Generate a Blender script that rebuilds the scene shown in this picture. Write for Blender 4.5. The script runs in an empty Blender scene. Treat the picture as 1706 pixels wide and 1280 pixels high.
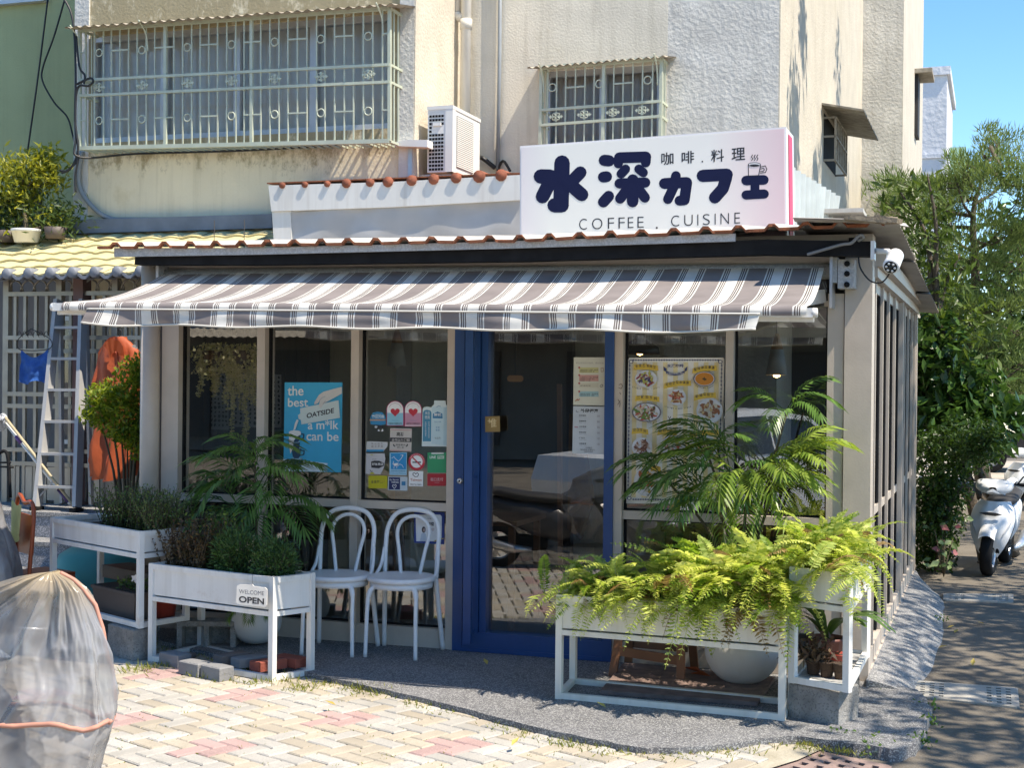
import bpy, math, random
from mathutils import Vector, Matrix, noise
random.seed(7)
R = math.radians
sc = bpy.context.scene
col = sc.collection
V = Vector
# ------------------------------------------------------------------ camera
F_ = 2380.; PSI = R(18.73); ROLL = .010; PITCH = -.0034; H = 1.7   # focal length in photo pixels, yaw, roll, pitch, eye height
cr, sr = math.cos(ROLL), math.sin(ROLL); cp, sp = math.cos(PITCH), math.sin(PITCH); cy, sy = math.cos(PSI), math.sin(PSI)
def ray(x, y):
    u = (x-853)/F_; v = -(y-640)/F_
    r = u*cr-v*sr; up = u*sr+v*cr
    f = cp-up*sp; z = sp+up*cp
    return V((r*cy-f*sy, r*sy+f*cy, z))
def oy(x, y, Y): d = ray(x, y); return V((0, 0, H))+d*(Y/d.y)
def ox(x, y, X): d = ray(x, y); return V((0, 0, H))+d*(X/d.x)
def oz(x, y, Z=0.): d = ray(x, y); return V((0, 0, H))+d*((Z-H)/d.z)
def proj(p):
    X, Y, Z = p[0], p[1], p[2]-H
    r = X*cy+Y*sy; f0 = -X*sy+Y*cy
    f = f0*cp+Z*sp; up = -f0*sp+Z*cp
    if f < .05: return (-9e3, -9e3)
    u = r/f; v = up/f
    return (853+(u*cr+v*sr)*F_, 640-(-u*sr+v*cr)*F_)
cam = bpy.data.cameras.new('camera'); co = bpy.data.objects.new('camera', cam); col.objects.link(co)
cam.sensor_width = 36; cam.lens = 36*F_/1706; cam.clip_start = .05; cam.clip_end = 2000
fw = V((-sy*cp, cy*cp, sp)); rt0 = V((cy, sy, 0)); up0 = rt0.cross(fw)
rt = rt0*cr+up0*sr; up_ = -rt0*sr+up0*cr
# picture content turned clockwise by ROLL
co.matrix_world = Matrix(((rt.x, up_.x, -fw.x, 0), (rt.y, up_.y, -fw.y, 0), (rt.z, up_.z, -fw.z, H), (0, 0, 0, 1)))
sc.camera = co
# ------------------------------------------------------------------ light
TOSUN = V((.5, -.13, .86)).normalized()
SUN, SKY, EXPO = 3.0, .12, 1.42
w = bpy.data.worlds.new('World'); sc.world = w; w.use_nodes = True
nt = w.node_tree; bg = nt.nodes['Background']; sk = nt.nodes.new('ShaderNodeTexSky')
sk.sky_type = 'NISHITA'; sk.sun_disc = False; sk.sun_elevation = math.asin(TOSUN.z); sk.sun_rotation = math.atan2(TOSUN.x, TOSUN.y)
sk.air_density = .75; sk.dust_density = 0.0; sk.ozone_density = 3.5
hs_ = nt.nodes.new('ShaderNodeHueSaturation'); hs_.inputs['Saturation'].default_value = 1.22; nt.links.new(sk.outputs[0], hs_.inputs['Color']); nt.links.new(hs_.outputs[0], bg.inputs[0]); bg.inputs[1].default_value = SKY
sl = bpy.data.lights.new('sun', 'SUN'); sl.energy = SUN; sl.angle = R(.5); sl.color = (1, .97, .93)
so = bpy.data.objects.new('sun', sl); col.objects.link(so); so.rotation_euler = (-TOSUN).to_track_quat('-Z', 'Y').to_euler(); so.location = (20, -10, 30)
vs = sc.view_settings; vs.view_transform = 'Standard'; vs.look = 'None'; vs.exposure = EXPO; vs.gamma = 1
vs.use_white_balance = True; vs.white_balance_temperature = 7600; vs.white_balance_tint = 10
# ------------------------------------------------------------------ materials
def _base(name):
    m = bpy.data.materials.new(name); m.use_nodes = True
    n = m.node_tree; return m, n, n.nodes['Principled BSDF'], n.nodes.new, n.links.new
def rgb(c, k=1.): return (min(c[0]*k, 1), min(c[1]*k, 1), min(c[2]*k, 1), 1)
def pm(name, c, rough=.6, var=.12, scale=6., bump=0., bscale=60., metal=0., c2=None, c2amt=.5, streak=None, streakamt=.5, spec=.5, speck=None, trans=0., island=0., coat=0., sz=None, world=False):
    m, n, p, N, L = _base(name)
    tc = N('ShaderNodeTexCoord'); no = N('ShaderNodeTexNoise'); no.inputs['Scale'].default_value = scale; no.inputs['Detail'].default_value = 6
    class _T: pass
    if world: gp_ = N('ShaderNodeNewGeometry'); tc = _T(); tc.outputs = {'Object': gp_.outputs['Position']}
    L(tc.outputs['Object'], no.inputs['Vector'])
    rp = N('ShaderNodeValToRGB'); rp.color_ramp.elements[0].position = .3; rp.color_ramp.elements[1].position = .7
    rp.color_ramp.elements[0].color = rgb(c, 1-var); rp.color_ramp.elements[1].color = rgb(c, 1+var)
    L(no.outputs['Fac'], rp.inputs[0]); out = rp.outputs[0]
    def mix(a, b, fac):
        x = N('ShaderNodeMixRGB'); L(a, x.inputs[1]) if hasattr(a, 'links') else None
        if hasattr(b, 'links'): L(b, x.inputs[2])
        else: x.inputs[2].default_value = rgb(b)
        L(fac, x.inputs[0]) if hasattr(fac, 'links') else setattr(x.inputs[0], 'default_value', fac)
        return x.outputs[0]
    def thr(o, lo, hi, top=1.):
        r = N('ShaderNodeMapRange'); r.inputs[1].default_value = lo; r.inputs[2].default_value = hi; r.inputs[4].default_value = top; L(o, r.inputs[0]); return r.outputs[0]
    if island:
        g = N('ShaderNodeNewGeometry'); oi = N('ShaderNodeObjectInfo')
        a = N('ShaderNodeMath'); a.operation = 'ADD'; L(g.outputs['Random Per Island'], a.inputs[0]); L(oi.outputs['Random'], a.inputs[1])
        fr = N('ShaderNodeMath'); fr.operation = 'FRACT'; L(a.outputs[0], fr.inputs[0])
        mu = N('ShaderNodeHueSaturation'); L(out, mu.inputs['Color']); r = N('ShaderNodeMapRange'); r.inputs[3].default_value = 1-island; r.inputs[4].default_value = 1+island
        L(fr.outputs[0], r.inputs[0]); L(r.outputs[0], mu.inputs['Value']); out = mu.outputs[0]
    if c2:
        n2 = N('ShaderNodeTexNoise'); n2.inputs['Scale'].default_value = scale*.6; n2.inputs['Detail'].default_value = 8; n2.inputs['Roughness'].default_value = .7
        mp0 = N('ShaderNodeMapping'); mp0.inputs['Location'].default_value = (7, 3, 1); L(tc.outputs['Object'], mp0.inputs[0]); L(mp0.outputs[0], n2.inputs['Vector'])
        out = mix(out, c2, thr(n2.outputs['Fac'], .62-.22*c2amt, .82-.2*c2amt, .85))
    if streak:
        mp = N('ShaderNodeMapping'); mp.inputs['Scale'].default_value = sz or (9, 9, .5); L(tc.outputs['Object'], mp.inputs[0])
        n3 = N('ShaderNodeTexNoise'); n3.inputs['Scale'].default_value = 1.2; n3.inputs['Detail'].default_value = 7; n3.inputs['Roughness'].default_value = .65
        L(mp.outputs[0], n3.inputs['Vector']); out = mix(out, streak, thr(n3.outputs['Fac'], .5, .8, streakamt))
    if speck:
        vo = N('ShaderNodeTexVoronoi'); vo.inputs['Scale'].default_value = speck[1]; L(tc.outputs['Object'], vo.inputs['Vector'])
        sp_ = N('ShaderNodeSeparateColor'); L(vo.outputs['Color'], sp_.inputs[0])
        out = mix(out, speck[0], thr(sp_.outputs[0], speck[2]-.04, speck[2]+.04, speck[3] if len(speck) > 3 else .9))
    L(out, p.inputs['Base Color'])
    p.inputs['Roughness'].default_value = rough; p.inputs['Metallic'].default_value = metal; p.inputs['Specular IOR Level'].default_value = spec
    if coat: p.inputs['Coat Weight'].default_value = coat; p.inputs['Coat Roughness'].default_value = .1
    if bump:
        nb = N('ShaderNodeTexNoise'); nb.inputs['Scale'].default_value = bscale; nb.inputs['Detail'].default_value = 5
        L(tc.outputs['Object'], nb.inputs['Vector']); b = N('ShaderNodeBump'); b.inputs['Strength'].default_value = min(1, bump); b.inputs['Distance'].default_value = max(.01, .6/bscale)
        L(nb.outputs['Fac'], b.inputs['Height']); L(b.outputs[0], p.inputs['Normal'])
    if trans:
        t = N('ShaderNodeBsdfTranslucent'); L(out, t.inputs[0]); x = N('ShaderNodeMixShader'); x.inputs[0].default_value = trans
        L(p.outputs[0], x.inputs[1]); L(t.outputs[0], x.inputs[2]); L(x.outputs[0], n.nodes['Material Output'].inputs[0])
    return m
def leafm(name, a, b, trans=.4, rough=.45, c=None, scale=1.2):
    m, n, p, N, L = _base(name)
    g = N('ShaderNodeNewGeometry'); oi = N('ShaderNodeObjectInfo'); s = N('ShaderNodeMath'); s.operation = 'ADD'
    L(g.outputs['Random Per Island'], s.inputs[0]); L(oi.outputs['Random'], s.inputs[1])
    fr = N('ShaderNodeMath'); fr.operation = 'FRACT'; L(s.outputs[0], fr.inputs[0])
    tc = N('ShaderNodeTexCoord'); no = N('ShaderNodeTexNoise'); no.inputs['Scale'].default_value = scale; L(tc.outputs['Object'], no.inputs['Vector'])
    av = N('ShaderNodeMath'); av.operation = 'MULTIPLY_ADD'; av.inputs[1].default_value = .6; L(fr.outputs[0], av.inputs[0])
    ml = N('ShaderNodeMath'); ml.operation = 'MULTIPLY'; ml.inputs[1].default_value = .45; L(no.outputs['Fac'], ml.inputs[0]); L(ml.outputs[0], av.inputs[2])
    rp = N('ShaderNodeValToRGB'); e = rp.color_ramp.elements; e[0].color = rgb(a); e[1].color = rgb(b); e[0].position = .15; e[1].position = .8
    if c: x = e.new(.93); x.color = rgb(c)
    L(av.outputs[0], rp.inputs[0]); L(rp.outputs[0], p.inputs['Base Color']); p.inputs['Roughness'].default_value = rough; p.inputs['Specular IOR Level'].default_value = .35
    t = N('ShaderNodeBsdfTranslucent'); hs = N('ShaderNodeHueSaturation'); hs.inputs['Value'].default_value = 1.5; hs.inputs['Saturation'].default_value = 1.1; hs.inputs['Hue'].default_value = .485
    L(rp.outputs[0], hs.inputs['Color']); L(hs.outputs[0], t.inputs[0])
    x = N('ShaderNodeMixShader'); x.inputs[0].default_value = trans; L(p.outputs[0], x.inputs[1]); L(t.outputs[0], x.inputs[2]); L(x.outputs[0], n.nodes['Material Output'].inputs[0])
    return m
def glassm(name, tint=(.8, .82, .8), refl=.11, wav=.0):
    m, n, p, N, L = _base(name); n.nodes.remove(p)
    t = N('ShaderNodeBsdfTransparent'); t.inputs[0].default_value = rgb(tint); g = N('ShaderNodeBsdfGlossy'); g.inputs['Roughness'].default_value = 0.0
    f = N('ShaderNodeFresnel'); f.inputs[0].default_value = 1.5; a = N('ShaderNodeMath'); a.operation = 'ADD'; a.inputs[1].default_value = refl-.04; L(f.outputs[0], a.inputs[0])
    x = N('ShaderNodeMixShader'); L(a.outputs[0], x.inputs[0]); L(t.outputs[0], x.inputs[1]); L(g.outputs[0], x.inputs[2]); L(x.outputs[0], n.nodes['Material Output'].inputs[0])
    if wav:
        no = N('ShaderNodeTexNoise'); no.inputs['Scale'].default_value = 2.; tc = N('ShaderNodeTexCoord'); L(tc.outputs['Object'], no.inputs['Vector'])
        b = N('ShaderNodeBump'); b.inputs['Strength'].default_value = wav; b.inputs['Distance'].default_value = .02; L(no.outputs['Fac'], b.inputs['Height']); L(b.outputs[0], g.inputs['Normal'])
    return m
def emitm(name, c, s):
    m, n, p, N, L = _base(name); p.inputs['Base Color'].default_value = rgb(c); p.inputs['Emission Color'].default_value = rgb(c); p.inputs['Emission Strength'].default_value = s; return m
_flat = {}
def flat(c, rough=.55):
    k = (tuple(round(x, 3) for x in c), rough)
    if k not in _flat: _flat[k] = pm('print_ink', c, rough, .04, 12)
    return _flat[k]
# ------------------------------------------------------------------ mesh builder
def wl(o):
    v = V((0, 0, 0))
    while o: v = v+V(o.location); o = o.parent
    return v
class MB:
    def __init__(s): s.v = []; s.f = []; s.m = []; s.mats = []; s.sm = []; s.uv = None
    def mi(s, m):
        if m not in s.mats: s.mats.append(m)
        return s.mats.index(m)
    def add(s, vs, fs, m, smooth=False):
        b = len(s.v); s.v += [tuple(v) for v in vs]; k = s.mi(m)
        for f in fs: s.f.append(tuple(i+b for i in f)); s.m.append(k); s.sm.append(smooth)
        return s
    def hexa(s, q, m): return s.add(q, [(0, 3, 2, 1), (4, 5, 6, 7), (0, 1, 5, 4), (1, 2, 6, 5), (2, 3, 7, 6), (3, 0, 4, 7)], m)
    def box(s, x0, y0, z0, x1, y1, z1, m):
        return s.hexa([(x0, y0, z0), (x1, y0, z0), (x1, y1, z0), (x0, y1, z0), (x0, y0, z1), (x1, y0, z1), (x1, y1, z1), (x0, y1, z1)], m)
    def bar(s, a, b, w, h, m, up=(0, 0, 1)):
        a = V(a); b = V(b); d = (b-a)
        if d.length < 1e-6: return s
        d.normalize(); u = V(up)
        if abs(d.dot(u)) > .97: u = V((0, 1, 0))
        x = d.cross(u).normalized()*(w/2); y = x.cross(d).normalized()*(h/2)
        return s.hexa([a-x-y, a+x-y, b+x-y, b-x-y, a-x+y, a+x+y, b+x+y, b-x+y], m)
    def tube(s, pts, r, m, n=7, cap=True, closed=False):
        pts = [V(p) for p in pts]; k = len(pts); rs = r if isinstance(r, (list, tuple)) else [r]*k
        vs = []; prev = None
        for i, p in enumerate(pts):
            d = (pts[(i+1) % k]-pts[i-1]) if closed else (pts[min(i+1, k-1)]-pts[max(i-1, 0)])
            if d.length < 1e-9: d = V((0, 0, 1))
            d.normalize()
            if prev is None: u = V((0, 0, 1)) if abs(d.z) < .9 else V((0, 1, 0)); x = d.cross(u).normalized()
            else: x = (prev-d*prev.dot(d)).normalized()
            prev = x; y = d.cross(x)
            for j in range(n): a = 2*math.pi*j/n; vs.append(p+(x*math.cos(a)+y*math.sin(a))*rs[i])
        fs = []
        for i in range(k if closed else k-1):
            for j in range(n): fs.append((i*n+j, i*n+(j+1) % n, ((i+1) % k)*n+(j+1) % n, ((i+1) % k)*n+j))
        if cap and not closed: fs += [tuple(range(n-1, -1, -1)), tuple(range((k-1)*n, k*n))]
        return s.add(vs, fs, m, True)
    def lathe(s, c, prof, m, n=16, ax='z'):
        vs = []; fs = []
        for r, z in prof:
            for j in range(n):
                a = 2*math.pi*j/n; q = (r*math.cos(a), r*math.sin(a), z)
                if ax == 'y': q = (q[0], q[2], q[1])
                if ax == 'x': q = (q[2], q[0], q[1])
                vs.append((c[0]+q[0], c[1]+q[1], c[2]+q[2]))
        for i in range(len(prof)-1):
            for j in range(n): fs.append((i*n+j, i*n+(j+1) % n, (i+1)*n+(j+1) % n, (i+1)*n+j))
        return s.add(vs, fs, m, True)
    def poly(s, pts, m): return s.add(pts, [tuple(range(len(pts)))], m)
    def prism(s, pts, d, m):
        n = len(pts); d = V(d); vs = [V(p) for p in pts]+[V(p)+d for p in pts]
        return s.add(vs, [tuple(range(n-1, -1, -1)), tuple(range(n, 2*n))]+[(i, (i+1) % n, n+(i+1) % n, n+i) for i in range(n)], m)
    def grid(s, fn, nu, nv, m, smooth=True):
        return s.add([fn(i/nu, j/nv) for j in range(nv+1) for i in range(nu+1)], [(j*(nu+1)+i, j*(nu+1)+i+1, (j+1)*(nu+1)+i+1, (j+1)*(nu+1)+i) for j in range(nv) for i in range(nu)], m, smooth)
    def leaf(s, p, d, nrm, L, W, m, fold=.0, pt=.45):
        p = V(p); d = V(d).normalized(); x = d.cross(V(nrm))
        x = x.normalized() if x.length > 1e-4 else d.orthogonal().normalized(); up = x.cross(d)
        mid = p+d*(L*pt)
        return s.add([p, mid+x*(W/2)+up*fold*W, p+d*L, mid-x*(W/2)+up*fold*W], [(0, 1, 2, 3)] if not fold else [(0, 1, 2), (0, 2, 3)], m)
    def obj(s, name, parent=None):
        me = bpy.data.meshes.new(name); o_ = wl(parent)
        me.from_pydata([(v[0]-o_.x, v[1]-o_.y, v[2]-o_.z) for v in s.v], [], s.f)
        for m in s.mats: me.materials.append(m)
        me.polygons.foreach_set('material_index', s.m); me.polygons.foreach_set('use_smooth', s.sm)
        if s.uv: 
            ul = me.uv_layers.new(name='uv')
            for lp in me.loops: ul.data[lp.index].uv = s.uv[lp.vertex_index]
        me.update()
        ob = bpy.data.objects.new(name, me); col.objects.link(ob); ob.parent = parent
        return ob
_gl = {}
def glyph(t, bold):
    k = (t, bold)
    if k not in _gl:
        c = bpy.data.curves.new('lettering', 'FONT'); c.body = t; c.offset = bold; o = bpy.data.objects.new('lettering', c); me = o.to_mesh()
        v = [(a.co.x, a.co.y) for a in me.vertices]; f = [tuple(p.vertices) for p in me.polygons]
        o.to_mesh_clear(); bpy.data.objects.remove(o); bpy.data.curves.remove(c)
        x0 = min(a[0] for a in v); x1 = max(a[0] for a in v); y0 = min(a[1] for a in v); y1 = max(a[1] for a in v)
        _gl[k] = ([((a[0]-x0)/(x1-x0), (a[1]-y0)/max(1e-6, y1-y0)) for a in v], f)
    return _gl[k]
class PL:
    """flat print measured on a wall or pane plane: zx, zy are measured positions, fn gives the plane point"""
    def __init__(s, Y, x0, y0, k): s.Y = Y; s.x0 = x0; s.y0 = y0; s.k = k; s.n = 0
    def p(s, a, off=0.): return oy(s.x0+a[0]/s.k, s.y0+a[1]/s.k, s.Y-off)
class Print(MB):
    def __init__(s, pl, start=.001, step=.00025): super().__init__(); s.pl = pl; s.o = start; s.st = step
    def nx(s): s.o += s.st; return s.o
    def P(s, pts, m, o=None):
        o = o if o is not None else s.nx(); return s.poly([s.pl.p(a, o) for a in pts], m)
    def slab(s, pts, m, th=.002):   # a sheet with real thickness, front at the present offset
        o = s.nx(); a = [s.pl.p(q, o) for q in pts]; s.prism(a, (0, th, 0), m); return s
    def rect(s, x0, y0, x1, y1, m, sl=0.): return s.P([(x0, y0), (x1, y0+sl*(x1-x0)), (x1, y1+sl*(x1-x0)), (x0, y1)], m)
    def ell(s, x, y, rx, ry, m, n=20, a0=0., a1=6.2832, rot=0.):
        c, d = math.cos(rot), math.sin(rot); q = []
        for i in range(n+(1 if a1-a0 < 6.28 else 0)):
            t = a0+(a1-a0)*i/n; u, v = rx*math.cos(t), ry*math.sin(t); q.append((x+u*c-v*d, y+u*d+v*c))
        return s.P(q, m)
    def stroke(s, pts, w, m, rnd=True):
        for a, b in zip(pts, pts[1:]):
            dx, dy = b[0]-a[0], b[1]-a[1]; l = math.hypot(dx, dy) or 1; nx, ny = -dy/l*w/2, dx/l*w/2
            s.P([(a[0]+nx, a[1]+ny), (b[0]+nx, b[1]+ny), (b[0]-nx, b[1]-ny), (a[0]-nx, a[1]-ny)], m)
        if rnd:
            for a in pts: s.ell(a[0], a[1], w/2, w/2, m, 12)
        return s
    def text(s, t, a, b, h, m, bold=0.):
        v, f = glyph(t, bold); o = s.nx()
        dx, dy = b[0]-a[0], b[1]-a[1]
        return s.add([s.pl.p((a[0]+u*dx, a[1]+u*dy-w_*h), o) for u, w_ in v], f, m)
# ------------------------------------------------------------------ objects
def thing(name, label, cat, loc=(0, 0, 0), group=None):
    o = bpy.data.objects.new(name, None); col.objects.link(o); o.location = loc; o.empty_display_size = .1
    return tag(o, label, cat, group)
def tag(o, label, cat, group=None):
    o['label'] = label; o['category'] = cat
    if group: o['group'] = group
    return o
def struct(o): o['kind'] = 'structure'; return o
def stuff(o): o['kind'] = 'stuff'; return o
def inst(me, name, parent, loc, rot=(0, 0, 0), scl=1.):
    o = bpy.data.objects.new(name, me); col.objects.link(o); o.parent = parent; o.location = V(loc)-wl(parent); o.rotation_euler = rot
    o.scale = (scl, scl, scl) if not isinstance(scl, tuple) else scl; return o
def mesh_of(mb, name):
    o = mb.obj(name); me = o.data; bpy.data.objects.remove(o); return me
def copy_tree(o, parent=None, **kw):
    c = o.copy(); col.objects.link(c); c.parent = parent
    for ch in o.children: copy_tree(ch, c)
    return c
def lerp(a, b, t): return V(a)*(1-t)+V(b)*t
def curve3(pts, n=8):
    pts = [V(p) for p in pts]; out = []
    for i in range(len(pts)-1):
        p0 = pts[max(i-1, 0)]; p1 = pts[i]; p2 = pts[i+1]; p3 = pts[min(i+2, len(pts)-1)]
        for k in range(n):
            t = k/n; out.append(.5*((2*p1)+(p2-p0)*t+(2*p0-5*p1+4*p2-p3)*t*t+(3*p1-p0-3*p2+p3)*t**3))
    return out+[pts[-1]]
rnd = random.uniform
def rdir():
    while True:
        v = V((rnd(-1, 1), rnd(-1, 1), rnd(-1, 1)))
        if .01 < v.length < 1: return v.normalized()
# colours
M = {}
M['stucco'] = pm('cream_stucco', (.73, .67, .55), .9, .10, 2.5, .32, 55, streak=(.36, .32, .24), streakamt=.5, c2=(.5, .42, .28), c2amt=.1)
M['stucco_smooth'] = pm('cream_wall_paint', (.82, .71, .50), .85, .08, 2., .25, 40, streak=(.36, .28, .13), streakamt=.4, c2=(.55, .43, .22), c2amt=.15)
M['stucco_grey'] = pm('shaded_grey_stucco', (.60, .58, .53), .95, .14, 3., .5, 32, streak=(.3, .28, .24), streakamt=.4)  # coarse stucco whose grey also paints in the shade on these wall faces
M['stucco_side'] = pm('pale_brushed_stucco', (.57, .52, .43), .9, .08, 3., .5, 40, streak=(.45, .40, .29), streakamt=.5, sz=(7, 7, .25))
M['green_wall'] = pm('green_wall_paint', (.36, .40, .21), .9, .1, 1.5, .25, 60, streak=(.2, .22, .12), streakamt=.3)
M['beige'] = pm('beige_frame_paint', (.50, .43, .36), .45, .06, 8, .08, 90, streak=(.36, .3, .24), streakamt=.2)
M['blue'] = pm('blue_door_paint', (.010, .058, .185), .38, .1, 5, .05, 40)
M['white'] = pm('white_paint', (.74, .73, .69), .5, .05, 5, .05, 60, streak=(.42, .38, .31), streakamt=.45, c2=(.40, .27, .17), c2amt=.08)
M['cream'] = pm('cream_planter_paint', (.72, .69, .60), .5, .05, 5, .05, 60, streak=(.45, .37, .25), streakamt=.45, c2=(.40, .25, .14), c2amt=.08)
M['rust'] = pm('rusted_edge', (.24, .08, .035), .85, .3, 20, .4, 80)
M['chairw'] = pm('white_plastic', (.74, .745, .745), .4, .04, 8)
M['black'] = pm('black_steel', (.014, .014, .015), .75, .3, 12, spec=.15)
M['dark'] = pm('dark_paint', (.03, .028, .027), .7, .2, 8)
M['alu'] = pm('aluminium', (.60, .60, .60), .35, .08, 10, metal=.75)
M['galv'] = pm('galvanised_sheet', (.42, .42, .41), .5, .12, 30, speck=((.6, .6, .58), 120, .6, .5), metal=.2, streak=(.25, .22, .18), streakamt=.3)
M['grille'] = pm('pale_green_grille_paint', (.48, .52, .41), .5, .08, 10, streak=(.45, .38, .25), streakamt=.3)
M['steel'] = pm('stainless_bars', (.36, .33, .285), .35, .12, 6, metal=.5)
M['granite'] = pm('pebble_terrazzo', (.115, .115, .12), .75, .25, 3, .35, 160, speck=((.36, .36, .35), 200, .72))
M['granite_side'] = pm('pale_pebble_terrazzo', (.15, .15, .155), .75, .2, 25, .35, 160, speck=((.42, .42, .40), 190, .72))
M['granite_step'] = pm('grey_granite', (.17, .18, .2), .6, .25, 60, speck=((.4, .4, .42), 140, .7))
M['lane'] = pm('worn_asphalt', (.135, .115, .088), .95, .25, 2.2, .5, 120, c2=(.15, .13, .10), c2amt=.35, speck=((.18, .165, .15), 160, .8, .5))
M['ground'] = pm('earth_ground', (.2, .18, .15), .95, .2, .6, .3, 30)
M['pvc'] = pm('pale_pvc', (.66, .63, .56), .45, .05, 5, streak=(.45, .38, .26), streakamt=.3)
M['conduit'] = pm('grey_conduit', (.24, .27, .29), .5, .1, 6)
M['wire'] = pm('black_cable', (.015, .015, .016), .5, .1, 6)
M['conc'] = pm('concrete', (.27, .26, .24), .95, .3, 9, .9, 70, c2=(.16, .15, .13), c2amt=.5, speck=((.12, .12, .11), 150, .82, .6))
M['wood'] = pm('brown_wood', (.20, .085, .04), .55, .2, 5, .1, 40, sz=(4, 4, 4))
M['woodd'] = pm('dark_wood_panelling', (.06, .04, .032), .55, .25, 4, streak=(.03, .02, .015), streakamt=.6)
M['glass'] = glassm('window_glass', (.95, .96, .95), .15, .012)
M['glass_up'] = glassm('upper_window_glass', (.97, .97, .97), .012, .03)
M['soil'] = pm('potting_soil', (.045, .03, .02), .95, .3, 30, .8, 60)
M['stem'] = pm('stem_brown', (.10, .075, .04), .8, .2, 10)
M['bark'] = pm('bark', (.10, .08, .06), .95, .3, 12, .8, 40)

def stain(m, z0, z1, c):   # grime run-off below a ledge, fixed to the wall
    n = m.node_tree; N, L = n.nodes.new, n.links.new; p = n.nodes['Principled BSDF']; src = p.inputs['Base Color'].links[0].from_socket
    tc = N('ShaderNodeTexCoord'); s = N('ShaderNodeSeparateXYZ'); L(tc.outputs['Object'], s.inputs[0])
    no = N('ShaderNodeTexNoise'); no.inputs['Scale'].default_value = 5; no.inputs['Detail'].default_value = 10; no.inputs['Roughness'].default_value = .8; mp = N('ShaderNodeMapping'); mp.inputs['Scale'].default_value = (1.6, 1.6, .9); L(tc.outputs['Object'], mp.inputs[0]); L(mp.outputs[0], no.inputs['Vector'])
    r = N('ShaderNodeMapRange'); r.inputs[1].default_value = z0; r.inputs[2].default_value = z1; r.inputs[3].default_value = -.22; r.inputs[4].default_value = .18; L(s.outputs[2], r.inputs[0])
    a = N('ShaderNodeMath'); L(r.outputs[0], a.inputs[0]); L(no.outputs[0], a.inputs[1])
    q = N('ShaderNodeMapRange'); q.inputs[1].default_value = .52; q.inputs[2].default_value = .66; q.inputs[4].default_value = .75; L(a.outputs[0], q.inputs[0])
    x = N('ShaderNodeMixRGB'); x.inputs[2].default_value = rgb(c); L(q.outputs[0], x.inputs[0]); L(src, x.inputs[1]); L(x.outputs[0], p.inputs['Base Color'])
stain(M['stucco_smooth'], 3.2, 3.72, (.27, .20, .09))
# =================================================================== GROUND
def sheet(name, pts, z, m): return struct(MB().poly([(p[0], p[1], z) for p in pts], m).obj(name))
sheet('ground', [(-400, -300), (400, -300), (400, 900), (-400, 900)], -.10, M['ground'])
sheet('lane', [(-1.6, -14), (9, -14), (9, 70), (-1.6, 70)], -.034, M['lane'])
M['road'] = pm('sunlit_concrete_road', (.42, .37, .30), .95, .15, 1.5, .3, 60)
sheet('road', [(-30, 27), (30, 27), (30, 34), (-30, 34)], -.030, M['road'])
border = [(-5.3, 8.35), (-4.95, 7.82), (-4.3, 7.52), (-3.6, 7.26), (-3.19, 7.074), (-2.615, 6.818), (-2.12, 6.556), (-1.749, 6.408), (-1.476, 6.353), (-1.2, 6.5), (-.915, 6.80), (-.70, 6.78), (-.491, 6.752), (-.383, 6.771), (-.319, 7.03), (-.301, 7.645), (-.404, 8.083), (-.64, 8.2)]
bord = []
for i, p in enumerate(curve3([(a, b, 0) for a, b in border], 5)): bord.append((p.x+rnd(-.012, .012), p.y+rnd(-.012, .012), .028))
slab = bord+[(-.64, 8.5, .028), (-5.3, 8.5, .028)]
mb = MB(); mb.prism([(p[0], p[1], -.08) for p in slab], (0, 0, .108), M['granite']); struct(mb.obj('porch_floor'))
mb = MB(); ed = [(-.36, 8.05), (-.40, 8.3), (-.356, 8.98), (-.328, 10.2), (-.353, 11.18), (-.4, 12.03), (-.60, 12.95)]
ed = curve3([(a, b, 0) for a, b in ed], 5)
mb.grid(lambda u, v: (lambda e: lerp((-.66, e.y, .065), (e.x+rnd(-.008, .008), e.y, -.036), v)+V((0, 0, .022*math.sin(v*3.14))))(ed[round(u*(len(ed)-1))]), len(ed)-1, 5, M['granite_side'])
e0_ = [V((-.66, ed[0].y, .065))+(V((ed[0].x, ed[0].y, -.036))-V((-.66, ed[0].y, .065)))*(i/5)+V((0, 0, .022*math.sin(i/5*3.14))) for i in range(6)]; mb.poly(e0_+[(e0_[-1].x, ed[0].y, -.09), (-.66, ed[0].y, -.09)], M['granite_side']); struct(mb.obj('sloped_kerb'))
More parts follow.
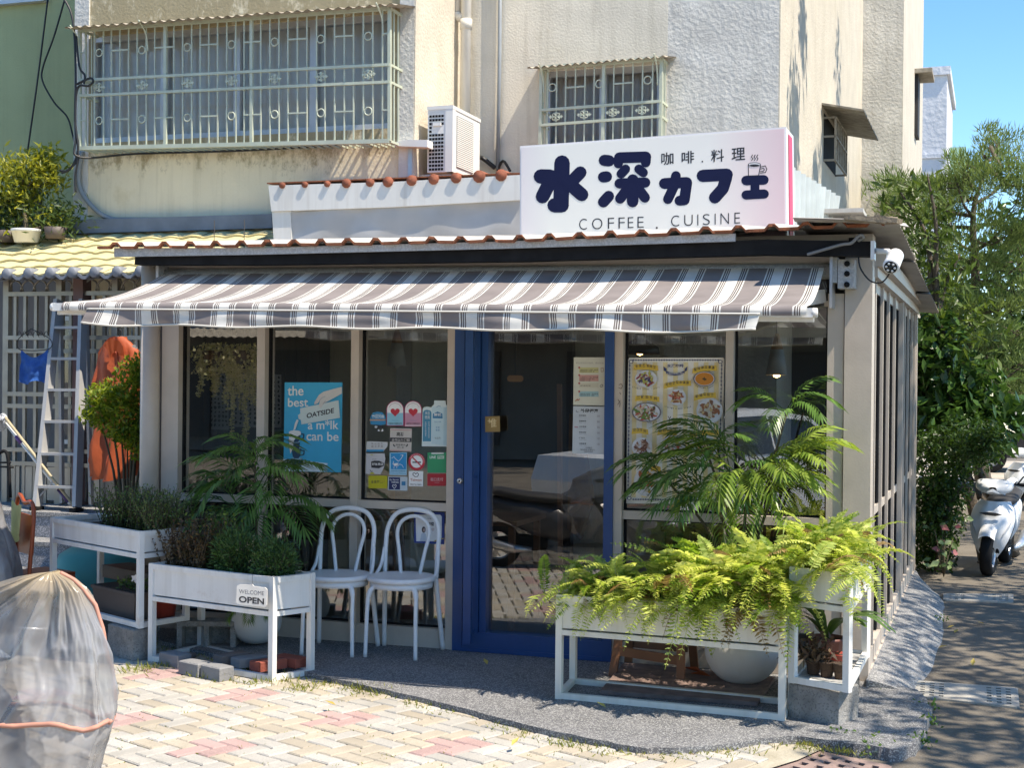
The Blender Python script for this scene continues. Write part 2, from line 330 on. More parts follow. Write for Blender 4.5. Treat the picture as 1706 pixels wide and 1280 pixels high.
# paving bricks: 90 degree herringbone
TH = R(-23); UN = .0965; OC = V((-3.268, 5.846, 0)); eu = V((math.cos(TH), math.sin(TH), 0)); ev = V((-math.sin(TH), math.cos(TH), 0))
bm_ = [pm('cream_paving_brick', (.42, .365, .285), .95, .16, 2.5, .5, 140, world=True, c2=(.25, .23, .17), c2amt=.35, speck=((.32, .28, .21), 190, .8, .5), island=.12),
       pm('pale_grey_paving_brick', (.42, .395, .35), .95, .16, 2.5, .5, 140, world=True, c2=(.25, .235, .19), c2amt=.35, speck=((.32, .31, .28), 190, .75, .6), island=.1),
       pm('pink_paving_brick', (.41, .275, .25), .95, .14, 2.5, .5, 140, world=True, c2=(.27, .19, .16), c2amt=.3, speck=((.5, .34, .31), 190, .8, .6), island=.1)]
def brickmesh(m, L, W, top=.0, hgt=.05):
    b = MB(); l, w_ = L/2, W/2; c = .006
    vs = [(-l, -w_, top-hgt), (l, -w_, top-hgt), (l, w_, top-hgt), (-l, w_, top-hgt), (-l, -w_, top-c), (l, -w_, top-c), (l, w_, top-c), (-l, w_, top-c), (-l+c, -w_+c, top), (l-c, -w_+c, top), (l-c, w_-c, top), (-l+c, w_-c, top)]
    fs = [(8, 9, 10, 11)]+[(i, (i+1) % 4, 4+(i+1) % 4, 4+i) for i in range(4)]+[(4+i, 4+(i+1) % 4, 8+(i+1) % 4, 8+i) for i in range(4)]
    return b.add(vs, fs, m)
paving = MB().poly([(-16, 1.2, -.022), (-.95, 1.2, -.022), (-.95, 6.55, -.022), (-1.6, 6.6, -.022), (-3.2, 7.4, -.022), (-5.2, 8.6, -.022), (-5.2, 10.5, -.022), (-16, 10.5, -.022)], pm('paving_joint_sand', (.045, .04, .025), 1, .3, 9, .4, 80, c2=(.05, .07, .02), c2amt=.3)).obj('brick_paving'); struct(paving)
bricks = []
for a in range(-140, 140):
    for b in range(-90, 90):
        for k in (0, 1):
            ox_, oy_ = a+2*b, a-2*b
            cx, cy_ = (ox_+1, oy_+.5) if k == 0 else (ox_+2.5, oy_)
            p = OC+(eu*(cx-1.5)+ev*(cy_-.5))*UN
            if not (-12 < p.x < -.98 and 1.25 < p.y < 10.2) or (p.x > -5.2 and p.y > 8.3): continue
            jx, jy = round(ox_/8), round(oy_/8)
            # a pinwheel of four pink bricks every eight units each way
            rx = (ox_ % 8); ry = (oy_ % 8)
            pink = (k == 0 and (rx, ry) in ((0, 0), (7, 7))) or (k == 1 and (rx, ry) in ((7, 7), (6, 6)))
            ci = 2 if pink else (1 if (a % 2) ^ (random.random() < .25) else 0)
            X, Y = proj(p); vis = -40 < X < 1330 and 1080 < Y < 1300
            bricks.append((not vis, p.length if vis else 99+p.length, p, k, ci, pink))
bricks.sort(key=lambda t: (t[0], t[1]))
bmesh3 = [mesh_of(brickmesh(m, UN*2-.009, UN-.009), 'brick') for m in bm_]
rest = MB()
for i, (nv, d, p, k, ci, pk) in enumerate(bricks):
    an = TH+(math.pi/2 if k else 0)+rnd(-.012, .012); z = rnd(-.0025, .0015)
    if i < 300: inst(bmesh3[ci], 'brick', paving, (p.x, p.y, z), (rnd(-.006, .006), rnd(-.006, .006), an))
    else:
        q = brickmesh(bm_[ci], UN*2-.009, UN-.009); c_, s_ = math.cos(an), math.sin(an)
        b0 = len(rest.v); kk = rest.mi(bm_[ci])
        for v in q.v: rest.v.append((p.x+v[0]*c_-v[1]*s_, p.y+v[0]*s_+v[1]*c_, z+v[2]))
        for f in q.f[:1]+q.f[5:]: rest.f.append(tuple(j+b0 for j in f)); rest.m.append(kk); rest.sm.append(False)
stuff(rest.obj('brick', paving))
print('bricks', len(bricks))
sheet('street', [(-40, -13), (-1.6, -13), (-1.6, 1.2), (-40, 1.2)], -.038, M['lane']); sheet('red_kerb_line', [(-16, 1.12), (-1.0, 1.12), (-1.0, 1.22), (-16, 1.22)], -.018, flat((.4, .06, .05)))
# drain grates in the lane
def grate(label, q, nx, ny, m, holes, name='drain_grate'):
    q = [V(a) for a in q]; c = sum(q, V())/4
    t = thing(name, label, 'drain cover', (c.x, c.y, -.034)); z1 = V((0, 0, .012))
    mb = MB(); f = MB(); nu = nx*2+1; nvv = ny*2+1
    def pt(u, v): return lerp(lerp(q[0], q[1], u), lerp(q[3], q[2], u), v)
    for i in range(nu):
        for j in range(nvv):
            u0, u1, v0, v1 = i/nu, (i+1)/nu, j/nvv, (j+1)/nvv
            hole = i % 2 == 1 and j % 2 == 1 and holes(i//2, j//2)
            a = [pt(u0, v0), pt(u1, v0), pt(u1, v1), pt(u0, v1)]
            if hole: f.poly([p+V((0, 0, .003)) for p in a], M['black'])
            else: mb.hexa([p+V((0, 0, .002)) for p in a]+[p+z1 for p in a], m)
    mb.obj('cover', t); f.obj('slot', t)
    e = MB()
    for i in range(4): e.bar(q[i]+V((0, 0, .004)), q[(i+1) % 4]+V((0, 0, .004)), .03, .014, m)
    e.obj('rim', t)
mg = pm('pale_concrete_grate', (.36, .34, .30), .9, .15, 8, .4, 90)
grate('pale slotted drain cover in the lane, nearest beside the sloped kerb', [(-.422, 8.575, -.034), (.118, 8.581, -.034), (.121, 8.091, -.034), (-.408, 8.179, -.034)], 10, 6, mg, lambda i, j: not 3 <= i <= 6)
grate('pale concrete drain cover farther up the lane, in front of the white scooter', [(-.378, 12.222, -.034), (.135, 12.399, -.034), (.13, 11.958, -.034), (-.367, 11.884, -.034)], 10, 4, mg, lambda i, j: not 3 <= i <= 6)
g0 = oz(1340, 1252, -.034); g1 = oz(1480, 1281, -.034); g2 = oz(1440, 1330, -.034); g3 = oz(1230, 1292, -.034)
grate('rusty pink drain cover with square holes at the lower edge, before the terrazzo corner', [g0, g1, g2+V((0, -.1, 0)), g3], 6, 6, pm('pinkish_iron_grate', (.27, .19, .165), .8, .2, 10, .3, 60), lambda i, j: True)
# patched concrete strip between the terrazzo and the lane
sheet('concrete_patch', [oz(1100, 1250)[:2], oz(1215, 1238)[:2], oz(1310, 1232)[:2], oz(1370, 1244)[:2], oz(1330, 1262)[:2], oz(1240, 1290)[:2], (-1.0, 6.1), (-1.35, 6.25)], -.012, pm('cement_patch', (.40, .36, .28), .95, .2, 5, .6, 60, c2=(.25, .22, .15), c2amt=.4))
# grass and weeds at the edges
gm = leafm('grass_blade', (.10, .14, .02), (.30, .30, .07), .35)
mb = MB()
def tuft(x, y, z, n, h, sp=.05):
    for _ in range(n):
        p = V((x+random.gauss(0, sp), y+random.gauss(0, sp), z)); d = V((rnd(-.7, .7), rnd(-.7, .7), rnd(.3, 1)))
        mb.leaf(p, d, rdir(), h*rnd(.5, 1.2), .006, gm)
for i, p in enumerate(bord[:60]):
    for _ in range(3):
        if random.random() < .45: tuft(p[0]+rnd(-.05, .05)-.02, p[1]-.03+rnd(-.04, .03), -.01, 22, .035)
for p in [(230, 1118), (265, 1112), (330, 1122), (350, 1128), (395, 1120), (370, 1132), (430, 1138), (467, 1135), (600, 1150), (500, 1150), (640, 1156)]:
    q = oz(*p, 0); tuft(q.x, q.y, -.01, 60, .06, .045)
for i in range(160):   # dry tufts in the joints
    q = oz(rnd(190, 1000), rnd(1120, 1280), 0)
    if q.x < -1.1: tuft(q.x, q.y, -.012, 6, .022, .02)
stuff(mb.obj('grass_tufts')); 
mb = MB(); wm = leafm('weed_leaf', (.05, .11, .02), (.14, .24, .05), .3)
for p, n in [((1466, 1152), 120), ((1400, 1228), 60), ((1462, 1238), 40), ((1450, 1250), 50), ((1532, 1236), 60), ((1545, 1205), 40), ((1550, 1180), 30), ((1570, 1034), 25), ((1462, 1105), 30), ((1487, 1098), 30)]:
    q = oz(*p, 0)
    for _ in range(n):
        a = V((q.x+random.gauss(0, .028), q.y+random.gauss(0, .028), rnd(-.02, .035))); mb.leaf(a, rdir()+V((0, 0, .6)), rdir(), .022, .014, wm)
stuff(mb.obj('weed_clumps'))
lf = MB(); ym = leafm('fallen_leaf', (.35, .25, .05), (.55, .45, .12), .2)
for p in [(852, 1243), (812, 1108), (1085, 1150), (1590, 1055), (1578, 1047), (1563, 1080), (560, 1176), (1010, 1180), (1620, 1110), (1640, 1040)]:
    q = oz(*p, .034 if p[0] < 1500 else -.03); lf.leaf(q, V((rnd(-1, 1), rnd(-1, 1), .25)), (0, 0, 1), .07, .03, ym, .15)
stuff(lf.obj('fallen_leaves'))

# =================================================================== CAFE PAVILION
F = 8.25; XL, XR = -5.36, -.66; ZB = .03
cafe = thing('cafe_pavilion', 'single storey glazed corner cafe with beige frames, blue door and a corrugated roof', 'cafe', (-3, F, 0))
B = M['beige']
def fx(px, y=640): return oy(px, y, F).x
mul = {}
mb = MB(); mb.tube([(-5.30, 8.18, .02), (-5.30, 8.18, 2.44)], .064, B, 20); mb.obj('round_post', cafe)
MB().box(-5.225, 8.2, .03, -5.10, 8.34, 2.43, B).obj('mullion', cafe)
for a, b in ((434, 447), (590, 603), (750, 763), (1027, 1041), (1211, 1224)):
    x0, x1 = fx(a), fx(b); mul[a] = (x0, x1)
    MB().box(x0, 8.2, .03, x1, 8.33, 2.43, B).obj('mullion', cafe)
MB().box(-.905, 8.205, .03, -.815, 8.30, 2.2, B).box(-.925, 8.2, 2.13, -.817, 8.31, 2.16, B).obj('mullion', cafe)
pm_ = MB(); pm_.box(-.81, 8.19, -.03, XR, 8.36, 2.45, B); pm_.obj('corner_post', cafe)
bays = [(-5.10, mul[434][0]), (mul[434][1], mul[590][0]), (mul[590][1], mul[750][0]), (mul[1027][1], mul[1211][0]), (mul[1211][1], -.905)]
ZR0, ZR1 = .878, .928
for i, (a, b) in enumerate(bays):
    MB().box(a, 8.215, ZR0, b, 8.315, ZR1, B).obj('rail', cafe)
    MB().box(a, 8.21, .03, b, 8.32, .135, B).box(a, 8.214, .135, b, 8.316, .15, B).obj('sill', cafe)
    MB().box(a, 8.215, 2.36, b, 8.315, 2.43, B).obj('rail', cafe)
    MB().box(a, 8.268, .15, b, 8.272, ZR0, M['glass']).obj('window_pane', cafe)
    MB().box(a, 8.268, ZR1, b, 8.272, 2.36, M['glass']).obj('window_pane', cafe)
    g = MB()
    for z0, z1 in ((.15, ZR0), (ZR1, 2.36)):   # black gaskets round the panes
        g.box(a, 8.255, z0, a+.012, 8.285, z1, M['black']); g.box(b-.012, 8.255, z0, b, 8.285, z1, M['black']); g.box(a+.012, 8.256, z0, b-.012, 8.284, z0+.01, M['black']); g.box(a+.012, 8.256, z1-.01, b-.012, 8.284, z1, M['black'])
    g.obj('dark_pane_edge', cafe)
# door
door = bpy.data.objects.new('door', None); col.objects.link(door); door.parent = cafe; door.location = V((-2.65, F, 0))-wl(cafe)
bl = M['blue']; x0, x1, x2, x3, x4, x5 = fx(763), fx(779), fx(793.5), fx(817), fx(1011.5), fx(1027)
MB().box(x0, 8.19, .03, x1, 8.32, 2.4, bl).box(x4, 8.19, .03, x5, 8.32, 2.4, bl).box(x1, 8.19, 2.3, x4, 8.32, 2.4, bl).obj('door_frame', door)
MB().box(x2, 8.195, .15, x2+.045, 8.30, 2.3, bl).box(x2+.049, 8.205, .15, x3, 8.30, 2.3, bl).obj('stile', door)
MB().box(x1, 8.195, .03, x4, 8.31, .15, bl).box(x1, 8.188, .03, x4, 8.20, .055, bl).obj('bottom_rail', door)
MB().box(x1, 8.262, .15, x2, 8.266, 2.3, M['glass']).box(x3, 8.262, .15, x4, 8.266, 2.3, M['glass']).obj('pane', door)
hx = fx(797); mb = MB(); mb.bar((hx, 8.10, .10), (hx, 8.10, 2.1), .05, .035, bl)
for z in (.16, 1.1, 2.0): mb.bar((hx, 8.10, z), (hx, 8.2, z), .02, .02, bl)
mb.obj('pull_handle', door)
lk = oy(766.6, 801.7, 8.19); MB().lathe(lk, [(0, -.014), (.016, -.014), (.019, -.006), (.019, .002)], M['alu'], 16, 'y').lathe(lk, [(0, -.016), (.006, -.016), (.006, -.012)], M['black'], 8, 'y').obj('lock', door)
pl = PL(8.19, 740, 530, 3.46); pp = Print(pl)
brz = pm('brass_plate', (.35, .24, .10), .4, .1, 8, metal=.7)
pp.slab([(236, 568), (319, 566), (321, 656), (237, 658)], brz, .006); pp.text('推', (250, 632), (302, 631), 52, pm('bright_brass', (.7, .55, .3), .4, .05), .01); pp.obj('push_plate', door)
# eaves: fascia, black beam, cable, headers
mb = MB()
def strip(mb, pts_top, pts_bot, Y, th, m):
    for i in range(len(pts_top)-1):
        a, b = oy(*pts_top[i], Y), oy(*pts_top[i+1], Y); c, d = oy(*pts_bot[i+1], Y), oy(*pts_bot[i], Y); y = V((0, th, 0))
        mb.hexa([d, c, c+y, d+y, a, b, b+y, a+y], m)
strip(mb, [(190, 413), (430, 413), (840, 402), (1225, 389)], [(190, 428), (430, 424), (840, 414), (1225, 402)], 7.90, .02, M['galv']); mb.obj('fascia', cafe)
mb = MB(); strip(mb, [(225, 427), (430, 421), (860, 412), (1276, 399), (1452, 402)], [(224, 441), (430, 441), (860, 435), (1276, 424), (1452, 427)], 7.95, .10, M['black']); mb.obj('eave_beam', cafe)
MB().box(XL, 8.17, 2.455, XR, 8.35, 2.53, B).box(-5.1, 8.18, 2.36, -.86, 8.2, 2.454, B).obj('header', cafe)
for X in (-5.2, -4.3, -3.2, -2.1, -1.25, -.75): MB().box(X-.03, 8.06, 2.455, X+.03, 8.168, 2.50, M['black']).obj('rafter', cafe)
# roof: corrugated steel, ribs run up the slope
rf = MB(); mt = pm('corrugated_roof_sheet', (.50, .48, .44), .55, .1, 4, streak=(.3, .2, .13), streakamt=.5)
def zroof(x):
    t = [(-5.49, 2.512), (-4.5, 2.506), (-2.68, 2.498), (-1.08, 2.528), (-.50, 2.545)]
    for a, b in zip(t, t[1:]):
        if x <= b[0]: return a[1]+(b[1]-a[1])*(x-a[0])/(b[0]-a[0])
    return t[-1][1]
prof = []; x = -5.49
while x < -.56:
    for dx, dz in ((0, 0), (.09, 0), (.115, .026), (.145, .026), (.17, 0)): prof.append((x+dx, dz))
    x += .182
prof = [p for p in prof if p[0] < -.53]; n = len(prof); vs = []
for th in (0, -.004):
    for p in prof: vs.append((p[0], 7.86+rnd(-.008, .008), zroof(p[0])+p[1]+.015+th+rnd(-.002, .002)))
    for p in prof: vs.append((p[0], 10.35, zroof(p[0])+p[1]+.25+th))
fs = []
for i in range(n-1): fs += [(i, i+1, n+i+1, n+i), (2*n+i, 3*n+i, 3*n+i+1, 2*n+i+1)]
rf.add(vs, fs, mt); rf.add([vs[i] for i in range(n)]+[vs[2*n+i] for i in range(n)], [(i, n+i, n+i+1, i+1) for i in range(n-1)], M['rust'])
for i in range(n-1):
    a, b = V(vs[i]), V(vs[i+1]); rf.hexa([a+V((0, -.004, -.016)), b+V((0, -.004, -.016)), b+V((0, .03, -.016)), a+V((0, .03, -.016)), a+V((0, -.004, -.0005)), b+V((0, -.004, -.0005)), b+V((0, .03, -.0005)), a+V((0, .03, -.0005))], M['rust'])
rf.obj('roof', cafe)
# back roof behind, out of sight over the rear half, and the eave strip along the lane side
mb = MB(); mb.hexa([(-5.4, 10.3, 2.9), (-.9, 10.3, 2.9), (-.9, 12.95, 2.75), (-5.4, 12.95, 2.75), (-5.4, 10.3, 2.93), (-.9, 10.3, 2.93), (-.9, 12.95, 2.78), (-5.4, 12.95, 2.78)], mt); mb.obj('roof', cafe)
me_ = pm('grey_eave_sheet', (.36, .34, .31), .6, .15, 6, streak=(.2, .16, .12), streakamt=.5)
for (y0, y1, x_out, dz) in ((7.74, 9.6, -.50, .03), (9.45, 11.6, -.50, .0), (11.45, 13.25, -.49, -.03)):
    mb = MB(); nn = int((y1-y0)/.06)
    for u0, u1, th in ((0, 1, 0), (0, 1, -.004)):
        mb.grid(lambda u, v: (lambda Y: (-1.05+(x_out+1.05)*v, Y, 2.565+dz*.6-(Y-7.7)*.034-.03*v+th+(.012 if int(round(u*nn)) % 2 else 0)))(y0+(y1-y0)*u), nn, 2, me_, False)
    mb.obj('eave_sheet', cafe)
mb = MB()
for i in range(14): mb.bar((-.53+rnd(-.05, .05), 7.75, 2.55), (-.62+rnd(-.2, .1), 7.8+rnd(-.05, .1), 2.575), .07, .025, pm('dead_leaf_litter', (.25, .2, .14), 1, .3, 20, .5) if i == 0 else mb.mats[0])
mb.obj('leaf_litter', cafe)
# side wall on the lane
ys = [8.36, 8.647, 9.221, 9.759, 10.362, 10.971, 11.495, 11.985, 12.518, 12.95]
for i, y in enumerate(ys[1:]):
    MB().box(-.76, y-.038, .07, -.672 if i != 4 else -.655, y+.0, 2.30, B).obj('mullion', cafe)
prev = 8.36
for y in ys[1:]:
    MB().box(-.75, prev, .90, -.69, y-.045, .95, B).obj('rail', cafe); MB().box(-.74, prev, .07, -.667, y-.045, .16, B).box(-.74, prev, .03, -.655, y-.045, .07, B).obj('sill', cafe)
    MB().box(-.708, prev, .16, -.704, y-.045, .90, M['glass']).box(-.708, prev, .95, -.704, y-.045, 2.24, M['glass']).obj('window_pane', cafe); MB().box(-.703, y-.10, .165, -.690, y-.039, .895, M['black']).box(-.703, y-.10, .955, -.690, y-.039, 2.235, M['black']).obj('dark_pane_edge', cafe); prev = y  # black strips added to imitate the dark reflection in these panes
MB().box(-.78, 8.36, 2.302, -.645, 12.97, 2.36, B).box(-.77, 8.36, 2.24, -.69, 12.90, 2.30, B).box(-.80, 8.36, 2.362, -.60, 12.99, 2.44, B).obj('header', cafe)
MB().box(-.85, 12.951, 0, -.66, 13.05, 2.3, B).obj('corner_post', cafe)
# interior shell
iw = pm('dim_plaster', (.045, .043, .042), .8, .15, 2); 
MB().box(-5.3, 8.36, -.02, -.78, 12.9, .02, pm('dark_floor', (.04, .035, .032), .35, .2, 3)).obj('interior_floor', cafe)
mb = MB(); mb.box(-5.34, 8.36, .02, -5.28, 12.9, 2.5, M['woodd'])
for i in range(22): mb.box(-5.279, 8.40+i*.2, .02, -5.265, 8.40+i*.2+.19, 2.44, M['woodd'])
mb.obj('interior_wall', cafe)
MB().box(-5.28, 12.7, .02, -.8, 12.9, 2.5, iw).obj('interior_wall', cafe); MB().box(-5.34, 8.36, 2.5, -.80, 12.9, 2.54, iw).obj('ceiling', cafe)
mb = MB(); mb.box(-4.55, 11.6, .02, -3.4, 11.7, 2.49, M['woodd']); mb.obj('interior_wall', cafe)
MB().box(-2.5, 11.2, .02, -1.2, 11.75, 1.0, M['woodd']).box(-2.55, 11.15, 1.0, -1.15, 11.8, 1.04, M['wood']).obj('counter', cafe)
# =================================================================== AWNING
def awning_mat():
    m, n, p, N, L = _base('striped_awning_fabric')
    uv = N('ShaderNodeUVMap'); s = N('ShaderNodeSeparateXYZ'); L(uv.outputs[0], s.inputs[0]); fr = N('ShaderNodeMath'); fr.operation = 'FRACT'; L(s.outputs[0], fr.inputs[0])
    rp = N('ShaderNodeValToRGB'); rp.color_ramp.interpolation = 'CONSTANT'; e = rp.color_ramp.elements
    T, W, D = (.30, .265, .255, 1), (.86, .84, .78, 1), (.17, .14, .135, 1)
    st = [(0, T), (.50, W), (.525, D), (.548, W), (.562, D), (.582, W), (.595, D), (.613, W), (.80, D), (.818, W), (.831, D), (.851, W), (.865, D), (.888, W), (.915, T)]
    e[0].position = 0; e[0].color = T; e[1].position = .5; e[1].color = W
    st = [(a if a == 0 else .40+(a-.5)*1.398, c) for a, c in st]; e[1].position = .40
    for a, c in st[2:]: x = e.new(a); x.color = c
    L(fr.outputs[0], rp.inputs[0])
    tc = N('ShaderNodeTexCoord'); no = N('ShaderNodeTexNoise'); no.inputs['Scale'].default_value = 5; no.inputs['Detail'].default_value = 8; L(tc.outputs['Object'], no.inputs['Vector'])
    hs = N('ShaderNodeHueSaturation'); mr = N('ShaderNodeMapRange'); mr.inputs[1].default_value = .3; mr.inputs[2].default_value = .75; mr.inputs[3].default_value = 1.12; mr.inputs[4].default_value = .80; L(no.outputs[0], mr.inputs[0])
    L(rp.outputs[0], hs.inputs['Color']); L(mr.outputs[0], hs.inputs['Value'])
    L(hs.outputs[0], p.inputs['Base Color']); p.inputs['Roughness'].default_value = .9; p.inputs['Specular IOR Level'].default_value = .1
    t = N('ShaderNodeBsdfTranslucent'); L(hs.outputs[0], t.inputs[0]); x = N('ShaderNodeMixShader'); x.inputs[0].default_value = .30
    L(p.outputs[0], x.inputs[1]); L(t.outputs[0], x.inputs[2]); L(x.outputs[0], n.nodes['Material Output'].inputs[0]); return m
AM = awning_mat(); YA = 6.95
aw = thing('awning', 'taupe and white striped retractable awning over the cafe front', 'awning', (-3, 8.1, 2.3))
bL, bR, fL, fR = oy(272, 457, 8.12), oy(1373, 446, 8.12), oy(108, 503, YA), oy(1345, 510, YA)
PER = .243
def uvof(u): return (u*(fR.x-fL.x)/PER)+.35
mb = MB(); NU, NV = 160, 14; mb.uv = []
def aw_pt(u, v):
    a = lerp(bL, bR, u); b = lerp(fL, fR, u); p = lerp(a, b, v)
    p.z += -.055*math.sin(math.pi*v)-.012*math.sin(math.pi*u)*math.sin(math.pi*v)+.006*math.sin(u*26+v*3)*v*(1-v)*4+.004*noise.noise(V((u*14, v*3, 1)))
    return p
mb.grid(aw_pt, NU, NV, AM); mb.uv += [(uvof(i/NU), j/NV) for j in range(NV+1) for i in range(NU+1)]
# fabric rolls over the front bar
b0 = len(mb.v)
mb.grid(lambda u, v: lerp(fL, fR, u)+V((0, -.032*math.sin(v*2.2), -.03+.03*math.cos(v*2.2))), NU, 6, AM); mb.uv += [(uvof(i/NU), 1) for j in range(7) for i in range(NU+1)]
mb.obj('canopy', aw)
va0, va1 = (oy(152, 508, YA).x-fL.x)/(fR.x-fL.x), (oy(1268, 512, YA).x-fL.x)/(fR.x-fL.x)
mb = MB(); mb.uv = []
def val(u, v):
    U = va0+(va1-va0)*u; p = lerp(fL, fR, U); ed = max(0, 1-u*18)+max(0, 1-(1-u)*18)
    wv = (.016*math.sin(u*23+2.1*math.sin(u*9))+.02*noise.noise(V((u*17, 2, v*1.5))))*v
    return V((p.x+.02*v*(-max(0, 1-u*10))-.015*v*max(0, 1-(1-u)*9)*1, p.y-.038-wv-.03*v*max(0, 1-u*14)-.045*v*max(0, 1-(1-u)*14), p.z-.045-.082*v-.006*math.sin(u*31)*v+.012*ed*v))
mb.grid(val, 200, 8, AM); mb.uv += [(uvof(va0+(va1-va0)*i/200)+.02, 0) for j in range(9) for i in range(201)]
mb.obj('valance', aw)
mb = MB(); mb.tube([val(i/200, 1)+V((0, -.002, -.004)) for i in range(201)], .006, flat((.6, .57, .5)), 5); mb.tube([val(i/200, 0)+V((0, -.004, .004)) for i in range(201)], .005, flat((.66, .63, .56)), 5); mb.obj('hem', aw)
fb0, fb1 = oy(92, 503, YA+.01), oy(1355, 511, YA+.01)
mb = MB(); mb.bar(fb0+V((0, 0, -.030)), fb1+V((0, 0, -.030)), .05, .045, M['white']); mb.bar(fb0+V((0, .03, -.062)), fb1+V((0, .03, -.062)), .02, .022, M['white']); mb.obj('front_bar', aw)
mb = MB()
for p, s in ((fb0, -1), (fb1, 1)): mb.lathe((p.x, p.y-.002, p.z-.030), [(0, -.012*s), (.022, -.008*s), (.025, .0), (.023, .02*s), (0, .02*s)], M['white'], 16, 'x')
mb.obj('end_cap', aw)
rl0, rl1 = oy(278, 452, 8.16), oy(1392, 443, 8.16)
MB().tube([rl0+V((0, 0, -.03)), rl1+V((0, 0, -.03))], .045, M['galv'], 14).obj('roller', aw)
for s in (0, 1):
    e = lerp(rl0, rl1, .985 if s else .03); k = lerp(fL, fR, .80 if s else .2)
    el = V((e.x+(-.55 if s else .55), 7.55, e.z-.31)); mb = MB()
    mb.bar(e+V((0, -.02, -.17)), el, .045, .075, M['white']); mb.bar(el, k+V((0, .05, -.09)), .035, .045, M['white']); mb.lathe(el, [(0, -.035), (.03, -.035), (.03, .035), (0, .035)], M['alu'], 12); mb.obj('folding_arm', aw)
bk = oy(1409, 455, 8.14)
mb = MB(); mb.box(bk.x-.035, 8.06, bk.z-.09, bk.x+.055, 8.185, bk.z+.07, M['galv']); mb.box(bk.x-.075, 8.02, bk.z-.20, bk.x-.06, 8.18, bk.z+.09, M['alu'])
for dz in (-.06, -.0, .055): mb.lathe((bk.x+.015, 8.055, bk.z+dz-.01), [(0, -.008), (.016, -.008), (.016, .006)], M['black'], 8, 'y')
mb.obj('wall_bracket', aw)
for s in (0, 1):
    e = lerp(rl0, rl1, s); MB().box(e.x-.02+s*.0, 8.06, e.z-.1, e.x+.0+s*.02, 8.185, e.z+.04, M['galv']).obj('bracket', aw)

# =================================================================== APARTMENT BUILDING
apt = thing('apartment_building', 'cream stuccoed apartment block with barred windows rising behind the cafe', 'building', (-4, 12, 0))
Y1, Y2 = 10.8, 11.8
SM, ST, SG, SS = M['stucco_smooth'], M['stucco'], M['stucco_grey'], M['stucco_side']
xa = oy(127, 300, Y1).x; xb = oy(666, 200, Y1).x; xc = oy(690, 200, Y1).x
XC = oy(1299, 150, Y2).x; Y3 = ox(1436, 200, XC).y; XD = oy(1504, 200, Y3).x; Y4 = ox(1537, 200, XD).y
TOP = 9.5
def holed(mb, x0, x1, z0, z1, y, th, h, m):   # wall with one opening h=(x0,x1,z0,z1)
    a, b, c, d = h
    mb.box(x0, y, z0, x1, y+th, c, m).box(x0, y, d, x1, y+th, z1, m).box(x0, y, c, a, y+th, d, m).box(b, y, c, x1, y+th, d, m)
h1 = (oy(150, 130, Y1).x, oy(650, 130, Y1).x, oy(400, 226, Y1).z, oy(400, 40, Y1).z)
mb = MB(); holed(mb, xa, xb, 0, 5.4, Y1, .18, h1, SM); mb.box(xa, Y1+.001, 5.4, xb, Y1+.18, TOP, ST); mb.obj('wall', apt)
MB().box(xb, Y1-.02, 0, xc, Y2+.2, TOP, SG).obj('pier', apt)
MB().box(xa-.02, Y1-.015, 0, xa+.13, Y1+.3, TOP, SG).obj('pier', apt)
# return face of the pier, lit by the sun
MB().box(xc, Y1-.018, 0, xc+.012, Y2, TOP, SS).obj('wall', apt)
h2 = (oy(908, 200, Y2).x, oy(1098, 200, Y2).x, 2.95, oy(1000, 112, Y2).z)
mb = MB(); xg = oy(1112, 100, Y2).x; holed(mb, xc+.012, xg, 0, TOP, Y2, .2, h2, ST); mb.obj('wall', apt); MB().box(xg, Y2+.001, 0, XC-.01, Y2+.2, TOP, SG).obj('wall', apt)
MB().box(XC-.3, Y2+.002, 0, XC, Y3, TOP, SS).obj('wall', apt)
MB().box(XC-.35, Y3, 0, XD-.005, Y3+.4, TOP, SG).obj('wall', apt); MB().box(XD-.3, Y3+.002, 0, XD, Y4, TOP, SS).obj('wall', apt)
MB().box(XD-6, Y4-.3, 0, XD-.01, Y4, TOP, SG).obj('wall', apt)
MB().box(xa, Y2+2.5, 0, XC-.3, Y2+2.6, TOP, iw).box(xa, Y1+.2, TOP-.1, XC-.31, Y2+2.5, TOP-.01, iw).obj('inner_wall', apt)
# windows with curtains
cur = pm('grey_curtain', (.80, .76, .67), .9, .06, 3, trans=.2); curd = pm('brown_curtain', (.50, .45, .40), .9, .1, 3); al = pm('anodised_frame', (.52, .54, .56), .4, .06, 8, metal=.4)
def window(h, y, parts, cmat):
    x0, x1, z0, z1 = h; f = MB()
    f.box(x0, y+.04, z0, x1, y+.12, z0+.05, al).box(x0, y+.04, z1-.05, x1, y+.12, z1, al)
    zt = z0+.05; zs = z1-.05
    for t in parts: xm = x0+(x1-x0)*t; f.box(max(x0, xm-.03), y+.041, zt, min(x1, xm+.03), y+.119, zs, al)
    fo = f.obj('window_frame', apt)
    for a, b in zip(parts, parts[1:]): MB().box(x0+(x1-x0)*a+.03, y+.078, zt, x0+(x1-x0)*b-.03, y+.082, zs, M['glass_up']).obj('pane', fo)
    MB().grid(lambda u, v: (x0+(x1-x0)*u, y+.15+.014*math.sin(u*(x1-x0)*34+2*math.sin(u*19))+.004*math.sin(u*140), z0+(z1-z0)*v), 150, 1, cmat).obj('curtain', fo)
window(h1, Y1, [0, .25, .5, .75, 1], cur); window(h2, Y2, [0, .5, 1], curd)
MB().box(h2[0], Y2+.03, h2[2], h2[1], Y2+.14, oy(1000, 236, Y2).z, al).obj('window_panel', apt)
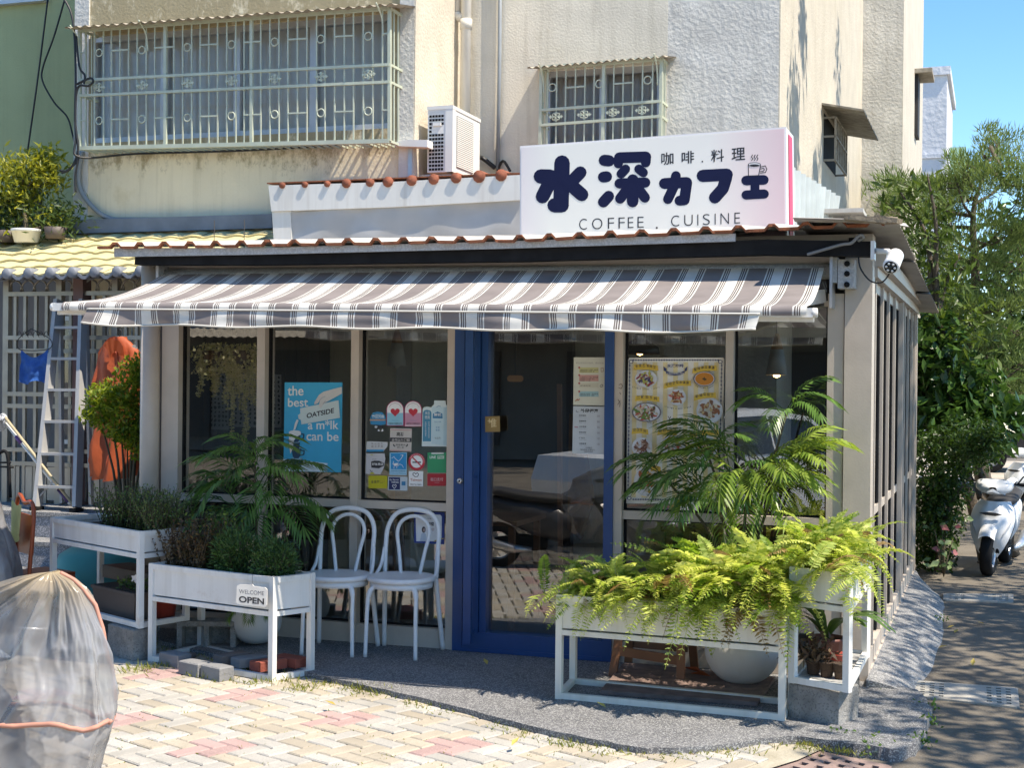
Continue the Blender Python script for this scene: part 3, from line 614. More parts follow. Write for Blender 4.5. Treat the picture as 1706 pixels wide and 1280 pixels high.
# window grilles
def grille(TL, TR, BL, BR, y, yw, verts, rings, rungs, orn, vr, vrows, heavy, extend=1.):
    g = bpy.data.objects.new('window_grille', None); col.objects.link(g); g.parent = apt; c = oy(*TL, y); g.location = c-wl(apt)
    m = M['grille']
    def P(u, v, off=0.): 
        t = (TL[0]*(1-u)+TR[0]*u, TL[1]*(1-u)+TR[1]*u); b = (BL[0]*(1-u)+BR[0]*u, BL[1]*(1-u)+BR[1]*u)
        return oy(t[0]+(b[0]-t[0])*v, t[1]+(b[1]-t[1])*v, y-off)
    for i, u in enumerate(verts):
        wd = .026 if i in heavy else .0105
        MB().bar(P(u, .0), P(u, extend), wd, wd, m).obj('bar', g)
    for v in vr: MB().bar(P(0, v, .008), P(1, v, .008), .024, .022, m).obj('rail', g)
    for v in (0., extend): MB().bar(P(0, v, .004), P(1, v, .004), .03, .034, m).obj('rail', g)
    for (u, v) in rings:
        c = P(u, v, .004); MB().tube([c+V((.032*math.cos(a*.3927), 0, .032*math.sin(a*.3927))) for a in range(16)], .006, m, 6, closed=True).obj('ring', g)
    for (u0, u1, v) in rungs: MB().bar(P(u0, v, .004), P(u1, v, .004), .012, .012, m).obj('rung', g)
    for u in orn:   # cast flower: four pointed lobes and four open loops
        c = P(u, (vr[0]+vr[1])/2, .02); mb = MB()
        for a in range(8):
            t = a*math.pi/4; d = V((math.cos(t), 0, math.sin(t)*.85)); s = V((-math.sin(t), 0, math.cos(t)))
            if a % 2 == 0:
                L_ = .062 if a % 4 == 0 else .05; q = [c, c+d*L_*.45+s*.011, c+d*L_*.62+s*.006, c+d*L_*.74+s*.016, c+d*L_, c+d*L_*.74-s*.016, c+d*L_*.62-s*.006, c+d*L_*.45-s*.011]; mb.prism(q, (0, .008, 0), m)
            else: mb.tube([c+d*(.025+.016*math.cos(k*.785))+s*.011*math.sin(k*.785) for k in range(8)], .0035, m, 5, closed=True)
        mb.obj('ornament', g)
    # returns to the wall and the bottom shelf
    for u in (0., 1.):
        for v in (0., vr[0], vr[1], extend): a = P(u, v); MB().bar(a, (a.x, yw, a.z), .02, .02, m).obj('rail', g)
        for k in (1, 2):
            yy = y+(yw-y)*k/3; a = P(u, 0.); b = P(u, extend); MB().bar((a.x, yy, a.z), (b.x, yy, b.z), .012, .012, m).obj('bar', g)
    if extend <= 1.01:
        for i in range(40):
            a = P(i/39, extend); MB().bar((a.x, y, a.z-.005), (a.x, yw, a.z-.005), .012, .014, m).obj('shelf_bar', g)
    return g, P
zv = [380, 420, 460, 495, 533, 572, 610, 650, 688, 735, 773, 812, 852, 890, 928, 967, 1008, 1048, 1085, 1118]
vs1 = [(z/2.667-133)/516 for z in zv]
z2 = [50, 92, 133, 173, 213, 255, 297, 340, 377, 420, 463, 504, 548, 590, 633]
vs2 = [((400+z/2.667)-133)/516 for z in z2[1:]]
allv = [0]+vs1+vs2+[1]
u1 = lambda a, b, o=0: ((o+(a+b)/2/2.667)-133)/516
rg = [u1(420, 460), u1(610, 650), u1(812, 852), u1(1008, 1048), u1(133, 173, 400), u1(340, 377, 400), u1(548, 590, 400)]
uu = lambda z, o=0: (o+z/2.667-133)/516
rn = [(uu(495), uu(572)), (uu(688), uu(773)), (uu(890), uu(967)), (uu(1085), uu(92, 400)), (uu(213, 400), uu(297, 400)), (uu(420, 400), uu(504, 400)), (uu(633, 400), 1), (0, uu(380))]
g1, P1 = grille((133, 50), (649, 13), (133, 247), (649, 235), Y1-.26, Y1, allv, [(u, v) for u in rg for v in (.2, .77)], [(a, b, v) for a, b in rn for v in (.19, .765)], [u+.0 for u in rg], (.425, .555), 2, (0, 10, 20, len(allv)-1))
zr = [218, 262, 307, 355, 402, 448, 495, 545, 592, 640, 688, 738]
vr_ = [0]+[((840+z/2.9776)-902)/200 for z in zr]+[1]
rr = lambda z: (840+z/2.9776-902)/200
g2, P2 = grille((902, 113), (1102, 97), (900, 238), (1100, 223), Y2-.22, Y2, vr_, [(rr(240), .27), (rr(473), .27), (rr(713), .27)], [(rr(307), rr(402), .29), (rr(545), rr(640), .29)], [rr(260), rr(400), rr(542), rr(688)], (.565, .765), 2, (0, 7, len(vr_)-1), 1.5)
def hood(a, b, yb, rise, name, parent, m, n=34):
    a, b = V(a), V(b); mb = MB()
    for th in (0, -.004): mb.grid(lambda u, v: (lambda p: V((p.x, p.y+(yb-p.y)*v, p.z+rise*v+.009*math.sin(u*n*6.283)+.006*noise.noise(V((u*9, v, 3)))+th)))(lerp(a, b, u)), n*6, 1, m, False)
    return mb.obj(name, parent)
hm = pm('weathered_corrugated_hood', (.34, .30, .24), .8, .25, 12, c2=(.12, .09, .06), c2amt=.4)
hood(oy(107, 46, Y1-.42), oy(664, 6, Y1-.36), Y1, .07, 'rain_hood', apt, hm); hood(oy(878, 113, Y2-.3), oy(1114, 93, Y2-.3), Y2, .06, 'rain_hood', apt, hm, 18)
mb = MB()
for P_, k in ((P1, (0, .22, .98)), (P2, (.02, .97))):
    for u in k: a = P_(u, .0); mb.tube(curve3([a+V((-.0, .0, -.22)), a+V((0, -.03, -.08)), a+V((0, -.14, .01))], 5), .007, M['grille'], 6)
mb.obj('hood_strut', apt)
# side window hood on the sunlit side wall
mb = MB(); ya, yb_ = ox(1372, 230, XC).y, ox(1392, 230, XC).y
zt, zb = ox(1380, 200, XC).z, ox(1380, 278, XC).z
for i in range(6): y = ya+(yb_-ya)*i/5; mb.bar((XC+.12, y, zt-.05), (XC+.12, y, zb), .02, .02, hm)
for z in (zt-.05, zb, (zt+zb)/2):
    mb.bar((XC+.12, ya, z), (XC+.12, yb_, z), .02, .02, hm)
    for y in (ya, yb_): mb.bar((XC, y, z), (XC+.12, y, z), .02, .02, hm)
mb.obj('window_grille', apt)
mb = MB(); mb.hexa([(XC, ya-.2, zt+.05), (XC+.42, ya-.2, zt-.04), (XC+.42, yb_+.5, zt-.04), (XC, yb_+.5, zt+.05), (XC, ya-.2, zt+.07), (XC+.42, ya-.2, zt-.02), (XC+.42, yb_+.5, zt-.02), (XC, yb_+.5, zt+.07)], hm); mb.obj('rain_hood', apt)
MB().box(XC-.002, ya, zb, XC+.006, yb_, zt, M['black']).obj('window_pane', apt)
p = ox(1526, 130, XD); MB().box(XD, p.y-.3, p.z-.9, XD+.05, p.y+.2, p.z, M['dark']).box(XD, p.y-.4, p.z, XD+.25, p.y+.4, p.z+.06, hm).obj('rain_hood', apt)
# pipes and conduits fixed to the walls
mb = MB(); p = oy(776, 100, Y2-.12); mb.tube([(p.x, p.y, 2.8), (p.x, p.y, TOP)], .045, M['pvc'], 14)
for z in (4.75, 3.4): mb.tube([(p.x, p.y, z), (p.x, p.y, z+.09)], .053, M['pvc'], 14)
q = oy(762, 20, Y2-.1); mb.tube([(q.x, q.y, oy(762, 26, Y2).z), (q.x, q.y, TOP)], .032, M['pvc'], 12); mb.tube(curve3([(q.x, q.y, oy(762, 26, Y2).z), (q.x+.01, q.y, oy(762, 33, Y2).z), (p.x-.02, p.y, oy(762, 36, Y2).z)], 4), .04, M['pvc'], 12)
mb.obj('downpipe', apt)
mb = MB(); mb.tube([oy(835, -200, Y2-.03), oy(832, 130, Y2-.03), oy(829, 282, Y2-.03)], .018, M['conduit'], 8)
mb.tube(curve3([oy(825, 280, Y2-.03), oy(810, 268, Y2-.08), oy(800, 262, Y2-.12), oy(792, 265, Y2-.3)], 6), .02, M['wire'], 6); mb.tube(curve3([oy(829, 285, Y2-.03), oy(838, 268, Y2-.05), oy(850, 285, Y2-.1)], 6), .012, M['wire'], 6); mb.obj('conduit', apt)
mb = MB(); mb.tube(curve3([oy(137, 252, Y1-.04), oy(131, 290, Y1-.04), oy(136, 320, Y1-.04), oy(160, 350, Y1-.04), oy(185, 364, Y1-.04), oy(215, 366, Y1-.04), oy(330, 365, Y1-.04), oy(455, 362, Y1-.04)], 6), .022, M['conduit'], 8); mb.obj('conduit', apt)
# black cables along the corner of the two buildings
cb = thing('cable_bundle', 'black cables looping down the corner between the green and the cream building', 'cable', oy(125, 200, Y1-.1))
for pts in ([(105, -5), (118, 20), (124, 60), (126, 130), (125, 200), (130, 250), (118, 280), (103, 288)], [(130, 250), (128, 268), (112, 284), (100, 284)], [(128, 140), (150, 130), (155, 136), (147, 143), (128, 150), (126, 230), (133, 262), (230, 256), (420, 250), (640, 236)], [(127, 60), (132, 110), (141, 125), (140, 140)], [(132, 258), (126, 290), (126, 320)]):
    MB().tube(curve3([oy(a, b, Y1-.33 if a < 200 else Y1-.05) for a, b in pts], 6), .010, M['wire'], 6).obj('cable', cb)
for pts, c_, lab in (([(80, -5), (63, 130), (45, 258)], M['wire'], 'thin black cable hanging straight across the green wall'), ([(108, -2), (90, 60), (72, 110), (71, 135), (90, 170), (112, 195), (121, 225), (127, 250)], M['wire'], 'cable with a pale lower half swinging in a loop over the green wall')):
    tag(MB().tube(curve3([oy(a, b, 11.3) for a, b in pts], 6), .009, c_, 6).obj('wall_cable'), lab, 'cable')
# green building
gb = thing('green_building', 'green painted house wall at the left edge, behind the potted tree', 'building', (-9, 11.6, 0))
mb = MB(); hz = oy(40, 318, 11.6); mb.box(-14, 11.6, 0, oy(129, 200, 11.6).x+.25, 12.0, TOP, M['green_wall']); mb.obj('wall', gb)
h = (oy(28, 340, 11.6), oy(70, 318, 11.6)); MB().box(h[0].x-.6, 11.585, h[0].z-.3, h[1].x, 11.60, h[1].z, M['dark']).obj('window', gb)
a = oy(82, 0, 11.6); MB().box(a.x-1.6, 11.52, a.z-.02, a.x, 11.6, a.z+.8, al).obj('window', gb)
# far white tower
ft = thing('white_tower', 'far white high building against the sky, right of the apartment block', 'building', (-2, 45, 0))
Yf = 45; a, b = oy(1533, 127, Yf), oy(1576, 300, Yf); Yg = ox(1587, 200, b.x).y; fwm = pm('white_stucco', (.62, .63, .66), .9, .08, .8, .3, 6, streak=(.5, .5, .52), sz=(1, 1, .2)); 
MB().box(a.x-3, Yf, 0, b.x, Yg, a.z, fwm).obj('wall', ft); mb = MB()
for z in (a.z-2.5, a.z-4.8): mb.box(a.x-3, Yf-.06, z, b.x+.04, Yg, z+.12, fwm)
mb.box(a.x-3, Yf-.1, a.z, b.x+.1, Yg+.1, a.z+.25, fwm); mb.obj('ledge', ft)
c = ox(1583, 250, b.x); MB().box(b.x, c.y-.6, c.z-1.2, b.x+.5, c.y+.6, c.z, flat((.3, .5, .38))).obj('window', ft)

# =================================================================== LEAN-TO ROOF BEHIND THE CAFE ROOF
ln = thing('lean_to_roof', 'low lean-to with white metal fascia, rusty tile ends and a grey sheet below', 'lean-to', (-4.5, 10.2, 2.6))
Yl = 10.2; wf = pm('white_metal_fascia', (.68, .66, .61), .45, .05, 3, streak=(.3, .24, .18), streakamt=.4)
mb = MB(); strip(mb, [(447, 309), (650, 303), (870, 291)], [(452, 352), (650, 345), (870, 333)], Yl, .03, wf); mb.obj('fascia', ln)
mb = MB(); strip(mb, [(453, 353), (484, 351.5)], [(456, 402), (486, 402)], Yl+.02, .03, wf); mb.obj('post', ln)
gp = pm('grey_plastic_sheet', (.40, .39, .375), .35, .12, 3, coat=.3)
mb = MB(); a, b, c, d = oy(485, 352, Yl+.03), oy(872, 334, Yl+.03), oy(872, 402, Yl+.03), oy(485, 404, Yl+.03)
mb.grid(lambda u, v: (lambda p: V((p.x, p.y+.010*noise.noise(V((u*7, v*2, 0)))+.005*math.sin(u*24+v*3), p.z)))(lerp(lerp(a, b, u), lerp(d, c, u), v)), 60, 8, gp); mb.obj('sheet', ln)
MB().hexa([oy(446, 306, Yl)+V((-.01, .005, 0)), oy(870, 289, Yl)+V((0, .005, 0)), V((oy(870, 289, Yl).x, 11.75, 3.31)), V((oy(446, 306, Yl).x, 10.78, 3.27)), oy(446, 304, Yl)+V((-.01, .005, 0)), oy(870, 287, Yl)+V((0, .005, 0)), V((oy(870, 289, Yl).x, 11.75, 3.33)), V((oy(446, 306, Yl).x, 10.78, 3.29))], M['rust']).obj('roof', ln)
tr = pm('terracotta_tile', (.25, .075, .038), .8, .3, 14, .4, 50)
for z, r in ((575, .8), (655, 1), (760, 1), (858, 1), (958, 1), (1060, 1.15), (1158, 1.1), (470, .9), (385, .6), (285, .6), (185, .6)):
    p = oy(400+z/2.667, 303-(z-640)*.022 if z > 640 else 303+(640-z)*.012, Yl-.015); rr_ = .042*r
    mb = MB(); mb.tube([p+V((0, 0, 0)), p+V((0, .2, .0))], rr_, tr, 10); mb.obj('tile', ln)
# clear corrugated sheet leaning behind the sign
cs = pm('clear_corrugated_plastic', (.62, .68, .68), .3, .1, 6, streak=(.4, .42, .4), streakamt=.5, trans=.4)
a, b, c, d = oy(1318, 278, 9.6), oy(1398, 328, 10.6), oy(1389, 384, 10.6), oy(1318, 384, 9.6)
mb = MB(); mb.grid(lambda u, v: lerp(lerp(a, b, u), lerp(d, c, u), v)+V((.02*math.sin(u*60), 0, 0)), 80, 2, cs)
tag(mb.obj('corrugated_sheet'), 'clear corrugated plastic sheet standing on the roof right of the sign', 'plastic sheet')
# AC unit on a bracket
ac = thing('air_conditioner', 'white outdoor air conditioner unit on a wall bracket under the barred window', 'air conditioner', (-4.3, 11, 3.3))
A0, A1 = oy(713, 179, 10.85), oy(753, 286, 10.85); ax0, ax1, az0, az1 = A0.x, A1.x, A1.z, A0.z; ay0 = 10.85; ay1 = 11.5; wp = pm('ivory_ac_casing', (.72, .72, .69), .45, .04, 4)
MB().box(ax0, ay0, az0, ax1, ay1, az1, wp).box(ax0-.006, ay0-.006, az1-.02, ax1+.006, ay1+.006, az1+.008, wp).box(ax1-.06, ay0-.004, az0, ax1+.004, ay0+.06, az1-.02, wp).obj('casing', ac)
mb = MB(); wq = (ax1-.065-ax0-.02)/5
for i in range(15):
    for j in range(5):
        if 3 <= i <= 4 and j > 0: continue
        x = ax0+.014+j*wq; z = az1-.065-i*.031; mb.box(x, ay0-.003, z-.019, x+wq*.78, ay0+.001, z, M['black'])
mb.obj('vent', ac); MB().box(ax0+.05, ay0-.018, az1-.155, ax0+.12, ay0, az1-.13, wp).obj('handle', ac)
mb = MB(); mb.box(ax1, ay0+.09, az0+.05, ax1+.004, ay1-.17, az1-.06, pm('shadow_grey', (.25, .25, .24), .6))
for i in range(26): z = az0+.055+i*(az1-az0-.12)/26; mb.box(ax1+.004, ay0+.09, z, ax1+.010, ay1-.17, z+.010, wp)
mb.obj('fan_grille', ac)
MB().text if False else None
mb = MB(); mb.bar((ax0-.2, 10.93, az0-.02), (ax1, 10.93, az0-.02), .03, .03, M['alu']); mb.obj('bracket', ac); mb = MB(); mb.bar((ax0-.0, 11.3, az0-.02), (ax1, 11.3, az0-.02), .03, .03, M['alu'])
mb.obj('bracket', ac); mb = MB(); p = oy(697, 270, 10.95); mb.bar((p.x, 10.78, p.z-.2), (p.x, 10.78, p.z+.15), .035, .02, M['alu']); mb.obj('bracket', ac)
p, q = oy(657, 243, 10.7), oy(712, 245, 10.7); mb = MB(); mb.prism([p, q, q+V((0, 0, .06)), p+V((.1, 0, .045)), p+V((0, 0, .03))], (0, .12, 0), wp); tag(mb.obj('pipe_cover'), 'short white plastic pipe cover beside the air conditioner', 'pipe cover')

# =================================================================== SIGN
sg = thing('shop_sign', 'white lightbox sign with navy lettering and a pink edge on the cafe roof', 'sign', (-2.1, 9.0, 2.6))
YS = 9.0; wsn = pm('sign_acrylic', (.74, .72, .72), .35, .03, 2, streak=(.5, .47, .45), streakamt=.15, sz=(14, 14, .3))
TLs, TRs, BLs, BRs = oy(866, 243, YS), oy(1309, 211, YS), oy(866, 404, YS), oy(1311, 404, YS); D = V((0, .36, 0))
def gradm():
    m, n, p, N, L = _base('pink_blush_acrylic'); tc = N('ShaderNodeTexCoord'); s = N('ShaderNodeSeparateXYZ'); L(tc.outputs['Generated'], s.inputs[0])
    r = N('ShaderNodeValToRGB'); e = r.color_ramp.elements; e[0].position = 0; e[0].color = (.74, .68, .67, 1); e[1].position = 1; e[1].color = (.76, .56, .57, 1); x = e.new(.12); x.color = (.80, .78, .71, 1); x = e.new(.72); x.color = (.80, .77, .71, 1)
    L(s.outputs[0], r.inputs[0]); L(r.outputs[0], p.inputs['Base Color']); p.inputs['Roughness'].default_value = .35; return m
MB().hexa([BLs+V((0, .004, 0)), BRs+V((0, .004, 0)), BRs+D, BLs+D, TLs+V((0, .004, 0)), TRs+V((0, .004, 0)), TRs+D, TLs+D], wsn).obj('case', sg)
MB().hexa([BLs+V((.01, 0, 0)), BRs-V((.01, 0, 0)), BRs+V((-.01, .004, 0)), BLs+V((.01, .004, 0)), TLs+V((.01, 0, -.012)), TRs+V((-.01, 0, -.012)), TRs+V((-.01, .004, -.012)), TLs+V((.01, .004, -.012))], gradm()).obj('face', sg)
pk = flat((.62, .06, .14)); mb = MB(); e = TRs+V((.003, .10, -.03)); f = BRs+V((.003, .10, 0)); mb.hexa([f, f+V((.003, 0, 0)), f+V((.003, .16, 0)), f+V((0, .16, 0)), e, e+V((.003, 0, 0)), e+V((.003, .16, 0)), e+V((0, .16, 0))], pk)
for k, t in enumerate('日常深夜'):
    v, fc = glyph(t, .01); z1 = e.z-.10-k*.155; mb.add([(e.x+.005, e.y+.03+u*.10, z1-.09+w_*.09) for u, w_ in v], fc, flat((.8, .75, .74)))
mb.obj('side_panel', sg)
nv = pm('navy_vinyl', (.010, .014, .048), .6, .05, 6, spec=.12); bkk = flat((.02, .02, .024)); S = PL(YS, 840, 0, 2.9776)
pr = Print(S, .0008, .00003)
def sk_(*pts, w=60): pr.stroke(pts, w*1.1, nv)
# water
sk_((287, 808), (284, 930), (282, 1010), w=70); sk_((250, 1018), (285, 1018), w=66); sk_((182, 875), (228, 876), w=66); sk_((232, 880), (215, 925), (190, 975), w=62); sk_((378, 855), (330, 905), w=56); sk_((318, 900), (350, 935), (385, 965), w=60)
pr.obj('character', sg); pr = Print(S, .0008, .00003)
# deep
sk_((497, 795), (520, 797), w=52); sk_((492, 878), (508, 876), w=50); sk_((518, 973), (492, 1002), w=50)
sk_((572, 782), (702, 778), w=50); sk_((568, 786), (566, 812), w=42); sk_((704, 782), (702, 806), w=44); sk_((602, 838), (580, 862), w=42); sk_((668, 838), (690, 856), w=42)
sk_((572, 910), (700, 905), w=46); sk_((638, 892), (637, 1000), w=52); sk_((612, 935), (575, 985), w=46); sk_((662, 932), (698, 980), w=46)
pr.obj('character', sg); pr = Print(S, .0008, .00003)
# ka fu e
sk_((795, 910), (905, 905), w=50); sk_((906, 908), (894, 992), w=48); sk_((870, 995), (892, 993), w=46); sk_((852, 872), (842, 925), (812, 988), w=44)
pr.obj('character', sg); pr = Print(S, .0008, .00003)
sk_((985, 872), (1104, 866), w=56); sk_((1102, 880), (1085, 935), (1045, 980), w=54)
pr.obj('character', sg); pr = Print(S, .0008, .00003)
sk_((1200, 895), (1288, 892), w=44); sk_((1244, 900), (1244, 960), w=40); sk_((1200, 967), (1290, 962), w=42)
pr.obj('character', sg); pr = Print(S, .0008, .00003)
for t, a, b in (('咖', (779, 820), (840, 815)), ('啡', (880, 814), (942, 808)), ('料', (1026, 805), (1090, 800)), ('理', (1128, 797), (1195, 792))): cp_ = Print(S, .0009, .00003); cp_.text(t, a, b, 62, bkk, .012); cp_.obj('character', sg)
pr.ell(983, 801, 4, 4, bkk); pr.ell(757, 1130, 5, 5, bkk)
pr.obj('separator_dot', sg)
for t, x0, x1 in [('C', 372, 410), ('O', 436, 487), ('F', 514, 545), ('F', 567, 598), ('E', 613, 641), ('E', 661, 692), ('C', 828, 868), ('U', 893, 935), ('I', 958, 963), ('S', 985, 1020), ('I', 1044, 1049), ('N', 1073, 1115), ('E', 1142, 1170)]:
    ly = lambda x: (1140-(x-372)*.036 if x < 750 else 1124-(x-828)*.048)
    lp_ = Print(S, .0009, .00003); lp_.text(t, (x0, ly(x0)), (x1, ly(x1)), 54, bkk, -.012); lp_.obj('letter', sg)
pr = Print(S, .0008, .00003)
# cup outline with steam
for pts in ([(1211, 815), (1212, 872), (1262, 870), (1272, 820)], [(1272, 828), (1295, 822), (1303, 838), (1296, 855), (1270, 858)], [(1272, 838), (1286, 834), (1291, 842), (1283, 850), (1270, 851)]): pr.stroke(pts, 4, bkk)
pr.ell(1241, 816, 32, 11, bkk); pr.ell(1241, 816, 28, 8, wsn); pr.ell(1241, 819, 24, 5, bkk)
for x in (1228, 1241, 1254): pr.stroke([(x, 795), (x+5, 786), (x-2, 778), (x+4, 768)], 4, bkk)
pr.obj('cup_emblem', sg)
for X in (BLs.x+.1, -2.1, BRs.x-.1): MB().bar((X, 9.2, 2.5), (X, 9.2, BLs.z), .05, .05, M['galv']).obj('stand', sg)
# security camera
sc_ = thing('security_camera', 'white bullet security camera on a bracket at the corner of the cafe eave', 'camera', oy(1470, 425, 7.9))
m = pm('white_camera_plastic', (.75, .75, .75), .3, .03, 5); p = oy(1458, 418, 7.95); q = oy(1480, 419, 7.85); r = oy(1487, 438, 7.75)
MB().box(p.x-.02, 7.9, p.z-.05, p.x+.0, 8.0, p.z+.05, m).tube([p, q, oy(1485, 425, 7.82)], .016, m, 10).obj('bracket', sc_)
d = V((-.12, -.85, -.5)).normalized(); a = r-d*.10; b = r+d*.05; bo = MB().tube([a, a+d*.01, b-d*.01, b], [.030, .042, .044, .040], m, 18).obj('body', sc_)
MB().tube([b-d*.001, b+d*.004], .034, M['black'], 18).obj('lens', bo); mb = MB()
u = d.orthogonal().normalized(); w2 = d.cross(u)
for i in range(6): c = b+d*.005+(u*math.cos(i*1.047)+w2*math.sin(i*1.047))*.022; mb.tube([c, c+d*.002], .007, m, 8)
mb.tube([b+d*.004, b+d*.009], .012, M['dark'], 10); mb.obj('led', bo)
MB().tube(curve3([oy(1430, 428, 7.97), oy(1434, 448, 7.95), oy(1450, 468, 7.9), oy(1470, 470, 7.85), oy(1484, 452, 7.8)], 6), .0045, M['wire'], 6).obj('cable', sc_)
tag(MB().tube(curve3([oy(1345, 424, 7.93), oy(1400, 408, 7.9), oy(1418, 405, 7.9), oy(1432, 392, 7.9), oy(1438, 396, 7.92), oy(1430, 401, 7.94)], 6), .009, flat((.2, .2, .2)), 7).obj('eave_cable'), 'grey cable stub lying on the black eave beam near the awning bracket', 'cable')
# =================================================================== PRINTS ON THE GLASS
YP = 8.266
def new_print(x0, y0, k, Y=YP): return Print(PL(Y, x0, y0, k), .001, .00012)
def done(pr, name, label, cat, group=None): return tag(pr.obj(name), label, cat, group)
W_ = flat((.82, .82, .80)); K_ = flat((.03, .03, .035)); NV = flat((.03, .05, .15)); RD = flat((.55, .03, .05)); BLU = flat((.02, .28, .52)); LB = flat((.45, .65, .75)); DBL = flat((.03, .2, .38))
def rr(x0, y0, x1, y1, r, n=4):
    q = []
    for cx, cy_, a in ((x1-r, y0+r, -90), (x1-r, y1-r, 0), (x0+r, y1-r, 90), (x0+r, y0+r, 180)):
        for i in range(n+1): t = R(a+90*i/n); q.append((cx+r*math.cos(t), cy_+r*math.sin(t)))
    return q
# -- blue oat drink poster
p = new_print(240, 540, 3.555); bp = flat((.02, .36, .58))
p.slab([(833, 346), (1175, 346), (1167, 880), (825, 872)], bp, .003)
cr_ = flat((.72, .70, .64))
p.text('the', (850, 425), (944, 424), 58, cr_, .012); p.text('best', (852, 491), (972, 490), 52, cr_, .012); p.text('a m*lk', (970, 625), (1152, 624), 56, cr_, .012); p.text('can be', (962, 691), (1152, 695), 54, cr_, .012)
p.P([(826, 800), (935, 808), (1088, 826), (1060, 876), (826, 871)], flat((.55, .66, .72))); p.P([(1060, 876), (1088, 826), (1086, 878)], flat((.25, .42, .55)))
dn = flat((.012, .05, .10))
for i, (cx, cy_, w_) in enumerate(((905, 828, 48), (902, 765, 40), (898, 728, 36), (900, 668, 40))):
    p.P([(cx-w_*.72, cy_-30), (cx+w_*.72, cy_-30), (cx+w_*.55, cy_+18), (cx+w_*.3, cy_+32), (cx-w_*.3, cy_+32), (cx-w_*.55, cy_+18)], dn)
    s = -1 if i % 2 == 0 else 1; p.stroke([(cx+s*w_*.7, cy_-16), (cx+s*w_*1.15, cy_-14), (cx+s*w_*1.1, cy_+8), (cx+s*w_*.6, cy_+14)], 7, dn)
    p.ell(cx, cy_-30, w_*.72, 7, flat((.2, .36, .45)))
p.P([(862, 645), (925, 640), (930, 655), (905, 668), (888, 690), (880, 740), (866, 770), (860, 720), (858, 668)], cr_); p.ell(893, 644, 36, 14, cr_); p.P([(905, 565), (915, 572), (897, 622), (884, 632), (893, 590)], cr_)
p.P([(912, 540), (926, 530), (924, 500), (1152, 452), (1160, 556), (932, 596), (928, 568), (916, 565)], flat((.55, .63, .60)))
p.text('OATSIDE', (963, 560), (1125, 527), 30, K_, .03)
sk = flat((.58, .56, .52)); p.P([(1172, 372), (1110, 388), (1062, 402), (1036, 420), (1010, 462), (1008, 478), (1030, 470), (1042, 448), (1034, 490), (1046, 500), (1070, 468), (1100, 452), (1172, 412)], sk); p.stroke([(1040, 452), (1056, 436), (1072, 430)], 4, flat((.36, .38, .40))); p.stroke([(1060, 474), (1074, 456)], 4, flat((.36, .38, .40)))
done(p, 'poster', 'blue poster of a hand pouring from a carton into stacked cups, inside the glass', 'poster')
# -- stickers of the third pane
Z8 = (640, 640, 6.738)
def arch(p, x0, y0, x1, y1, m):
    r = (x1-x0)/2; q = [(x0, y1), (x1, y1), (x1, y0+r)]+[((x0+x1)/2+r*math.cos(t), y0+r+(y0+r-y0)*-math.sin(t)) for t in [i*math.pi/12 for i in range(13)]]+[(x0, y0+r)]
    p.slab(q, m)
def heart(p, x, y, s, m):
    p.P([(x+s*(16*math.sin(t)**3)/16, y-s*(13*math.cos(t)-5*math.cos(2*t)-2*math.cos(3*t)-math.cos(4*t))/16) for t in [i*6.2832/28 for i in range(28)]], m)
for x, c2, lab, t in ((123, (.25, .55, .68), 'arched white sticker with a red heart over pale blue, left of the pink one', '行動支付優惠店家'), (325, (.58, .28, .38), 'arched sticker with a red heart over pink, left of the milk carton sticker', '最愛支付優惠店家')):
    p = new_print(*Z8); arch(p, x-97, 190, x+97, 470+(x-123)*.04, flat((.5, .05, .16))); arch(p, x-90, 197, x+90, 464+(x-123)*.04, W_); p.rect(x-90, 325, x+90, 464, flat(c2)); heart(p, x, 315, 52, RD)
    p.stroke([(x-70, 262), (x-40, 225), (x, 213), (x+40, 225), (x+70, 262)], 6, flat((.5, .4, .42)), False); p.text('Thank you', (x-36, 416), (x+36, 418), 12, DBL); p.text(t, (x-75, 455), (x+75, 458), 24, K_); done(p, 'sticker', lab, 'sticker', 'stickers on the third window pane')
p = new_print(*Z8)
p.slab([(432, 285), (445, 262), (480, 254), (530, 262), (535, 252), (560, 230), (562, 185), (690, 187), (692, 225), (712, 255), (708, 704), (422, 700)], flat((.62, .72, .72)))
p.P([(437, 320), (450, 298), (480, 290), (520, 300), (531, 320), (526, 645), (433, 645)], flat((.05, .25, .38))); p.P([(545, 385), (545, 335), (570, 315), (600, 312), (650, 320), (655, 388), (620, 395), (580, 392)], DBL); p.P([(536, 255), (668, 258), (664, 690), (530, 672)], flat((.5, .66, .70))); p.P([(545, 385), (548, 335), (600, 310), (654, 335), (656, 388)], DBL); p.P([(668, 258), (710, 262), (704, 690), (664, 690)], flat((.40, .58, .65)))
p.text('本店', (458, 345), (512, 347), 38, W_); p.text('使用', (456, 392), (510, 394), 38, W_)
for i in range(9): p.text('牧場鮮乳好喝健康天'[i], (458, 438+i*19), (474, 438+i*19), 14, W_); p.text('然純淨每日新鮮直送'[i], (494, 438+i*21), (510, 438+i*21), 14, W_)
p.text('鮮奶', (560, 362), (640, 364), 36, W_, .01); p.text('Farm milk', (565, 434), (640, 432), 16, DBL); p.text('天然', (578, 500), (622, 500), 22, DBL); p.text('香濃', (578, 530), (622, 530), 22, DBL); p.text('七公斤', (566, 618), (635, 622), 24, K_); p.stroke([(590, 258), (612, 246), (634, 252)], 5, DBL)
done(p, 'sticker', 'pale blue sticker cut in the shape of a milk carton', 'sticker', 'stickers on the third window pane')
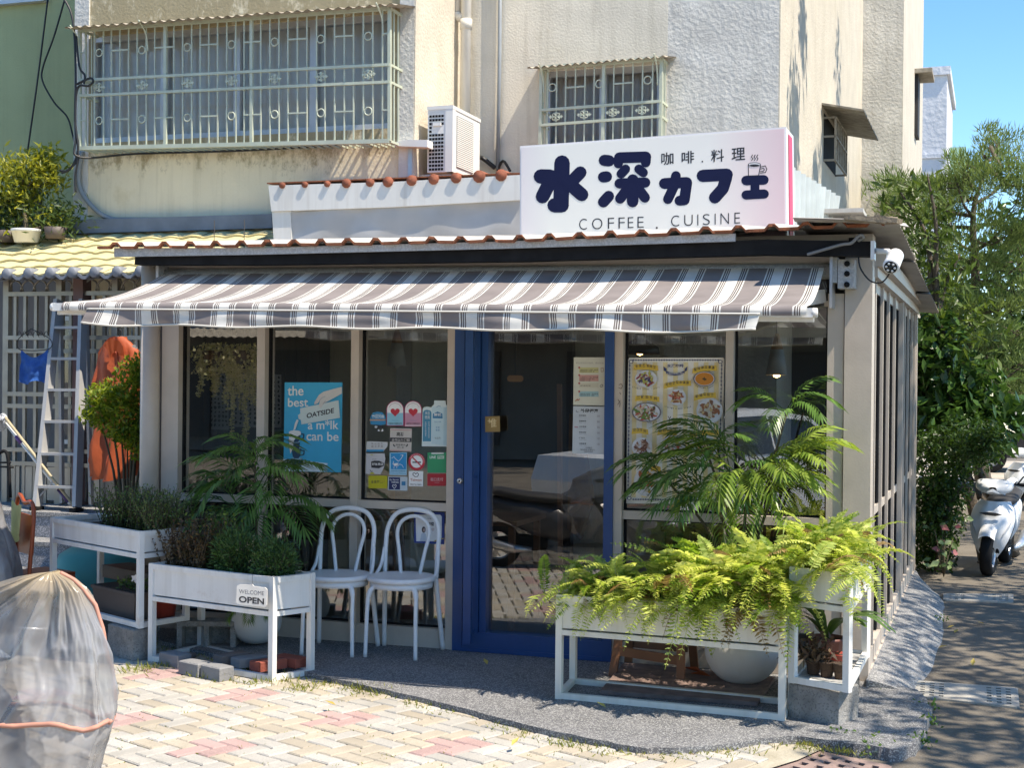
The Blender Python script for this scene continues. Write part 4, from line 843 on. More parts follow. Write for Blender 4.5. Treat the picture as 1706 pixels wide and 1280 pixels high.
p = new_print(*Z8); bg_ = flat((.55, .50, .45)); p.slab([(68, 496), (312, 502), (303, 762), (60, 752)], bg_); p.P([(66, 602), (308, 606), (306, 654), (64, 648)], K_); p.stroke([(75, 514), (305, 520)], 4, RD, False); p.stroke([(66, 745), (300, 754)], 4, RD, False)
p.text('高雄', (138, 586), (232, 588), 46, K_, .02); p.text('合作店家團體', (82, 645), (288, 648), 32, bg_, .02); p.text('用發票中', (130, 694), (235, 697), 22, K_, .01); p.text('好康多', (145, 722), (222, 724), 22, K_, .01)
for x, s in ((112, 1), (255, -1)): p.P([(x-14*s, 676), (x+2*s, 676), (x, 690), (x+14*s, 690), (x+6*s, 712), (x+2*s, 700), (x-8*s, 698)], K_)
done(p, 'sticker', 'beige and black lettered notice sticker below the red heart stickers', 'sticker', 'stickers on the third window pane')
p = new_print(*Z8); p.slab([(62, 770), (254, 768), (252, 1026), (60, 1022)], flat((.35, .62, .75))); p.P([(75, 778), (248, 776), (246, 960), (74, 958)], flat((.01, .27, .55)))
for q in ([(85, 835), (110, 815), (122, 835), (160, 870), (190, 840), (212, 800)], [(108, 870), (98, 900), (120, 920), (150, 912), (158, 890), (112, 895)], [(150, 925), (175, 900), (205, 915), (215, 940)], [(186, 800), (212, 796), (208, 815)], [(110, 925), (110, 950)], [(140, 925), (142, 945)]): p.stroke(q, 5, W_)
p.P([(105, 895), (155, 895), (140, 918), (115, 916)], W_); p.text('高雄市觀光友善店家', (75, 985), (240, 987), 18, DBL); p.text('Kaohsiung Welcome', (72, 1014), (240, 1016), 16, DBL)
done(p, 'sticker', 'blue sticker with a white line drawing of birds, left of the no smoking sign', 'sticker', 'stickers on the third window pane')
p = new_print(*Z8); p.slab([(365+94*math.cos(t*.2618), 875+98*math.sin(t*.2618)) for t in range(24)], RD); p.ell(365, 873, 68, 70, W_); p.stroke([(318, 880), (345, 880)], 13, K_, False); p.stroke([(345, 880), (412, 880)], 15, K_, False); p.stroke([(312, 818), (418, 925)], 14, RD, False)
for i in range(12): t = R(-150+i*14); p.text('本場所禁止吸菸違者罰款'[i % 11], (365+82*math.cos(t)-7, 875+84*math.sin(t)+6), (365+82*math.cos(t)+7, 875+84*math.sin(t)+6), 12, W_)
done(p, 'sticker', 'round red no smoking sticker', 'sticker', 'stickers on the third window pane')
p = new_print(*Z8); p.slab([(486, 770), (697, 768), (696, 998), (486, 995)], flat((.02, .30, .13))); p.P([(530, 770), (668, 769), (668, 788), (530, 790)], flat((.6, .65, .6))); p.text('LINE', (512, 838), (580, 838), 30, W_, .02); p.P([(598, 805), (672, 804), (672, 840), (598, 842)], flat((.5, .6, .52))); p.text('Pay', (606, 836), (662, 835), 26, flat((.02, .3, .13)), .02)
done(p, 'sticker', 'green mobile payment sticker above the red one', 'sticker', 'stickers on the third window pane')
p = new_print(*Z8); p.slab(rr(484, 1008, 696, 1146, 12), flat((.42, .02, .03))); p.text('街口支付', (520, 1092), (662, 1090), 38, flat((.6, .42, .42)), .01); p.stroke([(565, 1108), (620, 1107)], 3, flat((.6, .42, .42)), False); done(p, 'sticker', 'red mobile payment sticker below the green one', 'sticker', 'stickers on the third window pane')
p = new_print(*Z8); p.slab([(276, 978), (438, 980), (436, 1152), (276, 1148)], W_); p.stroke([(325, 1000), (322, 1020), (345, 1042), (375, 1040), (388, 1015), (372, 998), (352, 1012), (345, 1000), (330, 1000)], 7, K_); p.text('Taiwan', (292, 1090), (420, 1092), 28, flat((.55, .2, .12)), .01); p.text('優質台灣友善餐廳店家', (292, 1136), (422, 1140), 16, K_, .01); done(p, 'sticker', 'white square sticker with a heart outline and red Taiwan lettering', 'sticker', 'stickers on the third window pane')
p = new_print(*Z8); p.slab([(45, 1040), (262, 1043), (260, 1200), (42, 1192)], flat((.5, .58, .62))); p.P([(54, 1048), (180, 1050), (178, 1188), (52, 1185)], flat((.015, .025, .10))); p.text('Go, live our', (60, 1088), (165, 1088), 22, W_, .01); p.text('wellness', (80, 1112), (162, 1113), 20, W_, .01); p.stroke([(115, 1176), (92, 1148), (100, 1130), (114, 1142), (130, 1128), (137, 1145), (115, 1176)], 5, W_); p.P([(196, 1095), (240, 1096), (239, 1142), (195, 1140)], DBL); done(p, 'sticker', 'navy and pale blue card sticker, right of the yellow one', 'sticker', 'stickers on the third window pane')
ZL = (600, 680, 7.529)
p = new_print(*ZL); p.slab(rr(104, 850, 340, 1010, 14), flat((.50, .45, .02))); p.text('全支付', (135, 948), (242, 946), 40, K_, .02); p.text('PXPay Plus', (250, 930), (315, 930), 14, flat((.4, .1, .05))); p.text('PLUS', (250, 946), (285, 946), 12, K_); done(p, 'sticker', 'yellow payment sticker at the lower left of the pane', 'sticker', 'stickers on the third window pane')
p = new_print(*ZL); p.slab([(75, 570), (305, 570), (315, 640), (300, 740), (258, 832), (68, 828)], flat((.55, .54, .55))); p.P([(138, 672), (180, 662), (240, 664), (298, 690), (298, 728), (235, 758), (140, 750)], K_); p.text('好客商店', (150, 722), (290, 722), 34, W_, .01); p.text('SHOP', (152, 652), (205, 650), 12, K_); p.P([(120, 815), (160, 806), (185, 828), (130, 830)], flat((.5, .45, .03))); p.stroke([(125, 780), (140, 800), (155, 795)], 8, K_); p.stroke([(130, 585), (160, 592)], 8, flat((.5, .45, .05))); done(p, 'sticker', 'worn white sticker with a black oval emblem, above the yellow one', 'sticker', 'stickers on the third window pane')
p = new_print(*ZL); p.slab([(80, 425), (110, 418), (345, 428), (342, 480), (290, 545), (75, 548)], flat((.60, .60, .58))); p.P([(78, 522), (302, 522), (288, 548), (76, 550)], BLU)
for j, t in enumerate(('友善店家', '刷卡優惠')):
    for i, ch in enumerate(t): p.text(ch, (140+i*40, 460+j*36), (165+i*40, 460+j*36), 26, flat((.3, .24, .2)), .015)
done(p, 'sticker', 'white lettered sticker with a blue lower edge and torn right side', 'sticker', 'stickers on the third window pane')
p = new_print(*ZL); p.slab([(130, 205), (128, 110), (160, 60), (215, 45), (280, 55), (318, 110), (320, 205), (270, 215), (190, 212)], flat((.02, .24, .45))); p.P([(110, 142), (318, 140), (318, 160), (112, 160)], flat((.5, .3, .2))); p.text('歡迎光臨', (150, 128), (300, 126), 40, W_, .01); p.text('SINCE', (190, 95), (260, 94), 18, W_); p.ell(198, 238, 18, 14, flat((.5, .55, .6))); p.ell(255, 238, 32, 22, K_); p.P([(215, 290), (232, 265), (250, 292)], W_); p.P([(262, 296), (280, 260), (294, 292)], W_); done(p, 'sticker', 'worn blue arched sticker at the upper left of the pane', 'sticker', 'stickers on the third window pane')
# -- small poster behind the right chair
p = new_print(690, 850, 11.64); p.slab([(0, 40), (590, 40), (580, 670), (0, 640)], flat((.03, .06, .25))); p.P([(30, 160), (60, 90), (505, 92), (535, 130), (532, 545), (390, 610), (40, 610)], W_); p.text('茶語', (272, 310), (385, 310), 72, K_, .03); p.text('TEA TIME', (255, 182), (330, 184), 24, K_)
p.ell(185, 385, 38, 60, flat((.06, .04, .04))); p.ell(194, 392, 22, 36, flat((.5, .36, .3))); p.P([(140, 460), (185, 440), (225, 470), (240, 610), (110, 610)], flat((.55, .62, .68))); p.text('季節', (300, 410), (390, 410), 60, flat((.55, .4, .35))); p.text('小店', (245, 600), (295, 600), 110, K_); p.P([(380, 625), (400, 590), (570, 545), (575, 560)], flat((.5, .4, .12)))
done(p, 'poster', 'small white and blue poster low in the window behind the right chair', 'poster')
# -- notices on the door
ZD = (930, 580, 6.4)
p = new_print(*ZD, Y=8.2605); p.slab([(166, 100), (518, 100), (510, 614), (160, 608)], flat((.60, .60, .50))); p.text('歡迎來到深水咖啡，請你知道：', (190, 170), (492, 172), 22, flat((.35, .34, .3)), .005)
for y, c, t, n in ((235, (.52, .50, .25), '請點選低消以上的餐，謝謝您', 2), (315, (.55, .30, .26), '內用限時 九十分鐘，請勿喧嘩', 3), (402, (.55, .53, .42), '請勿飲用外食', 1), (490, (.30, .48, .52), '寵物請勿落地，請用推車', 2)):
    p.rect(222, y-28, 430, y+10+n*10, flat(c)); p.ell(224, y-26, 11, 11, flat((.45, .1, .1))); 
    for k in range(n): p.text(t[:len(t)-k*2], (236, y+6+k*17), (425-k*40-(n == 1)*80, y+6+k*17), 13, K_, .005)
p.stroke([(455, 215), (480, 212), (482, 250), (458, 254), (455, 215)], 5, flat((.35, .22, .12))); p.stroke([(445, 405), (465, 388), (478, 398), (468, 415), (448, 416)], 5, K_); p.stroke([(185, 565), (205, 545), (210, 560), (228, 545)], 8, flat((.45, .15, .08))); p.ell(480, 320, 20, 18, flat((.62, .6, .45)))
done(p, 'notice', 'cream notice of house rules with four coloured bands, upper sheet on the door', 'notice')
p = new_print(*ZD, Y=8.2605); p.slab([(160, 620), (512, 628), (500, 1136), (150, 1126)], flat((.50, .54, .57))); p.text('外帶優惠', (236, 690), (428, 692), 42, K_, .03); p.stroke([(195, 665), (190, 680), (215, 684)], 4, K_)
for i, (t, n) in enumerate((('美式咖啡', '50'), ('拿鐵咖啡', '80'), ('卡布奇諾', '85'), ('季節水果茶', '90'), ('巧克力', '100'), ('抹茶歐蕾', '100'))): y = 728+i*60; p.text(t, (222, y), (298-(i == 4)*15, y+1), 17, K_, .006); p.text('Hot / Ice', (222, y+16), (300, y+17), 9, flat((.3, .3, .32))); p.text(n, (415, y+10), (442, y+10), 22, flat((.25, .25, .28)))
p.text('外帶飲品', (292, 1072), (362, 1073), 15, K_); p.text('現金結帳 折價五元', (235, 1092), (390, 1095), 15, K_); p.text('環保杯再折', (275, 1112), (370, 1114), 14, K_); p.stroke([(178, 843), (205, 845)], 12, flat((.45, .2, .25)))
done(p, 'notice', 'pale blue takeaway price list, lower sheet on the door', 'notice')
# -- menu poster
ZM = (1040, 580, 4.572)
p = new_print(*ZM); mw = flat((.80, .78, .72)); p.slab([(38, 75), (752, 74), (762, 84), (742, 1190), (8, 1185), (30, 90)], mw)
ylw = flat((.80, .68, .38))
for i in range(9): x = 62+i*78; p.P([(x, 108), (x+34, 108), (x+26, 1140), (x-8, 1140)], ylw)
for q in ([(60, 92), (725, 92)], [(742, 118), (722, 1130)], [(700, 1160), (60, 1155)], [(28, 1120), (42, 118)]):
    p.stroke(q, 3.5, NV, False); n = 34; a, b = q
    for i in range(n): t = (i+.5)/n; p.ell(a[0]+(b[0]-a[0])*t, a[1]+(b[1]-a[1])*t, 6, 6, NV, 8)
for x, y in ((52, 105), (732, 105), (710, 1150), (38, 1145)): p.ell(x, y, 18, 14, NV, 12); p.ell(x, y, 12, 9, mw, 12)
p.text('水深咖啡', (325, 150), (452, 150), 28, NV, .03); p.P([(318, 170), (345, 185), (390, 192), (430, 186), (462, 170), (460, 192), (430, 205), (390, 210), (350, 206), (318, 194)], NV); p.P([(298, 140), (325, 160), (318, 180), (300, 172)], NV); p.P([(482, 140), (458, 160), (464, 180), (478, 172)], NV)
p.text('小巷料理x職人咖啡', (325, 200), (455, 200), 13, mw); p.text('Yummy', (332, 582), (465, 585), 62, K_, -.002)
lyl = flat((.62, .42, .06))
FO = [(165, 235, 85, 65, 'fruit', (165, 152), 190, '水果石鍋拌飯', 'Fruits Greek Yogurt', (168, 320)), (610, 235, 84, 58, 'soup', (612, 165), 190, '蟹味南瓜濃湯', 'Pumpkin Soup', (612, 310)), (402, 375, 70, 62, 'waffle', (406, 280), 210, '可頌夾蛋冰淇淋', 'Croffle & Ice cream', (408, 468)),
      (170, 490, 112, 74, 'sand', (175, 390), 190, '三鮮治系列', 'Sandwich', (208, 575)), (650, 478, 100, 98, 'rice', (615, 372), 170, '歐姆蛋包飯', '', None), (135, 755, 78, 72, 'cake', (120, 640), 130, '甜點系列', '', None), (372, 752, 92, 95, 'salad', (325, 648), 150, '凱薩沙拉', 'Salad', (450, 848)), (612, 762, 98, 100, 'pasta', (606, 655), 230, '義式料理燉飯套餐', 'Pasta', (545, 855)), (165, 1020, 92, 110, 'salad2', (240, 925), 80, '早午餐', 'Brunch', (205, 1140))]
PALS = {'fruit': [(.5, .2, .06), (.25, .04, .06), (.4, .4, .1), (.06, .05, .12)], 'soup': [(.55, .2, .02)], 'waffle': [(.3, .1, .03), (.5, .12, .08), (.55, .4, .2), (.2, .06, .03)], 'sand': [(.12, .06, .03), (.5, .42, .3), (.1, .2, .04), (.4, .08, .06)], 'rice': [(.55, .4, .2), (.3, .12, .06), (.55, .5, .4), (.2, .1, .06)], 'cake': [(.15, .06, .04), (.25, .12, .08), (.5, .4, .35)], 'salad': [(.15, .28, .04), (.45, .1, .06), (.5, .4, .12), (.15, .05, .08), (.55, .5, .4)], 'pasta': [(.5, .3, .05), (.3, .06, .04), (.55, .45, .2), (.1, .14, .03)], 'salad2': [(.45, .12, .05), (.5, .3, .06), (.12, .22, .04), (.5, .45, .35)]}
for cx, cy_, rx, ry, kd, lb, lw, t, en, ep in FO:
    p.ell(cx, cy_, rx, ry, flat((.14, .13, .15)) if kd in ('soup', 'sand') else flat((.56, .59, .64)), 26); p.ell(cx, cy_, rx*.9, ry*.9, flat((.60, .62, .66)), 26)
    if kd == 'soup': p.ell(cx, cy_, rx*.84, ry*.84, flat((.55, .20, .02)), 24)
    else:
        for i in range(46):
            a, r_ = rnd(0, 6.28), math.sqrt(random.random())*.72; s = rnd(.10, .24); c = random.choice(PALS[kd])
            p.ell(cx+rx*r_*math.cos(a), cy_+ry*r_*math.sin(a), rx*s*rnd(.6, 1.6), ry*s*.6, flat(c), 7, rot=rnd(0, 3))
    if kd == 'soup': p.stroke([(cx-8, cy_), (cx+10, cy_+4)], 14, flat((.08, .05, .02))); p.stroke([(cx, cy_-10), (cx+2, cy_+10)], 8, flat((.08, .05, .02)))
    sl = -8 if lb[0] > 400 else 6
    p.P([(lb[0]-lw/2, lb[1]+22-sl), (lb[0]-lw/2+6, lb[1]-18-sl), (lb[0], lb[1]-30), (lb[0]+lw/2-4, lb[1]-24+sl), (lb[0]+lw/2, lb[1]+16+sl), (lb[0], lb[1]+10)], lyl)
    n = len(t)
    for i, ch in enumerate(t): x = lb[0]-lw/2+14+(lw-28)*i/n; y = lb[1]+6-12*math.sin(math.pi*(i+.5)/n)+(sl*(2*(i+.5)/n-1)); p.text(ch, (x, y), (x+(lw-28)/n*.8, y), 24, K_, .015)
    if en:
        m_ = len(en); tot = 11.*m_
        for i, ch in enumerate(en):
            if ch != ' ': x = ep[0]-tot/2+i*11; y = ep[1]-18*(abs(i-m_/2)/(m_/2))**2; p.text(ch, (x, y), (x+6, y), 11, K_, .01)
done(p, 'menu_poster', 'large yellow striped menu poster of nine dishes inside the window right of the door', 'poster')
# graffiti-like marks on the mullion by the door
p = Print(PL(8.199, 740, 530, 3.46), .0005, .0001)
for q in ([(1008, 385), (1020, 380), (1028, 392), (1020, 408), (1006, 402)], [(1012, 430), (1018, 440)], [(1002, 470), (1014, 490), (1012, 512)], [(1000, 500), (1014, 478)]): p.stroke(q, 4, flat((.16, .12, .1)))
done(p, 'scribble', 'small dark scribbled doodle on the beige post right of the door', 'scribble')
# =================================================================== INSIDE THE CAFE
def specimen_print(x0, y0, x1, y1, nx, ny, lab):
    p = Print(PL(8.9, 240, 540, 3.555), .001, .0001); p.slab([(x0, y0), (x1, y0+10), (x1, y1), (x0, y1-5)], flat((.36, .36, .36)))
    for i in range(nx):
        for j in range(ny): p.ell(x0+(x1-x0)*(i+.5)/nx+rnd(-3, 3), y0+14+(y1-y0-30)*(j+.5)/ny+rnd(-3, 3), rnd(4, 9), rnd(6, 13), flat((.05, .05, .05)), 7, rot=rnd(-.6, .6))
    done(p, 'wall_print', lab, 'print')
specimen_print(295, 285, 500, 628, 9, 12, 'pale print of dark leaf specimens hanging inside behind the trailing plants'); specimen_print(530, 290, 812, 615, 10, 11, 'second pale specimen print, seen through the glass left of the blue poster')
# hanging trailing plants
tm = leafm('trailing_leaf', (.58, .56, .18), (.85, .77, .44), .45)
def hanging(x, y, w_, n, Lmin, Lmax, lab, extra=()):
    c = oy(x, y, 8.38); t = thing('hanging_plant', lab, 'plant', c, 'trailing plants hanging inside the window')
    MB().lathe(c, [(0, -.09), (.05, -.09), (.075, .02), (.07, .03), (.06, .0), (0, 0)], pm('brown_basket', (.12, .06, .03), .9, .2, 12), 14).obj('pot', t)
    mb = MB()
    for a in (0, 2.1, 4.2): mb.tube([c+V((.07*math.cos(a), .07*math.sin(a), .02)), c+V((0, 0, .5)), c+V((0, 0, .9))], .003, M['dark'], 4)
    mb.obj('hanger', t); vb = MB(); fb = MB()
    L_ = [rnd(Lmin, Lmax*.8) for _ in range(n)]+list(extra)
    for l in L_:
        a = rnd(0, 6.28); r = w_*math.sqrt(random.random()); q = c+V((math.cos(a)*.06, math.sin(a)*.05, .03)); e = V((c.x+math.cos(a)*r, c.y+math.sin(a)*min(r, .05)-.01, c.z))
        pts = [q, e+V((0, 0, .02))]; k = int(l/.04)
        for i in range(1, k): pts.append(e+V((.012*math.sin(i*.9+a*3), .01*math.cos(i*.7+a), -.04*i)))
        vb.tube(pts, .0018, tm, 3)
        for p_ in curve3(pts, 4):
            if random.random() < .85:
                for s in (-1, 1): fb.leaf(p_, V((s, rnd(-.8, .8), rnd(-.4, .4))), rdir(), rnd(.016, .026), rnd(.012, .018), tm)
    for _ in range(700): q = c+V((random.gauss(0, w_*.6), random.gauss(0, .05), rnd(-.12, .07))); fb.leaf(q, rdir(), rdir(), .026, .018, tm)
    stuff(vb.obj('vine', t)); stuff(fb.obj('foliage', t))
hanging(355, 592, .10, 16, .15, .42, 'shorter yellowish trailing plant in a basket, left one inside the first window')
hanging(405, 592, .13, 26, .15, .55, 'longer yellowish trailing plant with strands down to the palm, right one inside the first window', (.62, .72, .80))
# pendant lamps
wd = pm('pale_wood_cone', (.45, .22, .08), .5, .15, 8); lw = pm('white_lamp_shade', (.55, .55, .52), .5, .03, 6); bu = emitm('lit_bulb', (1, .62, .25), 6)
def pendant(x, y0, y1, Y, lab, lit):
    t0, b = oy(x, y0, Y), oy(x, y1, Y); h = t0.z-b.z; t = thing('pendant_lamp', lab, 'lamp', t0, 'white cone pendant lamps inside the cafe')
    MB().lathe(b, [(h*.26, 0), (h*.265, .0), (h*.15, h*.62), (h*.14, h*.62), (h*.25, .004)], lw, 20).obj('lamp_shade', t); MB().lathe(b, [(h*.15, h*.62), (h*.05, h), (0, h)], wd, 16).obj('cone', t)
    MB().tube([t0, (t0.x, t0.y, 2.49)], .004, M['wire'], 5).obj('cord', t)
    MB().lathe(b, [(0, -.02), (.022, -.01), (.025, .02), (.012, .05)], bu if lit else lw, 10).obj('bulb', t)
pendant(1294, 556, 625, 9.6, 'white cone pendant lamp with a wood top, alone in the right window', True)
pendant(661, 548, 610, 10.2, 'white cone pendant lamp with a wood top, left of the pair behind the stickers', False); pendant(678, 548, 604, 10.9, 'white cone pendant lamp with a wood top, right of the pair behind the stickers', False)
c = oy(1066, 578, 9.3); t = thing('dome_lamp', 'dark dome pendant lamp above the menu poster', 'lamp', c); dk = pm('dark_lamp_metal', (.03, .022, .018), .4, .1, 8)
MB().lathe(c, [(.13, -.05), (.135, -.045), (.125, .0), (.08, .03), (.04, .05), (.03, .1), (0, .1)], dk, 24).obj('lamp_shade', t); MB().tube([c+V((0, 0, .1)), (c.x, c.y, 2.49)], .005, M['wire'], 5).obj('cord', t); MB().lathe(c+V((0, 0, -.04)), [(0, -.02), (.02, -.01), (.022, .02), (0, .04)], bu, 10).obj('bulb', t)
# wooden open sign hanging on a chain behind the door glass
c = oy(858, 631, 8.5); t = thing('hanging_tag', 'small rounded orange wooden tag on a chain inside the door', 'tag', c)
mb = MB(); mb.prism([c+V((a*.052/15.-.0, 0, b*.02/6)) for a, b in rr(-15, -6, 15, 6, 5.5)], (0, .012, 0), wd); mb.obj('board', t); MB().tube([c+V((0, .006, .02)), c+V((0, .006, .15)), (c.x, c.y+.006, 2.4)], .004, M['black'], 5).obj('chain', t)
def table(x, y, w_, d, lab):
    t = thing('wooden_table', lab, 'table', (x, y, .02)); MB().box(x-w_/2, y-d/2, .72, x+w_/2, y+d/2, .755, M['wood']).obj('tabletop', t)
    for sx in (-1, 1):
        for s2 in (-1, 1): MB().box(x+sx*(w_/2-.05)-.02, y+s2*(d/2-.05)-.02, .02, x+sx*(w_/2-.05)+.02, y+s2*(d/2-.05)+.02, .72, M['wood']).obj('leg', t)
table(-3.6, 9.3, 1.2, .65, 'brown wooden table inside behind the two white chairs'); table(-1.6, 9.4, .9, .65, 'brown wooden table inside behind the menu poster'); table(-4.7, 9.9, .8, .7, 'brown wooden table inside behind the first window')
# leaning board, beam and post seen through the door
tag(MB().bar(oy(932, 640, 9.4), oy(934, 990, 9.4), .03, .03, M['wood']).obj('wooden_pole'), 'thin brown pole standing inside behind the door glass', 'pole')
tag(MB().prism([oy(x, y, 9.6) for x, y in ((948, 690), (962, 690), (985, 830), (965, 900), (945, 880))], (0, .1, 0), pm('fur_brown', (.16, .08, .03), .9, .3, 10, .5, 40)).obj('brown_coat'), 'brown shape like a hanging coat inside right of the pole', 'coat')
# =================================================================== PLANTERS
def planter(label, A, Bp, C, D_, z0, ztop, zpan, m, rails=True, shelf=None, group='white metal planters in front of the cafe'):
    """A front left, Bp front right, C back right, D_ back left foot points (x, y)"""
    t = thing('planter', label, 'planter', (A[0], A[1], z0), group); s = .034
    pts = [V((p[0], p[1], 0)) for p in (A, Bp, C, D_)]; ctr = sum(pts, V())/4; Zv = lambda p, z: V((p.x, p.y, z))
    ex = (pts[1]-pts[0]).normalized()
    for p in pts: MB().bar(Zv(p, z0), Zv(p, ztop), s, s, m, ex).obj('leg', t)
    for i in range(4):
        a, b = pts[i], pts[(i+1) % 4]; d = (b-a).normalized()*s*.5
        MB().bar(Zv(a+d, ztop-s*.5-.001), Zv(b-d, ztop-s*.5-.001), s*.94, s*.94, m).obj('rim', t); MB().bar(Zv(a+d, zpan), Zv(b-d, zpan), s*.9, s*.8, m).obj('rail', t)
        MB().bar(Zv(a+d, (zpan+ztop)/2-.003), Zv(b-d, (zpan+ztop)/2-.003), s*.4, ztop-zpan-.05, m).obj('panel', t)
        if rails: MB().bar(Zv(a+d, z0+s*.5), Zv(b-d, z0+s*.5), s*.9, s*.9, m).obj('base_rail', t)
    inn = [ctr+(p-ctr)*.93 for p in pts]
    MB().poly([Zv(p, ztop-.05) for p in inn], M['soil']).poly([Zv(p, zpan+.012) for p in inn], m).obj('soil', t)
    if shelf: MB().poly([Zv(p, z0+.02) for p in inn], shelf).obj('shelf', t)
    return t
Wt, Cr = M['white'], M['cream']
planter('white planter raised on concrete blocks at the back left, holding a low thyme-like bush', (-5.81, 7.86), (-4.825, 7.36), (-4.72, 7.70), (-5.70, 8.22), .19, .77, .62, Wt)
planter('white planter with the open sign and two round shrubs, before the chairs', (-5.02, 7.78)[0:0] or (-4.74, 7.36), (-3.81, 7.12), (-3.69, 7.35), (-4.66, 7.78), .0, .583, .375, Wt)
planter('long cream planter overflowing with yellow green ferns', (-2.152, 7.165), (-.985, 7.105), (-.985, 7.45), (-2.185, 7.54), .028, .575, .378, Cr)
planter('small white planter on concrete blocks at the corner, holding ferns above a shelf of pots', (-.945, 7.19), (-.668, 7.065), (-.66, 8.0), (-.92, 8.06), .20, .78, .60, Wt, shelf=M['galv'])
# open sign
so_ = oy(420, 978, 7.05); PLs = PL(7.06, 230, 820, 3.219); p = Print(PLs, .0, .0004)
# the sign hangs on the slanted front: shift so that it touches the panel
p.slab([(530, 504), (545, 497), (590, 499), (610, 495), (622, 507), (682, 514), (692, 526), (690, 608), (680, 618), (534, 602), (526, 592)], pm('enamel_sign', (.70, .68, .63), .5, .08, 14, c2=(.3, .16, .08), c2amt=.15), .006)
p.text('WELCOME', (542, 545), (676, 556), 22, flat((.10, .10, .12)), -.002); p.text('OPEN', (541, 592), (676, 606), 34, K_, .03); p.stroke([(612, 498), (614, 440)], 2, K_, False)
tag(p.obj('open_sign'), 'small white enamel sign reading welcome open, hung on the front of the planter', 'sign')
# concrete blocks and bricks under the planters
def block(c, rz, L_, W2, Hh, label, name='concrete_block', hollow=False, m=None, cat='block', group=None):
    c = V(c); mb = MB(); m = m or M['conc']; q = []
    if not hollow:
        k = brickmesh(m, L_, W2, Hh, Hh)
        mb.v, mb.f, mb.m, mb.sm, mb.mats = k.v, k.f, k.m, k.sm, k.mats
    else:
        mb.box(-L_/2, -W2/2, 0, L_/2, W2/2, .03, m).box(-L_/2, -W2/2, Hh-.03, L_/2, W2/2, Hh, m)
        for x in (-L_/2, -.016, L_/2-.032): mb.box(x, -W2/2+.001, .03, x+.032, W2/2-.001, Hh-.03, m)
        mb.box(-L_/2+.032, W2/2-.03, .03, L_/2-.032, W2/2-.02, Hh-.03, m)
    o = mb.obj(name); o.location = c; o.rotation_euler = (0, 0, rz); return tag(o, label, cat, group)
block((-4.94, 7.44, 0), R(-27), .30, .14, .185, 'solid end of a concrete block under the right corner of the raised planter')
block((-4.62, 7.80, 0), R(20), .36, .15, .185, 'hollow concrete block with open holes beside the raised planter', hollow=True)
block((-5.70, 8.0, 0), R(-27), .30, .30, .185, 'concrete block under the far left end of the raised planter')
block((-.80, 7.25, 0), R(-20), .27, .22, .195, 'concrete block under the front of the corner planter')
block((-.78, 7.75, 0), R(5), .22, .24, .195, 'concrete block under the back of the corner planter')
pav = pm('grey_paver', (.22, .22, .22), .95, .15, 6, .6, 100); redb = pm('red_clay_brick', (.28, .07, .045), .9, .15, 8, .5, 90); brb = pm('brownish_paver', (.19, .15, .13), .95, .2, 6, .6, 100)
for (px_, py_, a, mm, lab) in ((284, 1112, -20, pav, 'largest grey brick lying at the left foot of the open planter'), (317, 1127, -20, pav, 'grey brick second from the left in the row at the planter foot'), (354, 1134, -22, pav, 'grey brick at the right end of the row at the planter foot')):
    q = oz(px_, py_, 0); block((q.x, q.y+.05, 0), R(a), .17, .10, .075, lab, 'paving_block', m=mm, cat='brick', group='loose bricks by the open planter')
for (px_, py_, a, mm, lab, nm) in ((379, 1117, 62, brb, 'brownish brick resting inside the frame base of the open planter, left of the grey one', 'paving_block'), (408, 1122, 62, pav, 'grey brick inside the planter frame between the brownish and the red bricks', 'paving_block'), (440, 1128, 62, redb, 'red brick inside the planter frame, left of the other red one', 'red_brick'), (476, 1122, -18, redb, 'red brick at the right corner inside the planter frame', 'red_brick')):
    q = oz(px_, py_, .0); block((q.x, q.y+.05, .034), R(a), .19, .095, .055, lab, nm, m=mm, cat='brick', group='loose bricks by the open planter')
q = oz(300, 1098, 0); block((q.x, q.y, 0), R(10), .16, .12, .03, 'flat brown stone lying in the frame of the open planter', 'flat_stone', m=brb, cat='stone')
# troughs and pots
def pot(x, y, z, r, h, m, label, name='plant_pot', cat='pot', soil=True, n=18, group=None):
    t = thing(name, label, cat, (x, y, z), group)
    MB().lathe((x, y, z), [(0, 0), (r*.72, 0), (r*.95, h*.88), (r, h*.88), (r, h), (r*.93, h), (r*.86, h*.85), (0, h*.85)], m, n).obj('body', t)
    if soil: MB().lathe((x, y, z), [(0, h*.87), (r*.86, h*.87)], M['soil'], n).obj('soil', t)
    return t
brn = pm('brown_plastic_pot', (.16, .055, .04), .5, .1, 6); redp = pm('red_plastic_pot', (.30, .045, .03), .45, .1, 6); tr_ = pm('dark_brown_trough', (.09, .07, .06), .6, .1, 5)
pot(-4.85, 7.66, .21, .09, .16, redp, 'red plastic pot on the lower rail of the raised planter')
t = thing('trough', 'dark brown plastic trough with a small white flower under the raised planter', 'trough', (-5.15, 7.75, .2)); c = V((-5.14, 7.70, .2)); ex = V((.89, -.45, 0)); eyy = V((.45, .89, 0))
def obx(mb, c, a, b, z0, z1, fl, m): mb.hexa([c-ex*a-eyy*b+V((0, 0, z0)), c+ex*a-eyy*b+V((0, 0, z0)), c+ex*a+eyy*b+V((0, 0, z0)), c-ex*a+eyy*b+V((0, 0, z0)), c-ex*a*fl-eyy*b*fl+V((0, 0, z1)), c+ex*a*fl-eyy*b*fl+V((0, 0, z1)), c+ex*a*fl+eyy*b*fl+V((0, 0, z1)), c-ex*a*fl+eyy*b*fl+V((0, 0, z1))], m); return mb
